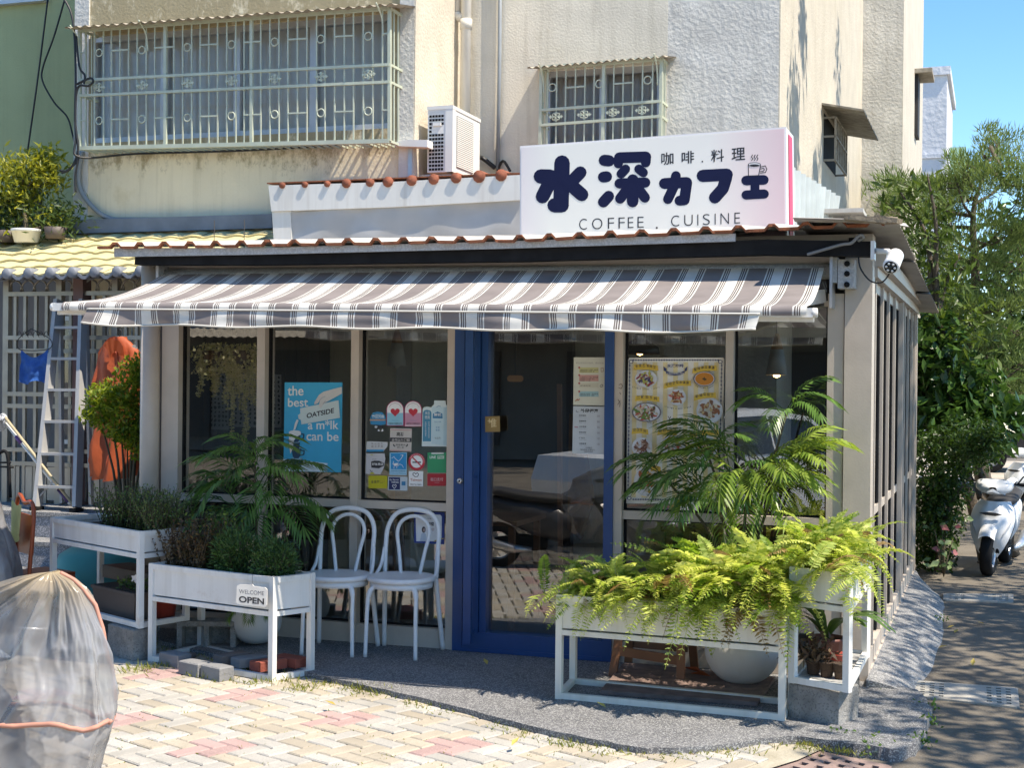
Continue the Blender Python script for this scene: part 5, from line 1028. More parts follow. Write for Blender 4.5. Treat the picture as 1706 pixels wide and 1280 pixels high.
obx(obx(MB(), c, .24, .09, .0, .15, 1.1, tr_), c, .272, .107, .15, .17, 1., tr_).obj('body', t); obx(MB(), c, .25, .09, .171, .174, 1., M['soil']).obj('soil', t)
mb = MB(); gl = leafm('small_leaf', (.03, .07, .015), (.09, .16, .04), .3)
for _ in range(240): mb.leaf(c+ex*rnd(.0, .24)+eyy*rnd(-.08, .06)+V((0, 0, .175+rnd(0, .06))), rdir()+V((0, 0, .5)), rdir(), .03, .013, gl)
stuff(mb.obj('foliage', t)); f = c+ex*.16+V((0, -.06, .25)); mb = MB()
for i in range(5): mb.leaf(f, V((math.cos(i*1.257), -.2, math.sin(i*1.257))), (0, -1, 0), .03, .025, flat((.7, .68, .66)))
mb.obj('flower', t)
obx(MB(), V((-5.25, 7.95, .35)), .30, .10, 0, .07, 1., M['woodd']); tag(obx(MB(), V((-5.22, 7.98, .37)), .33, .10, 0, .08, 1., M['woodd']).obj('wooden_box'), 'dark wooden box lying behind the trough under the raised planter', 'box')
tc_ = pm('teal_plastic', (.045, .26, .22), .45, .06, 5); q = oz(185, 970, .0)
t = thing('plastic_basin', 'large teal plastic basin upside down behind the raised planter', 'basin', (q.x, 8.75, 0)); MB().lathe((-6.05, 8.75, .0), [(.42, 0), (.43, .04), (.40, .06), (.36, .26), (.30, .42), (.22, .47), (0, .48)], tc_, 28).obj('body', t)
wpot = pm('white_ball_pot', (.66, .65, .62), .55, .05, 5, .05, 40, streak=(.45, .42, .36), streakamt=.3)
def ball_pot(x, y, r, label):
    t = thing('ball_pot', label, 'pot', (x, y, .028), 'white ball shaped pots'); pr = [(0, 0)]+[(r*math.sin(a), r*.92-r*math.cos(a)*.92) for a in [.45+i*.16 for i in range(13)]]
    top = pr[-1]; pr += [(top[0]-.012, top[1]), (top[0]-.02, top[1]-.03), (0, top[1]-.03)]
    MB().lathe((x, y, .028), pr, wpot, 28).obj('body', t); return V((x, y, .028+top[1]-.03))
pA = ball_pot(-4.36, 7.93, .16, 'white ball shaped pot behind the open planter'); pB = ball_pot(-1.31, 7.86, .205, 'larger pale ball shaped pot under the long fern planter')
# corner shelf pots
pot(-.83, 7.62, .225, .10, .14, brn, 'larger brown pot with strap leaves on the corner planter shelf'); pot(-.74, 7.45, .225, .055, .09, redp, 'small reddish pot at the front right of the corner shelf'); 
fib = pm('fibre_pot', (.07, .045, .03), 1, .3, 16, .8, 60)
for i, (x, y) in enumerate(((-.86, 7.32), (-.79, 7.29), (-.72, 7.27))): pot(x, y, .225, .04, .075, fib, ('small dark fibre pot at the left of three on the corner shelf', 'small dark fibre pot in the middle of three on the corner shelf', 'small dark fibre pot at the right of three on the corner shelf')[i], group='small dark fibre pots')
t = thing('strap_leaf_plant', 'green strap leaved plant in the brown pot on the corner shelf', 'plant', (-.83, 7.62, .36)); stm = leafm('strap_leaf', (.04, .09, .015), (.12, .2, .04), .3)
for i in range(14):
    a = rnd(0, 6.28) if i > 3 else rnd(-1.1, .4); mb = MB(); pp_ = [V((-.83, 7.62, .35)), V((-.83+.10*math.cos(a), 7.62+.10*math.sin(a), .46)), V((-.83+.24*math.cos(a), 7.62+.2*math.sin(a), .50)), V((-.83+.36*math.cos(a), 7.62+.3*math.sin(a), .46+rnd(-.06, .06)))]
    c3 = curve3(pp_, 4); s = V((-math.sin(a), math.cos(a), 0))
    mb.grid(lambda u, v: c3[round(u*12)]+s*((v-.5)*.05*math.sin(.25+u*2.6)), 12, 1, stm); mb.obj('leaf', t)
mb = MB()
for _ in range(160): mb.leaf((-.86+random.gauss(0, .05), 7.35+random.gauss(0, .05), .30+abs(random.gauss(0, .05))), rdir(), rdir(), .06, .02, leafm('dry_brown_leaf', (.05, .03, .02), (.14, .09, .05), .1) if _ == 0 else mb.mats[0])
stuff(mb.obj('dry_leaf', t))
# folding wooden stool and flat stone slab
t = thing('wooden_stool', 'low brown wooden folding stool behind the fern planter', 'stool', (-1.8, 8.0, .03))
pts = [(-2.03, 7.80), (-1.63, 7.76), (-1.62, 8.10), (-2.02, 8.12)]
for i, (x, y) in enumerate(pts): MB().bar((x, y, .03), (x+(.05 if i in (0, 3) else -.03), y+(.10 if i < 2 else -.10), .50), .045, .022, M['wood']).obj('leg', t)
MB().bar((-2.0, 7.83, .17), (-1.66, 7.79, .15), .022, .05, M['wood']).obj('stretcher', t); MB().bar((-2.0, 8.1, .17), (-1.66, 8.07, .17), .022, .05, M['wood']).obj('stretcher', t)
for i in range(5): MB().box(-2.05, 7.84+i*.055, .50, -1.58, 7.885+i*.055, .515, M['wood']).obj('slat', t)
sl_ = pm('mottled_brown_slab', (.19, .13, .11), .9, .3, 14, .5, 60)
q = [oz(*a, .03) for a in ((1040, 1110), (1290, 1136), (1262, 1178), (1000, 1158))]; tag(MB().prism([p_+V((0, 0, .001)) for p_ in q], (0, 0, .022), sl_).obj('stone_slab'), 'flat mottled brown slab on the terrazzo under the fern planter', 'slab')
tag(MB().leaf(oz(1175, 1124, .06), V((-1, .1, .2)), (0, 0, 1), .14, .05, flat((.32, .06, .02)), .4).leaf(oz(1185, 1128, .06), V((-1, -.1, .1)), (0, 0, 1), .12, .05, flat((.30, .07, .02)), .4).obj('dry_leaf'), 'curled reddish dry leaf on the brown slab', 'leaf')
# =================================================================== CHAIRS
def chair(label, x, y, rz):
    t = thing('bentwood_chair', label, 'chair', (x, y, .03), 'white bentwood chairs by the window'); m = M['chairw']
    def ob(mb, n): o = mb.obj(n); o.parent = t; return o
    ob(MB().lathe((0, 0, .44), [(0, .0), (.195, 0), (.208, .008), (.208, .026), (.198, .034), (.17, .030), (0, .026)], m, 32), 'seat'); ob(MB().lathe((0, 0, .405), [(.17, .0), (.19, .0), (.19, .034), (.17, .034)], m, 28), 'seat_ring')
    for s in (-1, 1):
        ob(MB().tube(curve3([(s*.160, -.175, .0), (s*.155, -.165, .25), (s*.150, -.15, .37), (s*.12, -.125, .415), (s*.05, -.11, .42)], 6), [.0125]*12+[.016]*13, m, 10), 'leg')
        ob(MB().tube(curve3([(s*.195, .215, .0), (s*.175, .17, .30), (s*.168, .15, .44)], 6), .015, m, 10), 'leg')
        ob(MB().tube(curve3([(s*.175, -.02, .445), (s*.19, .07, .47), (s*.185, .13, .52), (s*.178, .165, .62)], 5), .011, m, 8), 'arm_brace')
    out = [(-.168, .15, .44), (-.172, .17, .62), (-.168, .195, .74), (-.125, .21, .82), (-.05, .215, .85), (.05, .215, .85), (.125, .21, .82), (.168, .195, .74), (.172, .17, .62), (.168, .15, .44)]
    ob(MB().tube(curve3(out, 6), .0145, m, 10), 'back_loop')
    inn = [(-.062, .15, .465), (-.085, .175, .60), (-.105, .195, .71), (-.085, .205, .775), (-.03, .21, .81), (.03, .21, .81), (.085, .205, .775), (.105, .195, .71), (.085, .175, .60), (.062, .15, .465)]
    ob(MB().tube(curve3(inn, 6), .012, m, 10), 'inner_loop')
    t.rotation_euler = (0, 0, rz)
chair('white bentwood chair beside the open planter, half behind its corner', -3.80, 7.92, R(6)); chair('white bentwood chair next to the blue door, right of the other chair', -3.40, 7.98, R(2))
# =================================================================== NEIGHBOUR PORCH (left)
ZL_ = .60; YG = 10.25
np_ = thing('tiled_porch', 'neighbouring porch with a yellow tile roof, grey eave tiles and a steel gate', 'porch', (-7.5, YG, 0))
yt = pm('yellow_glazed_tile', (.62, .535, .285), .65, .10, 4, island=.06, c2=(.52, .42, .2), c2amt=.2); gt = pm('grey_eave_tile', (.20, .215, .24), .6, .12, 8)
e0, e1 = oy(-30, 458, 9.85), oy(248, 456, 9.85); w0, w1 = oy(-30, 398, 10.78), oy(455, 380, 10.78)
ncol, nrow = 15, 6; xA = e0.x-.4; dx = .212; zE = e0.z; zW = w0.z+.02
def tile_mesh():
    mb = MB(); n = 8; L_ = (10.78-9.85)/nrow+.04
    def f(u, v):
        x = (u-.5)*dx*1.02; h = .008*math.cos((u-.62)*math.pi*2*.86) if .1 < u else .008*math.cos((.1-.62)*math.pi*2*.86)+.004
        return (x, (v-.5)*L_, h+.012-.02*v)
    mb.grid(f, n, 1, yt); a = [f(i/n, 0) for i in range(n+1)]
    mb.add(a+[(p[0], p[1], p[2]-.016) for p in a], [(i, i+1, n+2+i, n+1+i) for i in range(n)], yt); return mesh_of(mb, 'tile')
tm_ = tile_mesh(); slope = math.atan2(zW-zE, .93)
for r_ in range(nrow):
    for c_ in range(ncol):
        v = (r_+.5)/nrow; x = xA+c_*dx
        if x > oy(470, 400, 10.3).x: continue
        inst(tm_, 'tile', np_, (x, 9.85+.93*v, zE+(zW-zE)*v+rnd(-.003, .003)), (slope, 0, rnd(-.02, .02)))
for c_ in range(ncol-3):
    x = xA+c_*dx+.03
    MB().lathe((x, 9.82, zE+.005), [(0, -.012), (.038, -.012), (.046, .0), (.046, .14), (0, .14)], gt, 14, 'y').prism([(x+.046, 9.83, zE+.005), (x+.09, 9.83, zE-.022), (x+.125, 9.83, zE-.022), (x+.166, 9.83, zE+.005), (x+.166, 9.83, zE-.02), (x+.125, 9.83, zE-.05), (x+.09, 9.83, zE-.05), (x+.046, 9.83, zE-.02)], (0, .1, 0), gt).obj('eave_tile', np_)
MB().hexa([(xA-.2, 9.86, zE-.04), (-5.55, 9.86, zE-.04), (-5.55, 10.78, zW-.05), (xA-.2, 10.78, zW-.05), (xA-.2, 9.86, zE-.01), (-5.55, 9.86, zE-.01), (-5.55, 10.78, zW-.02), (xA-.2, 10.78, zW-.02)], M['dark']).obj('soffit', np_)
a, b = oy(110, 386, 10.74), oy(455, 370, 10.74); MB().box(a.x, 10.72, a.z-.02, b.x, 10.78, a.z+.10, pm('blue_grey_flashing', (.16, .19, .23), .6, .2, 6)).obj('flashing', np_)
# gate: posts, rails, bars and arches
stl = M['steel']; gx0, gx1 = oy(10, 600, YG).x, oy(250, 600, YG).x; gz0 = ZL_; gz1 = oy(120, 459, YG).z; za = oy(120, 487, YG).z
def gb_(px_, z0, z1, w_, n='bar', Y=YG): x = oy(px_, 600, Y).x; MB().box(x-w_/2, Y-w_/2, z0, x+w_/2, Y+w_/2, z1, stl).obj(n, np_)
for px_ in (12, 100, 193, 250): gb_(px_, gz0, gz1, .055, 'post')
for px_ in (26, 42, 60, 78, 118, 136, 156, 174, 210, 228): gb_(px_, gz0, za, .028)
for py_ in (490, 563, 585, 657, 677, 750, 773): 
    z = oy(60, py_, YG).z; MB().box(gx0, YG-.036, z-.018, gx1, YG-.016, z+.018, stl).obj('rail', np_)
MB().box(gx0, YG-.03, gz1-.03, gx1, YG+.03, gz1, stl).obj('rail', np_)
for px_ in range(18, 250, 21):
    x = oy(px_+8, 480, YG).x; h = gz1-za-.03; 
    for s in (-1, 1): MB().tube([(x+s*.075, YG, za+.01), (x+s*.07, YG, za+h*.4), (x+s*.045, YG, za+h*.75), (x, YG, za+h)], .009, stl, 6).obj('arch', np_)
kp = pm('brushed_steel_panel', (.36, .34, .31), .35, .15, 5, metal=.6)
for k, (a, b) in enumerate(((14, 98), (103, 190))):
    for j in range(4): x0 = oy(a+(b-a)*j/4+2, 800, YG).x; x1 = oy(a+(b-a)*(j+1)/4-2, 800, YG).x; MB().box(x0, YG-.008, gz0+.03, x1, YG+.008, oy(60, 778, YG).z, kp).obj('panel', np_)
MB().box(oy(128, 600, YG).x-.0, YG-.06, gz0, oy(144, 600, YG).x, YG+.06, gz1, pm('pinkish_post', (.22, .13, .12), .6, .15, 4)).obj('post', np_)
# window with grid behind the raincoat
mg_ = M['white']; wx0, wx1 = oy(186, 600, 10.5).x, oy(250, 600, 10.5).x
for i in range(9): x = wx0+(wx1-wx0)*i/8; MB().box(x-.004, 10.44, .7, x+.004, 10.45, 2.4, mg_).obj('bar', np_)
for i in range(16): z = .75+i*.105; MB().box(wx0, 10.45, z-.004, wx1, 10.46, z+.004, mg_).obj('bar', np_)
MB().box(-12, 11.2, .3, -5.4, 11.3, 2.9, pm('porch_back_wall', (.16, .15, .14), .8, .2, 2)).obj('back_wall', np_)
for x, lab in ((-8.2, 'pane'), (-7.4, 'pane')): MB().box(x, 11.17, 1.1, x+.6, 11.19, 2.2, M['glass_up']).box(x-.04, 11.15, 1.06, x+.64, 11.168, 1.1, al).box(x-.04, 11.15, 2.2, x+.64, 11.168, 2.24, al).obj('window', np_)
MB().box(-5.7, 9.5, 0, -5.62, 11.2, 2.45, pm('party_wall', (.36, .34, .3), .9, .1, 3, streak=(.2, .18, .16))).obj('side_wall', np_)
# granite steps
gs = M['granite_step']
for i, (y, z) in enumerate(((9.6, .60), (9.32, .40), (9.04, .20))):
    MB().box(-12, y, z-.20, -5.72, y+(2.0 if i == 0 else .279), z-.03, gs).box(-12, y-.012, z-.03, -5.72, y+(2.0 if i == 0 else .268), z, M['granite_side']).obj('step', np_)
# potted tree on the tile roof
t = thing('potted_tree', 'leafy yellow green tree in a white bucket on the yellow tile roof', 'tree', oy(44, 405, 10.5)); c = oy(44, 404, 10.45)
MB().lathe(c, [(0, 0), (.10, 0), (.125, .09), (.132, .09), (.132, .115), (.12, .115), (.11, .10), (0, .10)], M['white'], 18).obj('bucket', t)
lt = leafm('bright_leaf', (.10, .14, .02), (.38, .38, .06), .45)
tk = MB(); cl = MB(); Yp = 10.6
def limb(a, b, r0, r1): tk.tube(curve3([a, lerp(a, b, .5)+V((rnd(-.05, .05), rnd(-.05, .05), 0)), b], 4), [r0+(r1-r0)*i/8 for i in range(9)], M['stem'], 6)
base = c+V((0, 0, .1)); k1 = oy(36, 330, Yp)
limb(base, k1, .02, .014)
for px_, py_, n, s in ((20, 300, 260, .16), (75, 285, 260, .13), (55, 270, 200, .12), (75, 262, 150, .10), (8, 330, 260, .14), (40, 345, 240, .14), (85, 300, 160, .10), (10, 385, 200, .14), (5, 285, 200, .16), (90, 365, 160, .10), (45, 315, 200, .12)):
    q = oy(px_, py_, Yp); limb(k1 if py_ < 340 else base, q, .012, .004)
    for _ in range(n):
        p_ = q+V((random.gauss(0, s*.75), random.gauss(0, s*.7), random.gauss(0, s*.55))); cl.leaf(p_, rdir()+V((0, 0, -.1)), rdir()+V((0, 0, 1)), rnd(.06, .10), rnd(.018, .028), lt, .1)
tk.obj('trunk', t); stuff(cl.obj('foliage', t))
dgl = leafm('dark_leaf', (.025, .05, .012), (.08, .13, .03), .3)
t = thing('potted_shrub', 'dark green shrubs massed low beside the white bucket on the tile roof', 'shrub', oy(95, 390, 10.5)); mb = MB()
for px_, py_, n in ((10, 375, 260), (90, 372, 300), (5, 350, 200), (100, 355, 150)):
    q = oy(px_, py_, 10.55)
    for _ in range(n): mb.leaf(q+V((random.gauss(0, .13), random.gauss(0, .08), random.gauss(0, .1))), rdir(), rdir(), .075, .02, dgl, .1)
stuff(mb.obj('foliage', t)); MB().lathe(oy(8, 404, 10.5), [(0, 0), (.1, 0), (.12, .1), (0, .1)], tr_, 14).obj('pot', t); MB().lathe(oy(92, 398, 10.5), [(0, 0), (.08, 0), (.1, .1), (0, .1)], tr_, 14).obj('pot', t)
# ladder
ld = thing('step_ladder', 'tall aluminium step ladder leaning at the neighbouring gate', 'ladder', (-7.2, 9.85, ZL_)); al2 = pm('ladder_aluminium', (.40, .40, .395), .5, .08, 6, metal=.15)
YLt, YLb = 10.1, 9.72
def lp(px_, py_): v = (py_-500)/345; return oy(px_, py_, YLt+(YLb-YLt)*v)
Lt, Lb, Rt, Rb = lp(97, 500), lp(62, 845), lp(139, 500), lp(128, 846)
MB().bar(Lt, Lb, .035, .085, al2, (0, 1, 0)).obj('rail', ld); MB().bar(Rt, Rb, .035, .085, al2, (0, 1, 0)).obj('rail', ld)
for z in (410, 557, 703, 850, 998, 1147): y = 400+z/2.783; v = (y-500)/345; a, b = lerp(Lt, Lb, v), lerp(Rt, Rb, v); MB().bar(a, b, .085, .022, al2).obj('step', ld)
for s in (0, 1): a = lerp(Lt, Rt, s); MB().bar(a+V((.0, .03, 0)), (a.x+(.06 if s else .02), 10.15, ZL_+.02), .025, .04, al2).obj('rear_leg', ld)
for a in (Lb, Rb): MB().box(a.x-.03, a.y-.06, ZL_, a.x+.03, a.y+.05, ZL_+.03, M['black']).obj('foot', ld)
MB().bar(lerp(Lt, Lb, .96), lerp(Lt, Rt, .35)*.12+lerp(Lb, Rb, .35)*.88, .012, .012, al2).obj('brace', ld)
# blue cloth, hanger, raincoat
def cloth(fn, nu, nv, m, name): mb = MB(); mb.grid(fn, nu, nv, m); return mb.obj(name)
bc = pm('blue_cloth', (.02, .10, .34), .95, .15, 20, .5, 90); a, b, c_, d = oy(36, 583, 9.95), oy(80, 580, 9.95), oy(77, 640, 9.95), oy(31, 636, 9.95)
t = thing('hanging_cloth', 'blue cloth pinned by two corners to a hanger on the gate', 'cloth', oy(57, 580, 9.95))
cloth(lambda u, v: lerp(lerp(a, b, u), lerp(d, c_, u), v)+V((0, .03*math.sin(u*9)*v+.02*noise.noise(V((u*4, v*4, 2))), -.07*math.sin(u*math.pi)*(1-v)-.02*math.sin(u*7)*v)), 24, 18, bc, 'cloth').parent = t
for o_ in t.children: o_.data.transform(Matrix.Translation(-t.location))
mb = MB(); h = oy(52, 548, 9.95); mb.tube(curve3([h+V((0, 0, .0)), oy(30, 566, 9.95), oy(34, 583, 9.95), oy(80, 582, 9.95), oy(84, 566, 9.95), h], 5), .004, M['dark'], 5)
for i in range(6): mb.tube(curve3([oy(28+i*9, 560, 9.95), oy(32+i*9, 552, 9.9), oy(38+i*9, 562, 9.95)], 4), .003, M['dark'], 4)
mb.obj('hanger', t)
oc = pm('orange_rain_fabric', (.50, .10, .03), .6, .1, 6, .15, 30, trans=.25); t = thing('raincoat', 'orange hooded raincoat hanging open hemmed on the porch wall', 'raincoat', oy(195, 570, 9.7))
Yr = 9.72
def coat(u, v):
    y = 562+(792-562)*v; w_ = [(0, .24), (.025, .52), (.10, .90), (.5, 1.0), (1, .92)]
    for k in range(len(w_)-1):
        if v <= w_[k+1][0]: s = w_[k][1]+(w_[k+1][1]-w_[k][1])*(v-w_[k][0])/(w_[k+1][0]-w_[k][0]); break
    cx = 197-5*v; th = u*2*math.pi; rx = 38*s; p_ = oy(cx-rx*math.cos(th), y+(8*math.sin(th) if v > .9 else 0), Yr)
    dp = (.06+.08*v)*math.sin(th); f = .016*math.sin(th*8+v*4+3*noise.noise(V((math.cos(th), v*2, 1))))*(.3+v)+.035*noise.noise(V((math.cos(th)*2.5, math.sin(th)*2.5, v*4)))+.02*abs(noise.noise(V((math.cos(th)*5, math.sin(th)*5, v*9))))
    return p_+V((f, -dp+f, f*.4))
MB().grid(coat, 56, 26, oc).obj('coat', t)
hd = oy(198, 575, Yr-.05); MB().grid(lambda u, v: hd+V(((u-.5)*.17*(1-.25*v), -.07-.03*math.sin(u*3.14)+.05*v, .045-.10*v-.05*abs(u*2-1)**2+.008*math.sin(u*17+v*4))), 20, 10, oc).obj('hood', t); MB().tube([V(coat(.25, k/20))+V((0, -.008, 0)) for k in range(2, 20)], .006, pm('dark_orange_seam', (.35, .06, .02), .6), 5).obj('placket', t)
mb = MB(); mb.tube(curve3([oy(196, 556, Yr), oy(198, 548, Yr), oy(202, 552, Yr), oy(198, 562, Yr), oy(176, 580, Yr), oy(220, 580, Yr), oy(198, 562, Yr)], 4), .004, M['dark'], 5); mb.obj('hanger', t)
p = Print(PL(Yr-.14, 0, 400, 2.783), .0, .0002); p.ell(622, 492, 9, 7, flat((.6, .5, .4))); p.ell(632, 500, 7, 4, flat((.6, .5, .4))); p.obj('badge', t)
# mops
for i, (a, b, m_, lab) in enumerate((((5, 700), (118, 842), M['white'], 'white mop pole with a purple grip leaning across the gate'), ((8, 695), (124, 845), pm('tan_pole', (.45, .38, .24), .6, .1, 5), 'tan mop pole leaning beside the white one'))):
    A, B_ = oy(*a, 9.85-i*.03), oy(*b, 9.75); t = thing('mop', lab, 'mop', B_); MB().tube([A, B_], .012, m_, 8).obj('pole', t)
    if i == 0: MB().tube([lerp(A, B_, .2), lerp(A, B_, .28)], .018, flat((.12, .05, .2)), 8).tube([lerp(A, B_, .82), lerp(A, B_, .97)], .015, flat((.06, .03, .12)), 8).obj('grip', t)
    mb = MB()
    for _ in range(60): d = rdir(); mb.tube([A+V((-.02, 0, 0)), A+V((-.02, 0, 0))+d*.03, A+V((-.04, 0, -.04))+d*.06], .004, flat((.5, .52, .55)), 4)
    stuff(mb.obj('mop_head', t))
# sunlit bush beside the left post
t = thing('potted_bush', 'bright green rounded bush in sun, left of the round beige post', 'bush', (-6.0, 8.95, 0)); sb = leafm('sunlit_leaf', (.05, .12, .015), (.30, .36, .05), .45, c=(.46, .38, .08)); cl = MB(); tk = MB()
for px_, py_, n, rx, rz in ((200, 690, 900, .20, .20), (225, 640, 700, .14, .20), (180, 660, 500, .14, .12), (165, 690, 400, .10, .10), (230, 700, 700, .15, .25), (212, 725, 400, .12, .08), (240, 620, 400, .08, .14), (240, 745, 300, .07, .12)):
    q = oy(px_, py_, 8.95); tk.tube([(-5.98, 8.95, .3), lerp((-5.98, 8.95, .6), q, .5), q], [.018, .01, .004], M['stem'], 5)
    for _ in range(n):
        d = rdir()*random.random()**.4; cl.leaf(q+V((d.x*rx, d.y*.2, d.z*rz)), rdir()+V((0, -.2, .2)), V((0, 0, 1))+rdir()*.7, rnd(.035, .06), rnd(.016, .026), sb, .1)
tk.obj('stem', t); stuff(cl.obj('foliage', t)); MB().lathe((-5.98, 8.95, 0), [(0, 0), (.14, 0), (.19, .33), (.17, .33), (0, .3)], tr_, 18).obj('pot', t)
# grey bits at the far left: silver tarp over a machine, red folding chair with towel
tp = pm('grey_tarp', (.20, .20, .21), .35, .25, 4, .3, 8, coat=.2)
def shroud(cx, cy_, rings, m, name, nseg, wr, rot, parent=None, folds=0., crinkle=0.):
    mb = MB(); k = len(rings)
    def f(u, v):
        i = min(int(v*(k-1)), k-2); t_ = v*(k-1)-i; z, x0, x1, b = [rings[i][j]*(1-t_)+rings[i+1][j]*t_ for j in range(4)]
        th = u*2*math.pi; c, s = math.cos(th), math.sin(th); e = .8
        x = (x0+x1)/2+(x1-x0)/2*math.copysign(abs(c)**e, c); y = b*math.copysign(abs(s)**e, s)
        n = wr*(noise.noise(V((c*4, s*4, z*1.1)))+.7*noise.noise(V((c*10+5, s*10, z*2.4)))+.45*noise.noise(V((c*22, s*22, z*6))))*min(1, v*4)
        fo = folds*min(1, v*2.5)*(math.sin(th*9+z*7+6*noise.noise(V((c*2, s*2, z*1.2))))+.5*math.sin(th*19-z*9+5*noise.noise(V((c*3, s*3, z*2))))); n += fo; n += (crinkle*min(1, v*3)*(max(0, 1-3.2*abs(noise.noise(V((c*3+z, s*3, z*2.6-c)))))+.6*max(0, 1-3.5*abs(noise.noise(V((c*7, s*7+z*3, z*5+2))))))) if crinkle else 0; x += n*c; y += n*s; return (cx+x*math.cos(rot)-y*math.sin(rot), cy_+x*math.sin(rot)+y*math.cos(rot), z+n*.4)
    mb.grid(f, nseg, k*(12 if crinkle else 6), m); return mb.obj(name, parent), f
o_, f_ = shroud(-6.36, 7.35, [(1.13, .0, .14, .03), (1.11, -.2, .24, .12), (1.03, -.35, .33, .2), (.8, -.5, .44, .26), (.5, -.55, .54, .28), (.2, -.58, .58, .3), (.02, -.6, .58, .3)], tp, 'silver_tarp', 60, .05, R(20))
tag(o_, 'dark silver tarp draped over a machine at the left edge', 'tarp')
t = thing('folding_chair', 'red metal chair with a pale yellow green towel over its back, beside the tarp', 'chair', (-5.95, 7.85, 0)); rm = pm('red_brown_metal', (.30, .06, .02), .45, .15, 6)
A, B_, C_, D_ = oy(28, 842, 7.9), oy(56, 850, 7.7), oy(48, 968, 7.7), oy(20, 960, 7.9)
MB().tube(curve3([D_+V((0, 0, -.4)), A, lerp(A, B_, .5)+V((0, 0, .03)), B_, C_, C_+V((0, 0, -.3))], 6), .014, rm, 8).obj('back_frame', t); MB().hexa([lerp(D_, A, .35)+V((0, .02, 0)), lerp(C_, B_, .35)+V((0, .02, 0)), lerp(C_, B_, .35)+V((0, .03, 0)), lerp(D_, A, .35)+V((0, .03, 0)), lerp(D_, A, .9)+V((0, .02, 0)), lerp(C_, B_, .9)+V((0, .02, 0)), lerp(C_, B_, .9)+V((0, .03, 0)), lerp(D_, A, .9)+V((0, .03, 0))], rm).obj('backrest', t)
MB().hexa([D_+V((-.1, .0, 0)), C_, C_+V((.1, .35, 0)), D_+V((0, .35, 0)), D_+V((-.1, 0, .02)), C_+V((0, 0, .02)), C_+V((.1, .35, .02)), D_+V((0, .35, .02))], rm).obj('seat', t)
for q in (C_+V((.1, .33, 0)), D_+V((0, .33, 0))): MB().tube([q, (q.x, q.y+.05, 0)], .012, rm, 8).obj('leg', t)
tw = pm('yellow_green_towel', (.44, .46, .20), .95, .12, 12, .5, 90); o_ = cloth(lambda u, v: lerp(A+V((-.02, 0, .03)), B_+V((-.07, 0, .02)), u)+V((.0, -.03-.02*math.sin(u*8)*v, -.30*v*(1-.4*u)+.01*math.sin(u*9))), 16, 12, tw, 'towel')
tag(o_, 'pale yellow green towel draped over the red chair', 'towel')
tag(MB().leaf(oz(60, 970, .05), (.2, -.1, 1), (1, 0, 0), .22, .1, leafm('pale_leaf', (.3, .42, .2), (.4, .5, .28), .3)).leaf(oz(66, 968, .05), (.6, -.1, .8), (1, 0, 0), .2, .08, bpy.data.materials['pale_leaf']).leaf(oz(55, 968, .05), (-.3, -.1, .9), (1, 0, 0), .15, .08, bpy.data.materials['pale_leaf']).obj('pale_plant'), 'pale green broad leaved plant at the foot of the raised planter', 'plant')
tag(MB().tube(curve3([oy(-8, 760, 8.2), oy(8, 752, 8.2), oy(14, 770, 8.2), oy(17, 830, 8.2)], 5), .012, M['black'], 8).tube([oy(0, 771, 8.2), oy(18, 771, 8.2)], .007, M['black'], 6).tube([oy(0, 778, 8.2), oy(22, 779, 8.2)], .007, M['black'], 6).obj('wire_stand'), 'bent black wire stand above the silver tarp', 'stand')
# =================================================================== VEHICLES
def wheel(t, c, r, wid, ax='x', n=24):
    tyre = MB(); pr = [(r*.62, -wid*.42), (r*.86, -wid*.5), (r*.97, -wid*.34), (r, 0), (r*.97, wid*.34), (r*.86, wid*.5), (r*.62, wid*.42)]
    tyre.lathe(c, pr, M['black'], n, ax); w_ = tyre.obj('wheel', t)
    rim = MB(); rim.lathe(c, [(r*.63, -wid*.40), (r*.58, -wid*.3), (r*.55, 0), (r*.58, wid*.3), (r*.63, wid*.40)], M['alu'], n, ax)
    for k in range(5):
        a = k*1.2566; d = (0, math.cos(a), math.sin(a)) if ax == 'x' else (math.cos(a), 0, math.sin(a)); rim.bar(c, V(c)+V(d)*r*.6, .04*r/.2, .03, M['alu'], (1, 0, 0) if ax == 'x' else (0, 1, 0))
    rim.lathe(c, [(0, -wid*.3), (r*.16, -wid*.3), (r*.16, wid*.3), (0, wid*.3)], M['alu'], 12, ax); rim.obj('rim', w_); return w_
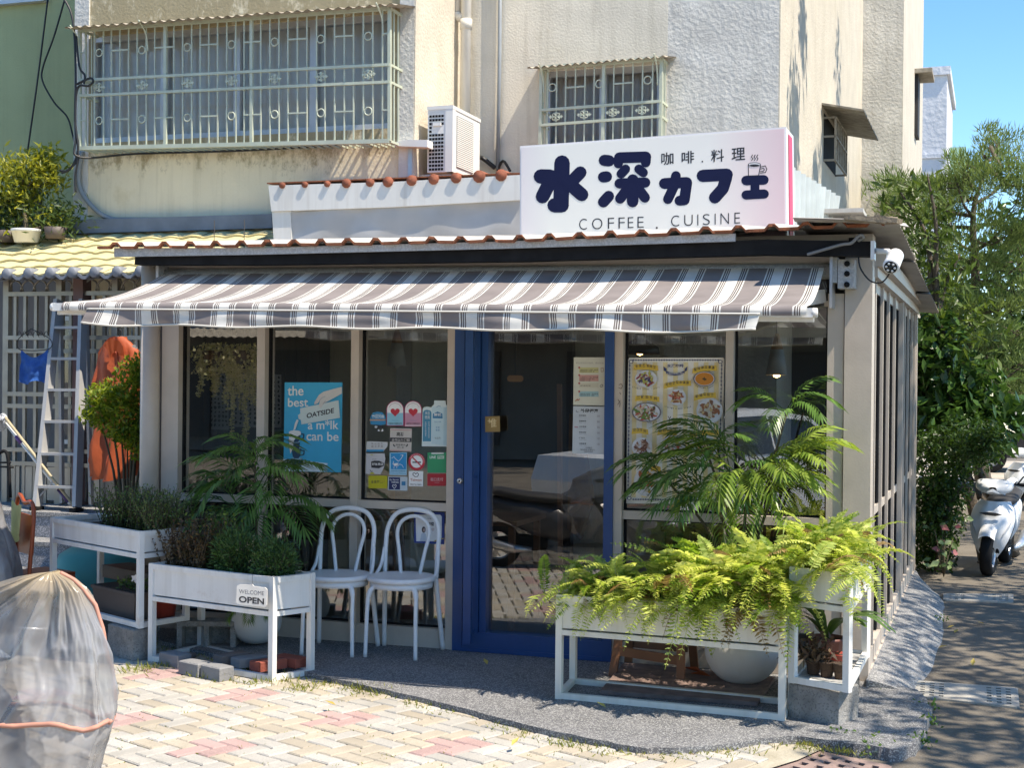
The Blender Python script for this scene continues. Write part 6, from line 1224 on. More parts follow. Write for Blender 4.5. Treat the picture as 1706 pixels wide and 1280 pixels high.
def scooter(label, pw, group=None):
    """front faces -Y, origin under the front wheel"""
    t = thing('motor_scooter', label, 'scooter', (0, 0, 0), group); bk = M['black']
    wheel(t, (0, 0, .255), .255, .13); wheel(t, (0, 1.27, .25), .25, .13)
    def loft(secs, m, n=20, cap=True):   # sections: (centre y, z, half width, half height), superellipse
        mb = MB(); vs = []
        for (y, z, a, b) in secs:
            for j in range(n): th = 2*math.pi*j/n; c, s = math.cos(th), math.sin(th); vs.append((a*math.copysign(abs(c)**.75, c), y, z+b*math.copysign(abs(s)**.75, s)))
        k = len(secs); fs = [(i*n+j, i*n+(j+1) % n, (i+1)*n+(j+1) % n, (i+1)*n+j) for i in range(k-1) for j in range(n)]+[tuple(range(n)), tuple(range((k-1)*n, k*n))[::-1]]
        mb.add(vs, fs, m, True); return mb
    # front shield as a swept shell
    sh = MB(); prof = [(.00, .36, .08), (-.05, .42, .14), (-.06, .52, .20), (-.02, .64, .235), (.04, .74, .215), (.09, .80, .16)]
    def shell(u, v):
        i = min(int(v*5), 4); t_ = v*5-i; y, z, hw = [prof[i][j]*(1-t_)+prof[i+1][j]*t_ for j in range(3)]
        x = (u*2-1)*hw; return (x, y+.12*(abs(u*2-1)**2.2)*(.4+v)-.02+.02*math.cos((u*2-1)*9)*.3, z-.16*(abs(u*2-1)**2)*(1-v))
    sh.grid(shell, 24, 14, pw); b0 = len(sh.v); sh.grid(lambda u, v: V(shell(u, v))+V((0, .05, -.01)), 24, 14, bk); sh.obj('front_shield', t)
    for s in (-1, 1): MB().prism([(s*.19, -.005, .53), (s*.215, .02, .62), (s*.155, -.035, .50), (s*.13, -.055, .42), (s*.15, -.04, .46)], (0, .01, 0), flat((.45, .48, .52), .15)).obj('side_light', t)
    MB().prism([(-.12, -.06, .675), (-.05, -.072, .655), (.05, -.072, .655), (.12, -.06, .675), (.05, -.068, .69), (-.05, -.068, .69)], (0, .012, 0), M['dark']).obj('emblem', t)
    fd = MB(); fd.grid(lambda u, v: ((u*2-1)*.085, -.02+.315*math.sin((v-.42)*2.1), .255+.315*math.cos((v-.42)*2.1)-.04*abs(u*2-1)**2), 8, 12, pw); fd.obj('front_fender', t)
    for s in (-1, 1): MB().tube([(s*.085, 0, .255), (s*.085, .07, .5), (s*.05, .12, .70)], .02, bk, 8).obj('fork', t)
    hd = loft([(-.02, .93, .04, .03), (-.01, .935, .13, .055), (.06, .96, .19, .075), (.13, .98, .20, .06), (.18, .985, .16, .03)], pw); hd.obj('headstock', t)
    hl = MB(); hl.grid(lambda u, v: ((u*2-1)*.125, -.034+.055*abs(u*2-1)**2+.03*v, .905+.075*v-.02*abs(u*2-1)), 10, 4, flat((.62, .66, .70), .08)); hl.obj('headlight', t)
    MB().tube([(-.34, .20, 1.0), (-.22, .14, .99), (.22, .14, .99), (.34, .20, 1.0)], .014, bk, 8).tube([(-.36, .21, 1.0), (-.24, .155, .992)], .02, bk, 8).tube([(.24, .155, .992), (.36, .21, 1.0)], .02, bk, 8).obj('handlebar', t)
    for s in (-1, 1): mb = MB(); mb.tube([(s*.22, .15, .99), (s*.28, .12, 1.08), (s*.33, .11, 1.12)], .008, bk, 6); mb.lathe((s*.36, .11, 1.14), [(0, -.015), (.055, -.012), (.058, .01), (0, .014)], bk, 14, 'y'); mb.obj('mirror', t)
    for s in (-1, 1): MB().tube([(s*.2, .13, .985), (s*.30, .07, .975), (s*.33, .07, .975)], .006, M['alu'], 6).obj('brake_lever', t)
    MB().box(-.15, .14, .27, .15, .62, .31, bk).obj('floorboard', t)
    loft([(.50, .42, .10, .14), (.62, .50, .17, .20), (.9, .56, .19, .19), (1.25, .66, .16, .12), (1.52, .74, .08, .05)], pw).obj('rear_body', t); loft([(.50, .74, .08, .03), (.62, .76, .15, .05), (.95, .78, .16, .055), (1.25, .83, .15, .05), (1.42, .85, .08, .03)], M['dark']).obj('seat', t)
    loft([(.75, .28, .09, .07), (1.0, .28, .10, .09), (1.3, .27, .08, .06)], bk).obj('engine', t); MB().tube([(.14, .9, .22), (.17, 1.1, .24), (.18, 1.55, .34)], [.03, .05, .055], M['alu'], 10).obj('exhaust', t); MB().prism([(-.09, 1.56, .5), (.09, 1.56, .5), (.09, 1.60, .34), (-.09, 1.60, .34)], (0, .006, 0), M['white']).obj('licence_plate', t)
    MB().tube([(-.14, .75, .14), (-.2, .85, .02), (-.24, .92, .02)], .012, bk, 6).obj('kickstand', t); return t
pwt = pm('white_scooter_paint', (.72, .74, .76), .28, .03, 4, coat=.2)
s1 = scooter('white motor scooter facing the camera, parked by the hedge in the lane', pwt, 'parked motor scooters'); q = oz(1645, 960, -.034); s1.location = (q.x, q.y, -.034); s1.rotation_euler = (0, R(3), R(-8)); s1.scale = (.84, .84, .84)
s2 = copy_tree(s1); s2['label'] = 'second scooter farther up the lane, mostly hidden behind the first'; q2 = oz(1686, 838, -.034); s2.location = (q2.x, 20.5, -.034); s2.rotation_euler = (0, R(3), R(-30))
def car(label, x, y, rz, m, cat='car', name='parked_car'):
    t = thing(name, label, cat, (0, 0, 0)); 
    body = [(-2.2, .45), (-2.22, .62), (-2.1, .80), (-1.3, .90), (-.55, .94), (1.55, .98), (2.15, .95), (2.25, .7), (2.2, .35), (-2.1, .28)]; roof = [(-1.15, .9), (-.45, 1.36), (.2, 1.45), (1.0, 1.42), (1.75, .97)]
    def side(pts, hw, m, nm, tuck=0.):
        mb = MB(); n = len(pts); vs = [(p[0], -hw+tuck*max(0, p[1]-.9), p[1]) for p in pts]+[(p[0], hw-tuck*max(0, p[1]-.9), p[1]) for p in pts]
        mb.add(vs, [tuple(range(n)), tuple(range(2*n-1, n-1, -1))]+[(i, n+i, n+(i+1) % n, (i+1) % n) for i in range(n)], m); return mb.obj(nm, t)
    side(body, .86, m, 'body'); side(roof, .80, m, 'cabin', .35)
    gk = pm('car_glass', (.02, .025, .03), .05, .1, 2) if 'car_glass' not in bpy.data.materials else bpy.data.materials['car_glass']
    for s in (-1, 1):
        for pts in ([(-.95, .98), (-.42, 1.31), (.25, 1.38), (.25, .98)], [(.31, .98), (.31, 1.38), (.95, 1.36), (1.5, .99)]): mb = MB(); mb.prism([(p[0], s*(.812-.35*(p[1]-.9)), p[1]) for p in pts], (0, s*.006, 0), gk); mb.obj('side_window', t)
        for wx in (-1.4, 1.35): wheel(t, (wx, s*.80, .31), .31, .2, 'y')
        MB().box(-.9, s*.86, .95, -.72, s*1.0, 1.06, m).obj('mirror', t)
        MB().box(-2.23, s*.62-.15, .62, -2.15, s*.62+.15, .76, flat((.6, .62, .64), .1)).obj('headlight', t)
    mb = MB(); mb.prism([(-1.10, -.72, .94), (-1.10, .72, .94), (-.50, .62, 1.345), (-.50, -.62, 1.345)], (-.012, 0, .008), gk); mb.obj('windscreen', t)
    t.location = (x, y, -.034); t.rotation_euler = (0, 0, rz); return t
# =================================================================== COVERED SCOOTER IN FRONT
def clearm():
    m, n, p, N, L = _base('clear_plastic_cover'); tc = N('ShaderNodeTexCoord')
    no = N('ShaderNodeTexNoise'); no.inputs['Scale'].default_value = 2.2; no.inputs['Detail'].default_value = 4; mp = N('ShaderNodeMapping'); mp.inputs['Scale'].default_value = (1, 1, .5); mp.inputs['Rotation'].default_value = (0, .5, 0); L(tc.outputs['Object'], mp.inputs[0]); L(mp.outputs[0], no.inputs['Vector'])
    t = N('ShaderNodeBsdfTransparent'); t.inputs[0].default_value = (.8, .8, .8, 1); p.inputs['Base Color'].default_value = (.52, .50, .47, 1); p.inputs['Roughness'].default_value = .14; p.inputs['Coat Weight'].default_value = .8; p.inputs['Coat Roughness'].default_value = .06
    s = N('ShaderNodeSeparateXYZ'); L(tc.outputs['Object'], s.inputs[0]); r = N('ShaderNodeMapRange'); r.inputs[1].default_value = .90; r.inputs[2].default_value = 1.06; L(s.outputs['Z'], r.inputs[0])
    mx = N('ShaderNodeMixRGB'); mx.inputs[1].default_value = (.38, .38, .385, 1); mx.inputs[2].default_value = (.46, .35, .20, 1); L(r.outputs[0], mx.inputs[0]); L(mx.outputs[0], p.inputs['Base Color'])
    f = N('ShaderNodeMapRange'); f.inputs[1].default_value = .35; f.inputs[2].default_value = .7; f.inputs[3].default_value = .26; f.inputs[4].default_value = .62; L(no.outputs['Fac'], f.inputs[0])
    a = N('ShaderNodeMath'); a.operation = 'MAXIMUM'; L(f.outputs[0], a.inputs[0]); ml = N('ShaderNodeMath'); ml.operation = 'MULTIPLY'; ml.inputs[1].default_value = .85; L(r.outputs[0], ml.inputs[0]); L(ml.outputs[0], a.inputs[1])
    x = N('ShaderNodeMixShader'); L(a.outputs[0], x.inputs[0]); L(t.outputs[0], x.inputs[1]); L(p.outputs[0], x.inputs[2]); L(x.outputs[0], n.nodes['Material Output'].inputs[0])
    mv = N('ShaderNodeMapping'); mv.inputs['Scale'].default_value = (1.5, 1.5, .7); mv.inputs['Rotation'].default_value = (.2, .6, .3); L(tc.outputs['Object'], mv.inputs[0])
    nd = N('ShaderNodeTexNoise'); nd.inputs['Scale'].default_value = 3; L(tc.outputs['Object'], nd.inputs['Vector']); vm = N('ShaderNodeMixRGB'); vm.inputs[0].default_value = .25; L(mv.outputs[0], vm.inputs[1]); L(nd.outputs['Color'], vm.inputs[2])
    n3 = N('ShaderNodeTexVoronoi'); n3.inputs['Scale'].default_value = 7; n3.feature = 'SMOOTH_F1'; n3.inputs['Smoothness'].default_value = .15; L(vm.outputs[0], n3.inputs['Vector'])
    b = N('ShaderNodeBump'); b.inputs['Strength'].default_value = .8; b.inputs['Distance'].default_value = .05; L(n3.outputs['Distance'], b.inputs['Height'])
    wv = N('ShaderNodeTexVoronoi'); wv.inputs['Scale'].default_value = 260; L(tc.outputs['Object'], wv.inputs['Vector']); b2 = N('ShaderNodeBump'); b2.inputs['Strength'].default_value = .12; b2.inputs['Distance'].default_value = .002; L(wv.outputs['Distance'], b2.inputs['Height']); L(b.outputs[0], b2.inputs['Normal']); L(b2.outputs[0], p.inputs['Normal']); return m
cv = thing('covered_scooter_cover', 'clear plastic cover with orange trim draped over a scooter in the left foreground', 'cover', (-3.3, 4.0, 0)); YC = 3.95
def hx_(px_, py_): q = oy(px_, py_, YC); return q.x+3.2, q.z
rings = []
for k, (y, xl, xr) in enumerate([(946, 94, 106), (952, 66, 118), (960, 40, 132), (976, 0, 148), (1002, -66, 163), (1036, -140, 178), (1080, -210, 187), (1128, -220, 194), (1160, -280, 194), (1192, -330, 187), (1240, -400, 172), (1285, -430, 156), (1400, -450, 150), (1560, -450, 150)]):
    l_, z = hx_(xl, y); r_, z2 = hx_(xr, y); rings.append(((z+z2)/2-.012, l_, r_-.035, min(.16, .02+.014*k)))
o_, f_ = shroud(-3.2, YC, rings, clearm(), 'plastic_sheet', 320, .010, 0, cv, .008, .014)
om = pm('orange_trim_tape', (.48, .23, .165), .7, .08, 10)
MB().tube([V(f_(.03, v/66))*1. for v in range(3, 40)], .007, om, 7).obj('trim', cv); zz = oy(90, 1247, YC-.3).z
kk = min(range(200), key=lambda i: abs(f_(.8, i/200)[2]-zz)); MB().tube([V(f_(u/90, kk/200))+V((0, -.004, .008*math.sin(u*.5))) for u in range(91)], .008, om, 7).obj('elastic_band', cv)
s3 = copy_tree(s1); s3['label'] = 'dark scooter standing under the clear plastic cover'
dkp = pm('dark_grey_scooter_paint', (.06, .06, .065), .3, .1, 4)
for ch in s3.children:
    if ch.data and pwt.name in [m_.name for m_ in ch.data.materials if m_]:
        ch.data = ch.data.copy()
        for i, m_ in enumerate(ch.data.materials):
            if m_ and m_.name == pwt.name: ch.data.materials[i] = dkp
s3.location = (-3.22, 4.0, -.02); s3.rotation_euler = (0, R(2), R(78)); s3.scale = (.86, .86, .84)
# =================================================================== PLANTS
def frondmesh(m, kind, sd):
    random.seed(sd); mb = MB()
    if kind == 'fern':   # sword fern: arching rachis along +X, many short pinnae
        L_ = 1.; n = 26; arch = rnd(.55, 1.2); P_ = lambda t: V((L_*t*(1-.25*arch*t), .05*math.sin(t*3+sd), .30*math.sin(t*1.9)*(1.2-arch*.4)-arch*.62*t*t))
        pts = [P_(i/12) for i in range(13)]; mb.tube(pts, [.008*(1-.7*i/12) for i in range(13)], m, 3, False)
        for i in range(2, n+1):
            t = i/n; p_ = P_(t); d = (P_(min(1, t+.02))-P_(t-.02)).normalized(); s = d.cross(V((0, 0, 1))).normalized(); w_ = .17*math.sin(math.pi*min(1, .13+t*.87))**.7*(1-.15*t)
            for k in (-1, 1): mb.leaf(p_, s*k+d*.35+V((0, 0, -.12+rnd(-.2, .2))), V((0, 0, 1))+rdir()*.35, w_*rnd(.75, 1.05), .042, m, .0, .4)
        return mb
    if kind == 'palm':   # pinnate leaf with long drooping leaflets
        n = rnd(12, 15)//1; arch = rnd(.3, .9); P_ = lambda t: V((t*(1-.2*arch*t), .06*math.sin(t*2+sd), .32*math.sin(t*1.7)-arch*.5*t*t)); pts = [P_(i/10) for i in range(11)]
        mb.tube(pts, [.010*(1-.6*i/10) for i in range(11)], m, 4, False)
        for i in range(2, int(n)+1):
            t = .12+.88*i/n; p_ = P_(min(t, 1)); d = (P_(min(1, t+.02))-P_(t-.03)).normalized(); s = d.cross(V((0, 0, 1))).normalized(); l = .46*(1-.35*abs(t-.5))*rnd(.85, 1.1)
            for k in (-1, 1):
                a = s*k*.8+d*(.55+.5*t)+V((0, 0, .05)); q1 = p_+a.normalized()*l*.45; q2 = p_+a.normalized()*l*.85+V((0, 0, -.30*l)); w_ = .047; up = V((0, 0, 1)); x1 = a.cross(up).normalized()*w_*.5
                mb.add([p_, q1+x1, q1-x1, q2], [(0, 1, 2), (1, 3, 2)], m)
                mb.add([p_+a.normalized()*l*.1, q1+x1, q1+V((0, 0, -.012)), q1-x1], [(0, 1, 2), (0, 2, 3)], m) if False else None
        for k in (-.4, 0, .4): d = (P_(1)-P_(.95)).normalized(); s = d.cross(V((0, 0, 1))).normalized(); a = d+s*k; mb.leaf(P_(1), a+V((0, 0, -.3)), (0, 0, 1), .34, .036, m)
        return mb
fernm = leafm('fern_green', (.23, .34, .06), (.56, .62, .19), .52, .5, c=(.66, .60, .28)); fern2 = leafm('fern_bright', (.32, .43, .07), (.64, .67, .23), .45, .5)
fern3 = leafm('fern_mid_green', (.10, .20, .03), (.28, .40, .07), .5, .5); fern4 = leafm('fern_dead', (.22, .14, .05), (.40, .29, .13), .3, .7)
FM = [mesh_of(frondmesh((fernm, fern2, fern3, fernm, fern2, fernm, fern4, fern2, fern3, fernm, fernm, fern2)[i], 'fern', 11+i), 'frond') for i in range(12)]
random.seed(99)
def fern_clump(label, c, n, L0, L1, bias=None, sx=.1, sy=.06):
    t = thing('fern', label, 'fern', c, 'ferns in the white planters')
    for i in range(n):
        a = rnd(0, 2*math.pi) if bias is None or random.random() < .35 else random.gauss(bias[0], bias[1])
        p_ = V(c)+V((random.gauss(0, sx), random.gauss(0, sy), rnd(-.02, .02))); up = rnd(-.35, .6) if random.random() < .55 else rnd(.6, 1.4)
        inst(random.choice(FM), 'frond', t, p_, (rnd(-.5, .5), -up, a), rnd(L0, L1))
    mb = MB()
    for _ in range(140): q = V(c)+V((random.gauss(0, sx), random.gauss(0, sy), rnd(-.04, .10))); mb.leaf(q, rdir(), rdir(), .045, .012, fern2)
    stuff(mb.obj('undergrowth', t)); return t
fern_clump('fern at the left end of the long planter with a frond hanging beyond its leg', (-1.99, 7.28, .56), 95, .20, .32, (R(262), .6), .09, .05)
fern_clump('fern in the left middle of the long planter, sparser over the dark soil', (-1.74, 7.28, .56), 85, .28, .42, (R(260), .8), .10, .05)
fern_clump('fern in the right middle of the long planter, spilling down its front', (-1.42, 7.27, .58), 150, .30, .50, (R(268), .55), .11, .06)
fern_clump('fern at the right end of the long planter, beside the corner planter', (-1.12, 7.27, .60), 150, .28, .48, (R(268), .55), .10, .06)
fern_clump('tallest fern, in the small corner planter by the lane', (-.79, 7.35, .78), 150, .26, .38, (R(275), .9), .08, .14)
fern_clump('fern at the back of the corner planter beside the corner post', (-.78, 7.75, .78), 80, .24, .34, (R(300), .9), .07, .1)
# small trailing bits under the long planter
mb = MB(); dm = leafm('dark_fern_leaf', (.02, .05, .015), (.06, .12, .03), .3)
PMd = leafm('palm_dark', (.03, .075, .018), (.13, .25, .055), .3, .35); PMl = leafm('palm_light', (.08, .16, .02), (.30, .40, .08), .4, .35)
PD = [mesh_of(frondmesh(PMd, 'palm', 31+i), 'frond') for i in range(5)]; PL_ = [mesh_of(frondmesh(PMl, 'palm', 51+i), 'frond') for i in range(5)]
random.seed(5)
def palm(label, foot, specs, stems, meshes):
    t = thing('potted_palm', label, 'plant', foot, 'potted plants with long feathery leaves')
    for pts in stems: MB().tube(curve3(pts, 5), [.012-.006*i/(5*(len(pts)-1)) for i in range(5*(len(pts)-1)+1)], M['stem'], 6).obj('stem', t)
    for (p_, az, tilt, s) in specs: inst(random.choice(meshes), 'frond', t, p_, (rnd(-.25, .25), -tilt, az), s)
    return t
# left palm: centre and leaves
fa = V((-4.36, 7.93, .25)); Yq = 7.9
def at(px_, py_, Y=Yq): return oy(px_, py_, Y)
spc = []
hub1, hub2, hub3 = at(425, 770), at(440, 860), at(400, 850)
for (h, lst) in ((hub1, ((180, .5, .34), (215, .2, .36), (250, .1, .30), (300, .4, .32), (350, .5, .36), (20, .6, .34), (90, .7, .3), (270, -.2, .28), (325, .0, .3))), (at(432, 815), ((170, .3, .50), (195, .1, .45), (335, .35, .50), (5, .3, .46), (310, 0, .42), (240, -.1, .42), (280, -.2, .4), (355, .6, .4), (150, .6, .4))), (hub2, ((350, .25, .50), (330, .0, .46), (10, .1, .42), (290, -.2, .4), (260, -.3, .38), (220, 0, .4))), (hub3, ((180, .35, .48), (165, .55, .5), (200, .05, .44), (230, -.1, .4), (260, -.2, .36)))):
    for az, ti, s in lst: spc.append((h+V((rnd(-.02, .02), rnd(-.03, .03), rnd(-.02, .02))), R(az+rnd(-8, 8)), ti, s))
for az in (300, 250, 340): spc.append((at(415, 1010, 7.75), R(az), -.3, .18))
palm('dark green potted plant with long drooping feathery leaves behind the open planter', fa, spc, [[fa, at(428, 930), hub1+V((0, 0, -.02))], [fa, at(436, 930), hub2], [fa, at(410, 930), hub3]], PD)
# right palm
fb = V((-1.31, 7.86, .36)); Yq = 7.85; spc = []
for (q, lst, l) in ((at(1180, 760), ((180, .6, .34), (150, .8, .3), (215, .3, .3), (0, .6, .3), (330, .3, .3), (270, .1, .28)), 0), (at(1310, 690), ((200, .3, .3), (170, .5, .28), (350, .4, .34), (320, .1, .34), (20, .6, .3), (270, -.1, .3)), 0), (at(1250, 800), ((180, .4, .5), (200, .2, .46), (160, .6, .48), (355, .4, .46), (335, .2, .46), (20, .5, .44), (300, .1, .42), (250, .0, .42), (275, -.2, .36)), 1), (at(1190, 840), ((180, .3, .50), (195, .1, .46), (170, .5, .46), (220, -.05, .42), (250, -.2, .38)), 0), (at(1300, 790), ((340, .4, .42), (5, .5, .42), (310, .1, .4), (25, .7, .38), (285, 0, .34)), 1), (at(1110, 800), ((180, .3, .34), (210, .1, .3), (150, .5, .3)), 0), (at(1215, 790), ((185, .2, .5), (205, -.05, .46), (230, -.2, .4), (270, -.3, .4), (165, .5, .46), (150, .8, .4), (300, -.2, .4), (330, 0, .4)), 0), (at(1245, 835), ((190, .1, .44), (215, -.1, .42), (250, -.3, .4), (280, -.35, .4), (320, -.1, .42), (350, .1, .44), (10, .3, .42)), 1)):
    for az, ti, s in lst: spc.append((q+V((rnd(-.02, .02), rnd(-.05, .05), rnd(-.02, .02))), R(az+rnd(-8, 8)), ti, s, l))
t = palm('tall potted plant with feathery leaves partly in sun, before the menu poster', fb, [s[:4] for s in spc if not s[4]], [[fb, at(1225, 900), at(1180, 760)], [fb, at(1255, 900), at(1310, 690)], [fb, at(1240, 880), at(1250, 800)], [fb, at(1215, 900), at(1190, 840)], [fb, at(1262, 900), at(1300, 790)], [fb, at(1190, 900), at(1110, 800)]], PD)
for s in spc:
    if s[4]: inst(random.choice(PL_), 'frond', t, s[0], (rnd(-.25, .25), -s[2], s[1]), s[3])
# shrubs in the left planters
def bushy(name, label, cat, c, r, n, m, ll, lw, up=.5, stems=14, gaussian=False, grp=None):
    t = thing(name, label, cat, (c[0], c[1], c[2]-r[2]*.6), grp); cl = MB(); st_ = MB(); c = V(c)
    for _ in range(stems): d = rdir(); d.z = abs(d.z)*.9+.1; st_.tube([c+V((d.x*.2*r[0], d.y*.2*r[1], -r[2]*.75)), c+V((d.x*r[0]*.75, d.y*r[1]*.75, d.z*r[2]*.6))], [.006, .002], M['stem'], 4)
    for _ in range(n):
        d = rdir()*(random.random()**.33)*rnd(.8, 1.08); d.z = max(d.z, -.75); k = 1+.22*noise.noise(V((d.x*3, d.y*3, d.z*3+c.x))); p_ = c+V((d.x*r[0], d.y*r[1], d.z*r[2]))*k
        cl.leaf(p_, d+rdir()*.7+V((0, 0, up)), rdir(), ll*rnd(.6, 1.2), lw, m)
    st_.obj('stem', t); stuff(cl.obj('foliage', t)); return t
thy = leafm('thyme_leaf', (.04, .08, .02), (.16, .23, .06), .25)
def sprigs(name, label, cat, boxc, ex_, ey_, n, h, m, ll, lw, sp_=.25):
    t = thing(name, label, cat, boxc); cl = MB(); st_ = MB(); c = V(boxc)
    for _ in range(n):
        b = c+V(ex_)*rnd(-1, 1)+V(ey_)*rnd(-1, 1); d = V((rnd(-sp_, sp_)*2, rnd(-sp_, sp_)*2, 1)); hh = h*rnd(.45, 1.1); e = b+d.normalized()*hh; st_.tube([b, e], [.003, .0012], M['stem'], 3)
        for k in range(14): q = lerp(b, e, (k+1)/14); cl.leaf(q, rdir()+V((0, 0, .3)), rdir(), ll*rnd(.6, 1.1), lw, m)
    stuff(st_.obj('stem', t)); stuff(cl.obj('foliage', t)); return t
sprigs('thyme_bush', 'low wiry green bush filling the raised white planter', 'shrub', (-5.05, 7.72, .74), (.32, -.16, 0), (.05, .13, 0), 430, .26, thy, .022, .010)
red = leafm('reddish_leaf', (.07, .03, .02), (.13, .09, .03), .25); sprigs('reddish_shrub', 'reddish brown straggly shrub at the left end of the open planter', 'shrub', (-4.52, 7.48, .55), (.17, -.06, 0), (.03, .12, 0), 190, .30, red, .026, .013)
sprigs('light_green_shrub', 'light green leafy shrub behind the reddish one', 'shrub', (-4.42, 7.58, .55), (.14, -.04, 0), (.03, .06, 0), 110, .34, leafm('mid_leaf', (.05, .09, .015), (.16, .22, .04), .3), .032, .015)
dk1 = leafm('dense_shrub_leaf', (.02, .055, .015), (.09, .17, .045), .25)
bushy('round_shrub', 'rounded dark green shrub in the middle of the open planter', 'shrub', (-4.17, 7.36, .66), (.17, .13, .155), 2600, dk1, .035, .008, .4, grp='round shrubs in the open planter')
bushy('round_shrub', 'rounded dense dark green shrub at the right end of the open planter, above its sign', 'shrub', (-3.88, 7.28, .64), (.15, .12, .135), 2600, dk1, .030, .008, .4, grp='round shrubs in the open planter')
# hedge and trees on the right
hg = leafm('hedge_leaf', (.012, .035, .008), (.06, .12, .02), .3, .35); bd = leafm('broad_dark_leaf', (.015, .045, .012), (.07, .145, .03), .25, .3)
def crown(mb, q, r, n, m, ll, lw, squash=.8, ex_=.5, fold=.12):
    q = V(q)
    for _ in range(n): d = rdir()*(random.random()**ex_); mb.leaf(q+V((d.x*r, d.y*r, d.z*r*squash)), rdir()+V((0, 0, -.25)), V((0, 0, 1))+rdir()*.9, ll*rnd(.6, 1.2), lw*rnd(.7, 1.2), m, fold)
def woody(name, label, foot, limbs, blobs, m, ll, lw, r0=.06, cat='tree', grp=None, squash=.8):
    t = thing(name, label, cat, foot, grp); tk = MB(); cr_ = MB(); foot = V(foot)
    for pts in limbs:
        c3 = curve3([foot]+[V(p) for p in pts], 5); n = len(c3); tk.tube(c3, [r0*(1-.85*i/(n-1)) for i in range(n)], M['bark'], 7)
    for q, r, n in blobs: crown(cr_, q, r, n, m, ll, lw, squash)
    tk.obj('trunk', t); stuff(cr_.obj('crown', t)); return t
def B_(px_, py_, Y, r, n): return (oy(px_, py_, Y), r, n)
woody('hedge_shrub', 'dense dark green small leaved shrub reaching over the white scooter', oz(1560, 950, 0)*1.0, [[oy(1570, 850, 13.6), oy(1580, 780, 13.6)], [oy(1555, 850, 13.8), oy(1550, 760, 13.8)], [oy(1580, 850, 13.3), oy(1620, 790, 13.2)]],
      [B_(1545, 900, 13.6, .30, 1300), B_(1552, 840, 13.5, .34, 1600), B_(1560, 765, 13.6, .38, 1600), B_(1572, 810, 13.3, .26, 1100), B_(1632, 742, 13.1, .22, 700), B_(1562, 870, 13.3, .26, 1000), B_(1610, 740, 13.4, .36, 1300), B_(1550, 930, 13.7, .25, 600), B_(1652, 724, 13.0, .15, 300)], hg, .055, .026, .03, 'shrub')
woody('broadleaf_shrub', 'dark shrub with broad glossy leaves behind the small leaved one', (.2, 15.0, 0), [[oy(1560, 700, 14.6), oy(1560, 640, 14.6)], [oy(1600, 700, 14.8), oy(1620, 640, 14.8)]],
      [B_(1550, 690, 14.6, .45, 500), B_(1590, 650, 14.8, .5, 600), B_(1630, 690, 14.8, .45, 500), B_(1655, 700, 14.9, .35, 300), B_(1545, 610, 14.6, .45, 450), B_(1600, 720, 14.6, .5, 500), B_(1540, 560, 14.4, .4, 380)], bd, .17, .07, .05, 'shrub')
woody('broadleaf_tree', 'slender tree with drooping pointed leaves beside the cafe eave', (-.1, 14.5, 0), [[oy(1560, 560, 14.6), oy(1545, 400, 14.6), oy(1500, 320, 14.6)], [oy(1565, 520, 14.6), oy(1560, 380, 14.5), oy(1545, 290, 14.5)], [oy(1565, 560, 14.6), oy(1600, 420, 14.6)]],
      [B_(1510, 345, 14.6, .36, 110), B_(1555, 370, 14.6, .4, 130), B_(1560, 430, 14.6, .42, 170), B_(1580, 500, 14.6, .45, 200), B_(1545, 470, 14.8, .36, 150), B_(1480, 320, 14.6, .2, 30), B_(1600, 560, 14.6, .5, 260), B_(1535, 310, 14.6, .25, 50)], leafm('pointed_leaf', (.025, .055, .012), (.11, .17, .035), .35), .15, .04, .05)
# feathery conifer
cf = leafm('feathery_needle', (.045, .085, .025), (.19, .27, .09), .4, .6)
t = thing('feathery_tree', 'tall feathery leaved tree against the blue sky at the right edge', 'tree', (1.1, 18.5, 0)); tk = MB(); cr_ = MB(); Yt = 18.5
ft_ = oy(1650, 900, Yt); ft_.z = 0; main = curve3([ft_, oy(1615, 640, Yt), oy(1625, 480, Yt), oy(1622, 350, Yt), oy(1648, 275, Yt)], 8); tk.tube(main, [.11*(1-.96*i/(len(main)-1)) for i in range(len(main))], M['bark'], 8)
def spray(a, b, r, n, l):
    a, b = V(a), V(b); c3 = curve3([a, lerp(a, b, .5)+V((0, 0, -.12)), b], 5); tk.tube(c3, [r*(1-.95*i/10) for i in range(11)], M['bark'], 5); d = (b-a).normalized()
    for _ in range(max(3, n//55)):
        k = random.random()**.6; cc = lerp(a, b, .2+.85*k)+rdir()*rnd(.08, .42); r_ = rnd(.14, .30); tk.tube([lerp(a, b, .2+.7*k), cc], [.010, .004], M['bark'], 3)
        for j in range(int(800*r_)):
            e = rdir()*random.random()**.5; cr_.leaf(cc+V((e.x*r_, e.y*r_, e.z*r_*.6)), d*.25+e*.5+rdir()*.45+V((0, 0, .5)), rdir(), l*rnd(.22, .55), .014, cf, 0, .35)
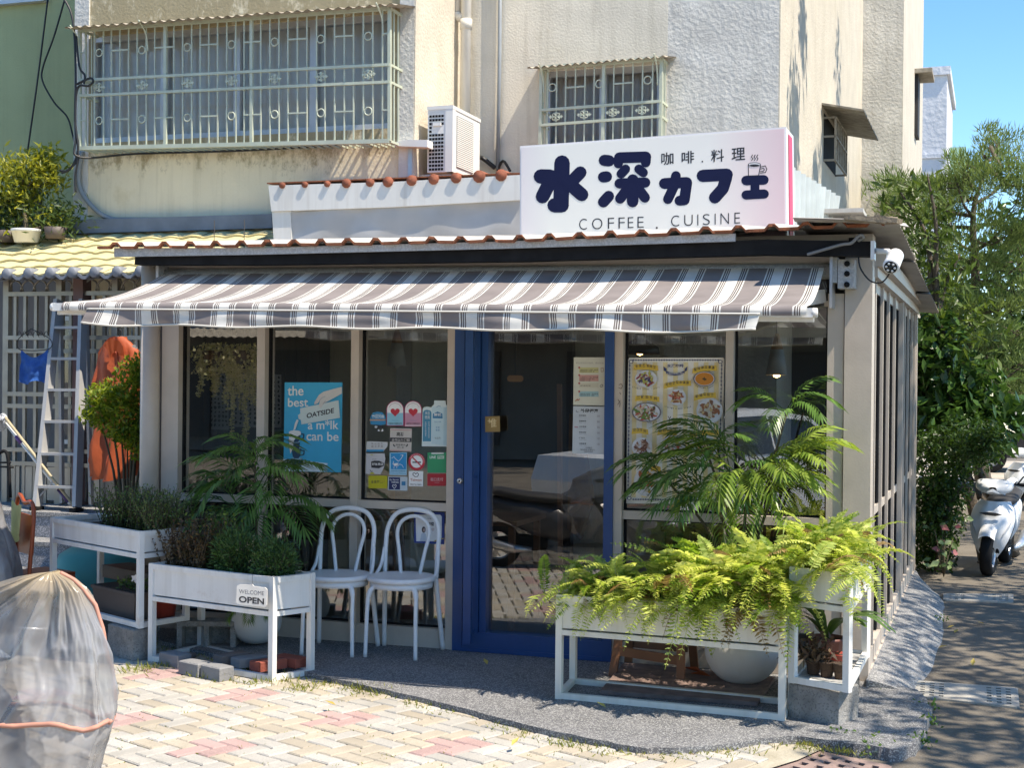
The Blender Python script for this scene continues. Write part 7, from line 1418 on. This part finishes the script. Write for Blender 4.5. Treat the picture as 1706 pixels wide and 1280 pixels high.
for (sx_, sy_, ex2, ey2, n) in ((1622, 340, 1700, 230, 420), (1622, 360, 1590, 260, 420), (1640, 260, 1660, 212, 260), (1622, 330, 1560, 280, 400), (1650, 245, 1690, 250, 260), (1622, 420, 1700, 330, 460), (1623, 420, 1560, 350, 420), (1624, 470, 1720, 420, 460), (1624, 480, 1570, 420, 420), (1620, 520, 1710, 480, 460), (1620, 540, 1565, 480, 420), (1618, 580, 1720, 540, 480), (1618, 600, 1570, 540, 420), (1616, 640, 1715, 600, 480), (1622, 380, 1460, 300, 380), (1622, 360, 1500, 270, 380), (1622, 440, 1470, 330, 320), (1620, 450, 1520, 400, 380), (1622, 310, 1610, 240, 260), (1620, 400, 1690, 380, 400), (1616, 660, 1720, 650, 420), (1618, 560, 1600, 470, 400), (1616, 620, 1670, 540, 420), (1640, 270, 1720, 280, 300)):
    y = rnd(-1.2, 1.0); ey2 += 30 if ey2 < 320 else 0; spray(oy(sx_, sy_, Yt), oy(ex2, ey2, Yt+y), .03, n, .26)
tk.obj('trunk', t); stuff(cr_.obj('crown', t))
woody('background_tree', 'dark tree mass at the far end of the lane behind the feathery tree', (2.5, 26, 0), [[oy(1700, 600, 26), oy(1690, 450, 26)]], [B_(1690, 560, 26, 1.3, 900), B_(1650, 610, 26, 1.1, 800), B_(1720, 480, 26, 1.3, 800), B_(1600, 600, 26, 1.0, 600), B_(1740, 620, 26, 1.3, 700), B_(1690, 410, 26, 1.0, 500), B_(1610, 520, 26, .8, 400)], bd, .24, .10, .15)
# red leaved plant and variegated leaves at the end of the side wall
t = thing('caladium', 'pink and green leaved plant at the far corner of the cafe side wall', 'plant', (-.45, 13.15, 0)); pkl = leafm('pink_leaf', (.25, .08, .09), (.4, .16, .16), .3); vg = leafm('variegated_leaf', (.05, .1, .03), (.2, .28, .12), .3); mb = MB()
for i in range(26):
    q = V((-.40+random.gauss(0, .10), 13.1+random.gauss(0, .1), rnd(.08, .50))); mb.leaf(q, V((rnd(-1, 1), -.5, rnd(-.6, .5))), V((0, -1, .6)), rnd(.06, .11), rnd(.04, .065), pkl if i % 3 == 0 and q.z > .2 else vg, .1)
stuff(mb.obj('foliage', t)); mb = MB()
for i in range(8): mb.tube([(-.42, 13.1, 0), (-.42+rnd(-.1, .12), 13.1+rnd(-.1, .1), rnd(.2, .45))], .004, M['stem'], 4)
mb.obj('stem', t)
# street trees right of the frame: they shade the lane and dapple the walls
stl_ = leafm('street_tree_leaf', (.03, .07, .015), (.10, .17, .03), .35)
def street_tree(label, foot, limbs, blobs): return woody('street_tree', label, foot, limbs, blobs, stl_, .16, .07, .14, 'tree', 'street trees shading the lane', .75)
def rb(cx, cy_, cz, R_, n, k, r): return [((cx+random.gauss(0, R_), cy_+random.gauss(0, R_), cz+random.gauss(0, R_*.5)), r*rnd(.7, 1.2), n) for _ in range(k)]
street_tree('broad street tree right of the lane, shading the kerb beside the cafe', (5.2, 9.6, 0), [[(5, 9.6, 2.5), (4.4, 9.7, 5)], [(5.1, 9.6, 2.5), (5.6, 9.0, 5.4)]], [((rnd(2.9, 4.7), rnd(5.6, 11.5), rnd(5, 6.4)), rnd(.4, .75), 130) for _ in range(42)])
street_tree('second street tree right of the lane, farther back beside the hedge', (4.6, 14.5, 0), [[(4.5, 14.4, 3), (3.9, 14, 5.5)], [(4.5, 14.4, 3), (5, 15, 5.5)]], [((rnd(3.0, 5.2), rnd(11.5, 18), rnd(5, 6.8)), rnd(.5, .9), 150) for _ in range(34)])
street_tree('tall street tree whose high branches shade the building wall', (4.4, 11.6, 0), [[(3.8, 11.4, 4), (2.6, 11.0, 7)], [(4.0, 11.5, 4), (3.4, 10.8, 7.5)]], [((rnd(-.2, 1.2), rnd(11.6, 17), rnd(6.5, 7.8)), rnd(.2, .45), 75) for _ in range(54)]+rb(1.9, 10.75, 7.0, .55, 130, 13, .5)+rb(3.2, 10.9, 7.2, .7, 120, 6, .6))
# =================================================================== THE STREET BEHIND THE CAMERA, SEEN IN THE PANES
opp = thing('opposite_house', 'pale house across the street mirrored in the cafe panes', 'building', (-6, -10, 0)); ow = pm('opposite_wall', (.17, .165, .15), .9, .12, 1.5, .2, 30, streak=(.2, .19, .17)); od = pm('opposite_dark', (.05, .05, .05), .7, .1, 3)
MB().box(-22, -15, 0, 4, -12.2, 7, ow).obj('wall', opp)
for x in (-19, -15.5, -12, -8.5, -5, -1.5):
    MB().box(x, -12.2, 3.6, x+1.8, -12.12, 5.2, od).obj('window', opp); MB().box(x, -12.2, .3, x+2.0, -12.1, 2.3, od).obj('shutter', opp)
mb = MB()
for th in (0, .004): mb.grid(lambda u, v: (-20+22*u, -12.2+1.6*v, 2.9-.35*v+.02*math.sin(u*700)+th), 220, 1, hm, False)
mb.obj('awning_sheet', opp)
car('white hatchback parked across the street, mirrored in the right window', -2.7, .9, R(120), pwt)
car('dark car parked beyond the far end of the lane', 1.3, 30.2, R(0), pm('dark_car_paint', (.03, .03, .035), .25, .1, 3, coat=.5))
woody('mirrored_tree', 'tree across the street mirrored in the panes', (2.5, -8, 0), [[(2.4, -8, 2), (2, -7.8, 4)]], rb(2.2, -8, 4.2, 1.0, 160, 16, .7)+rb(-6, -11, 6.5, 1.2, 140, 10, .8), bd, .2, .08, .12)
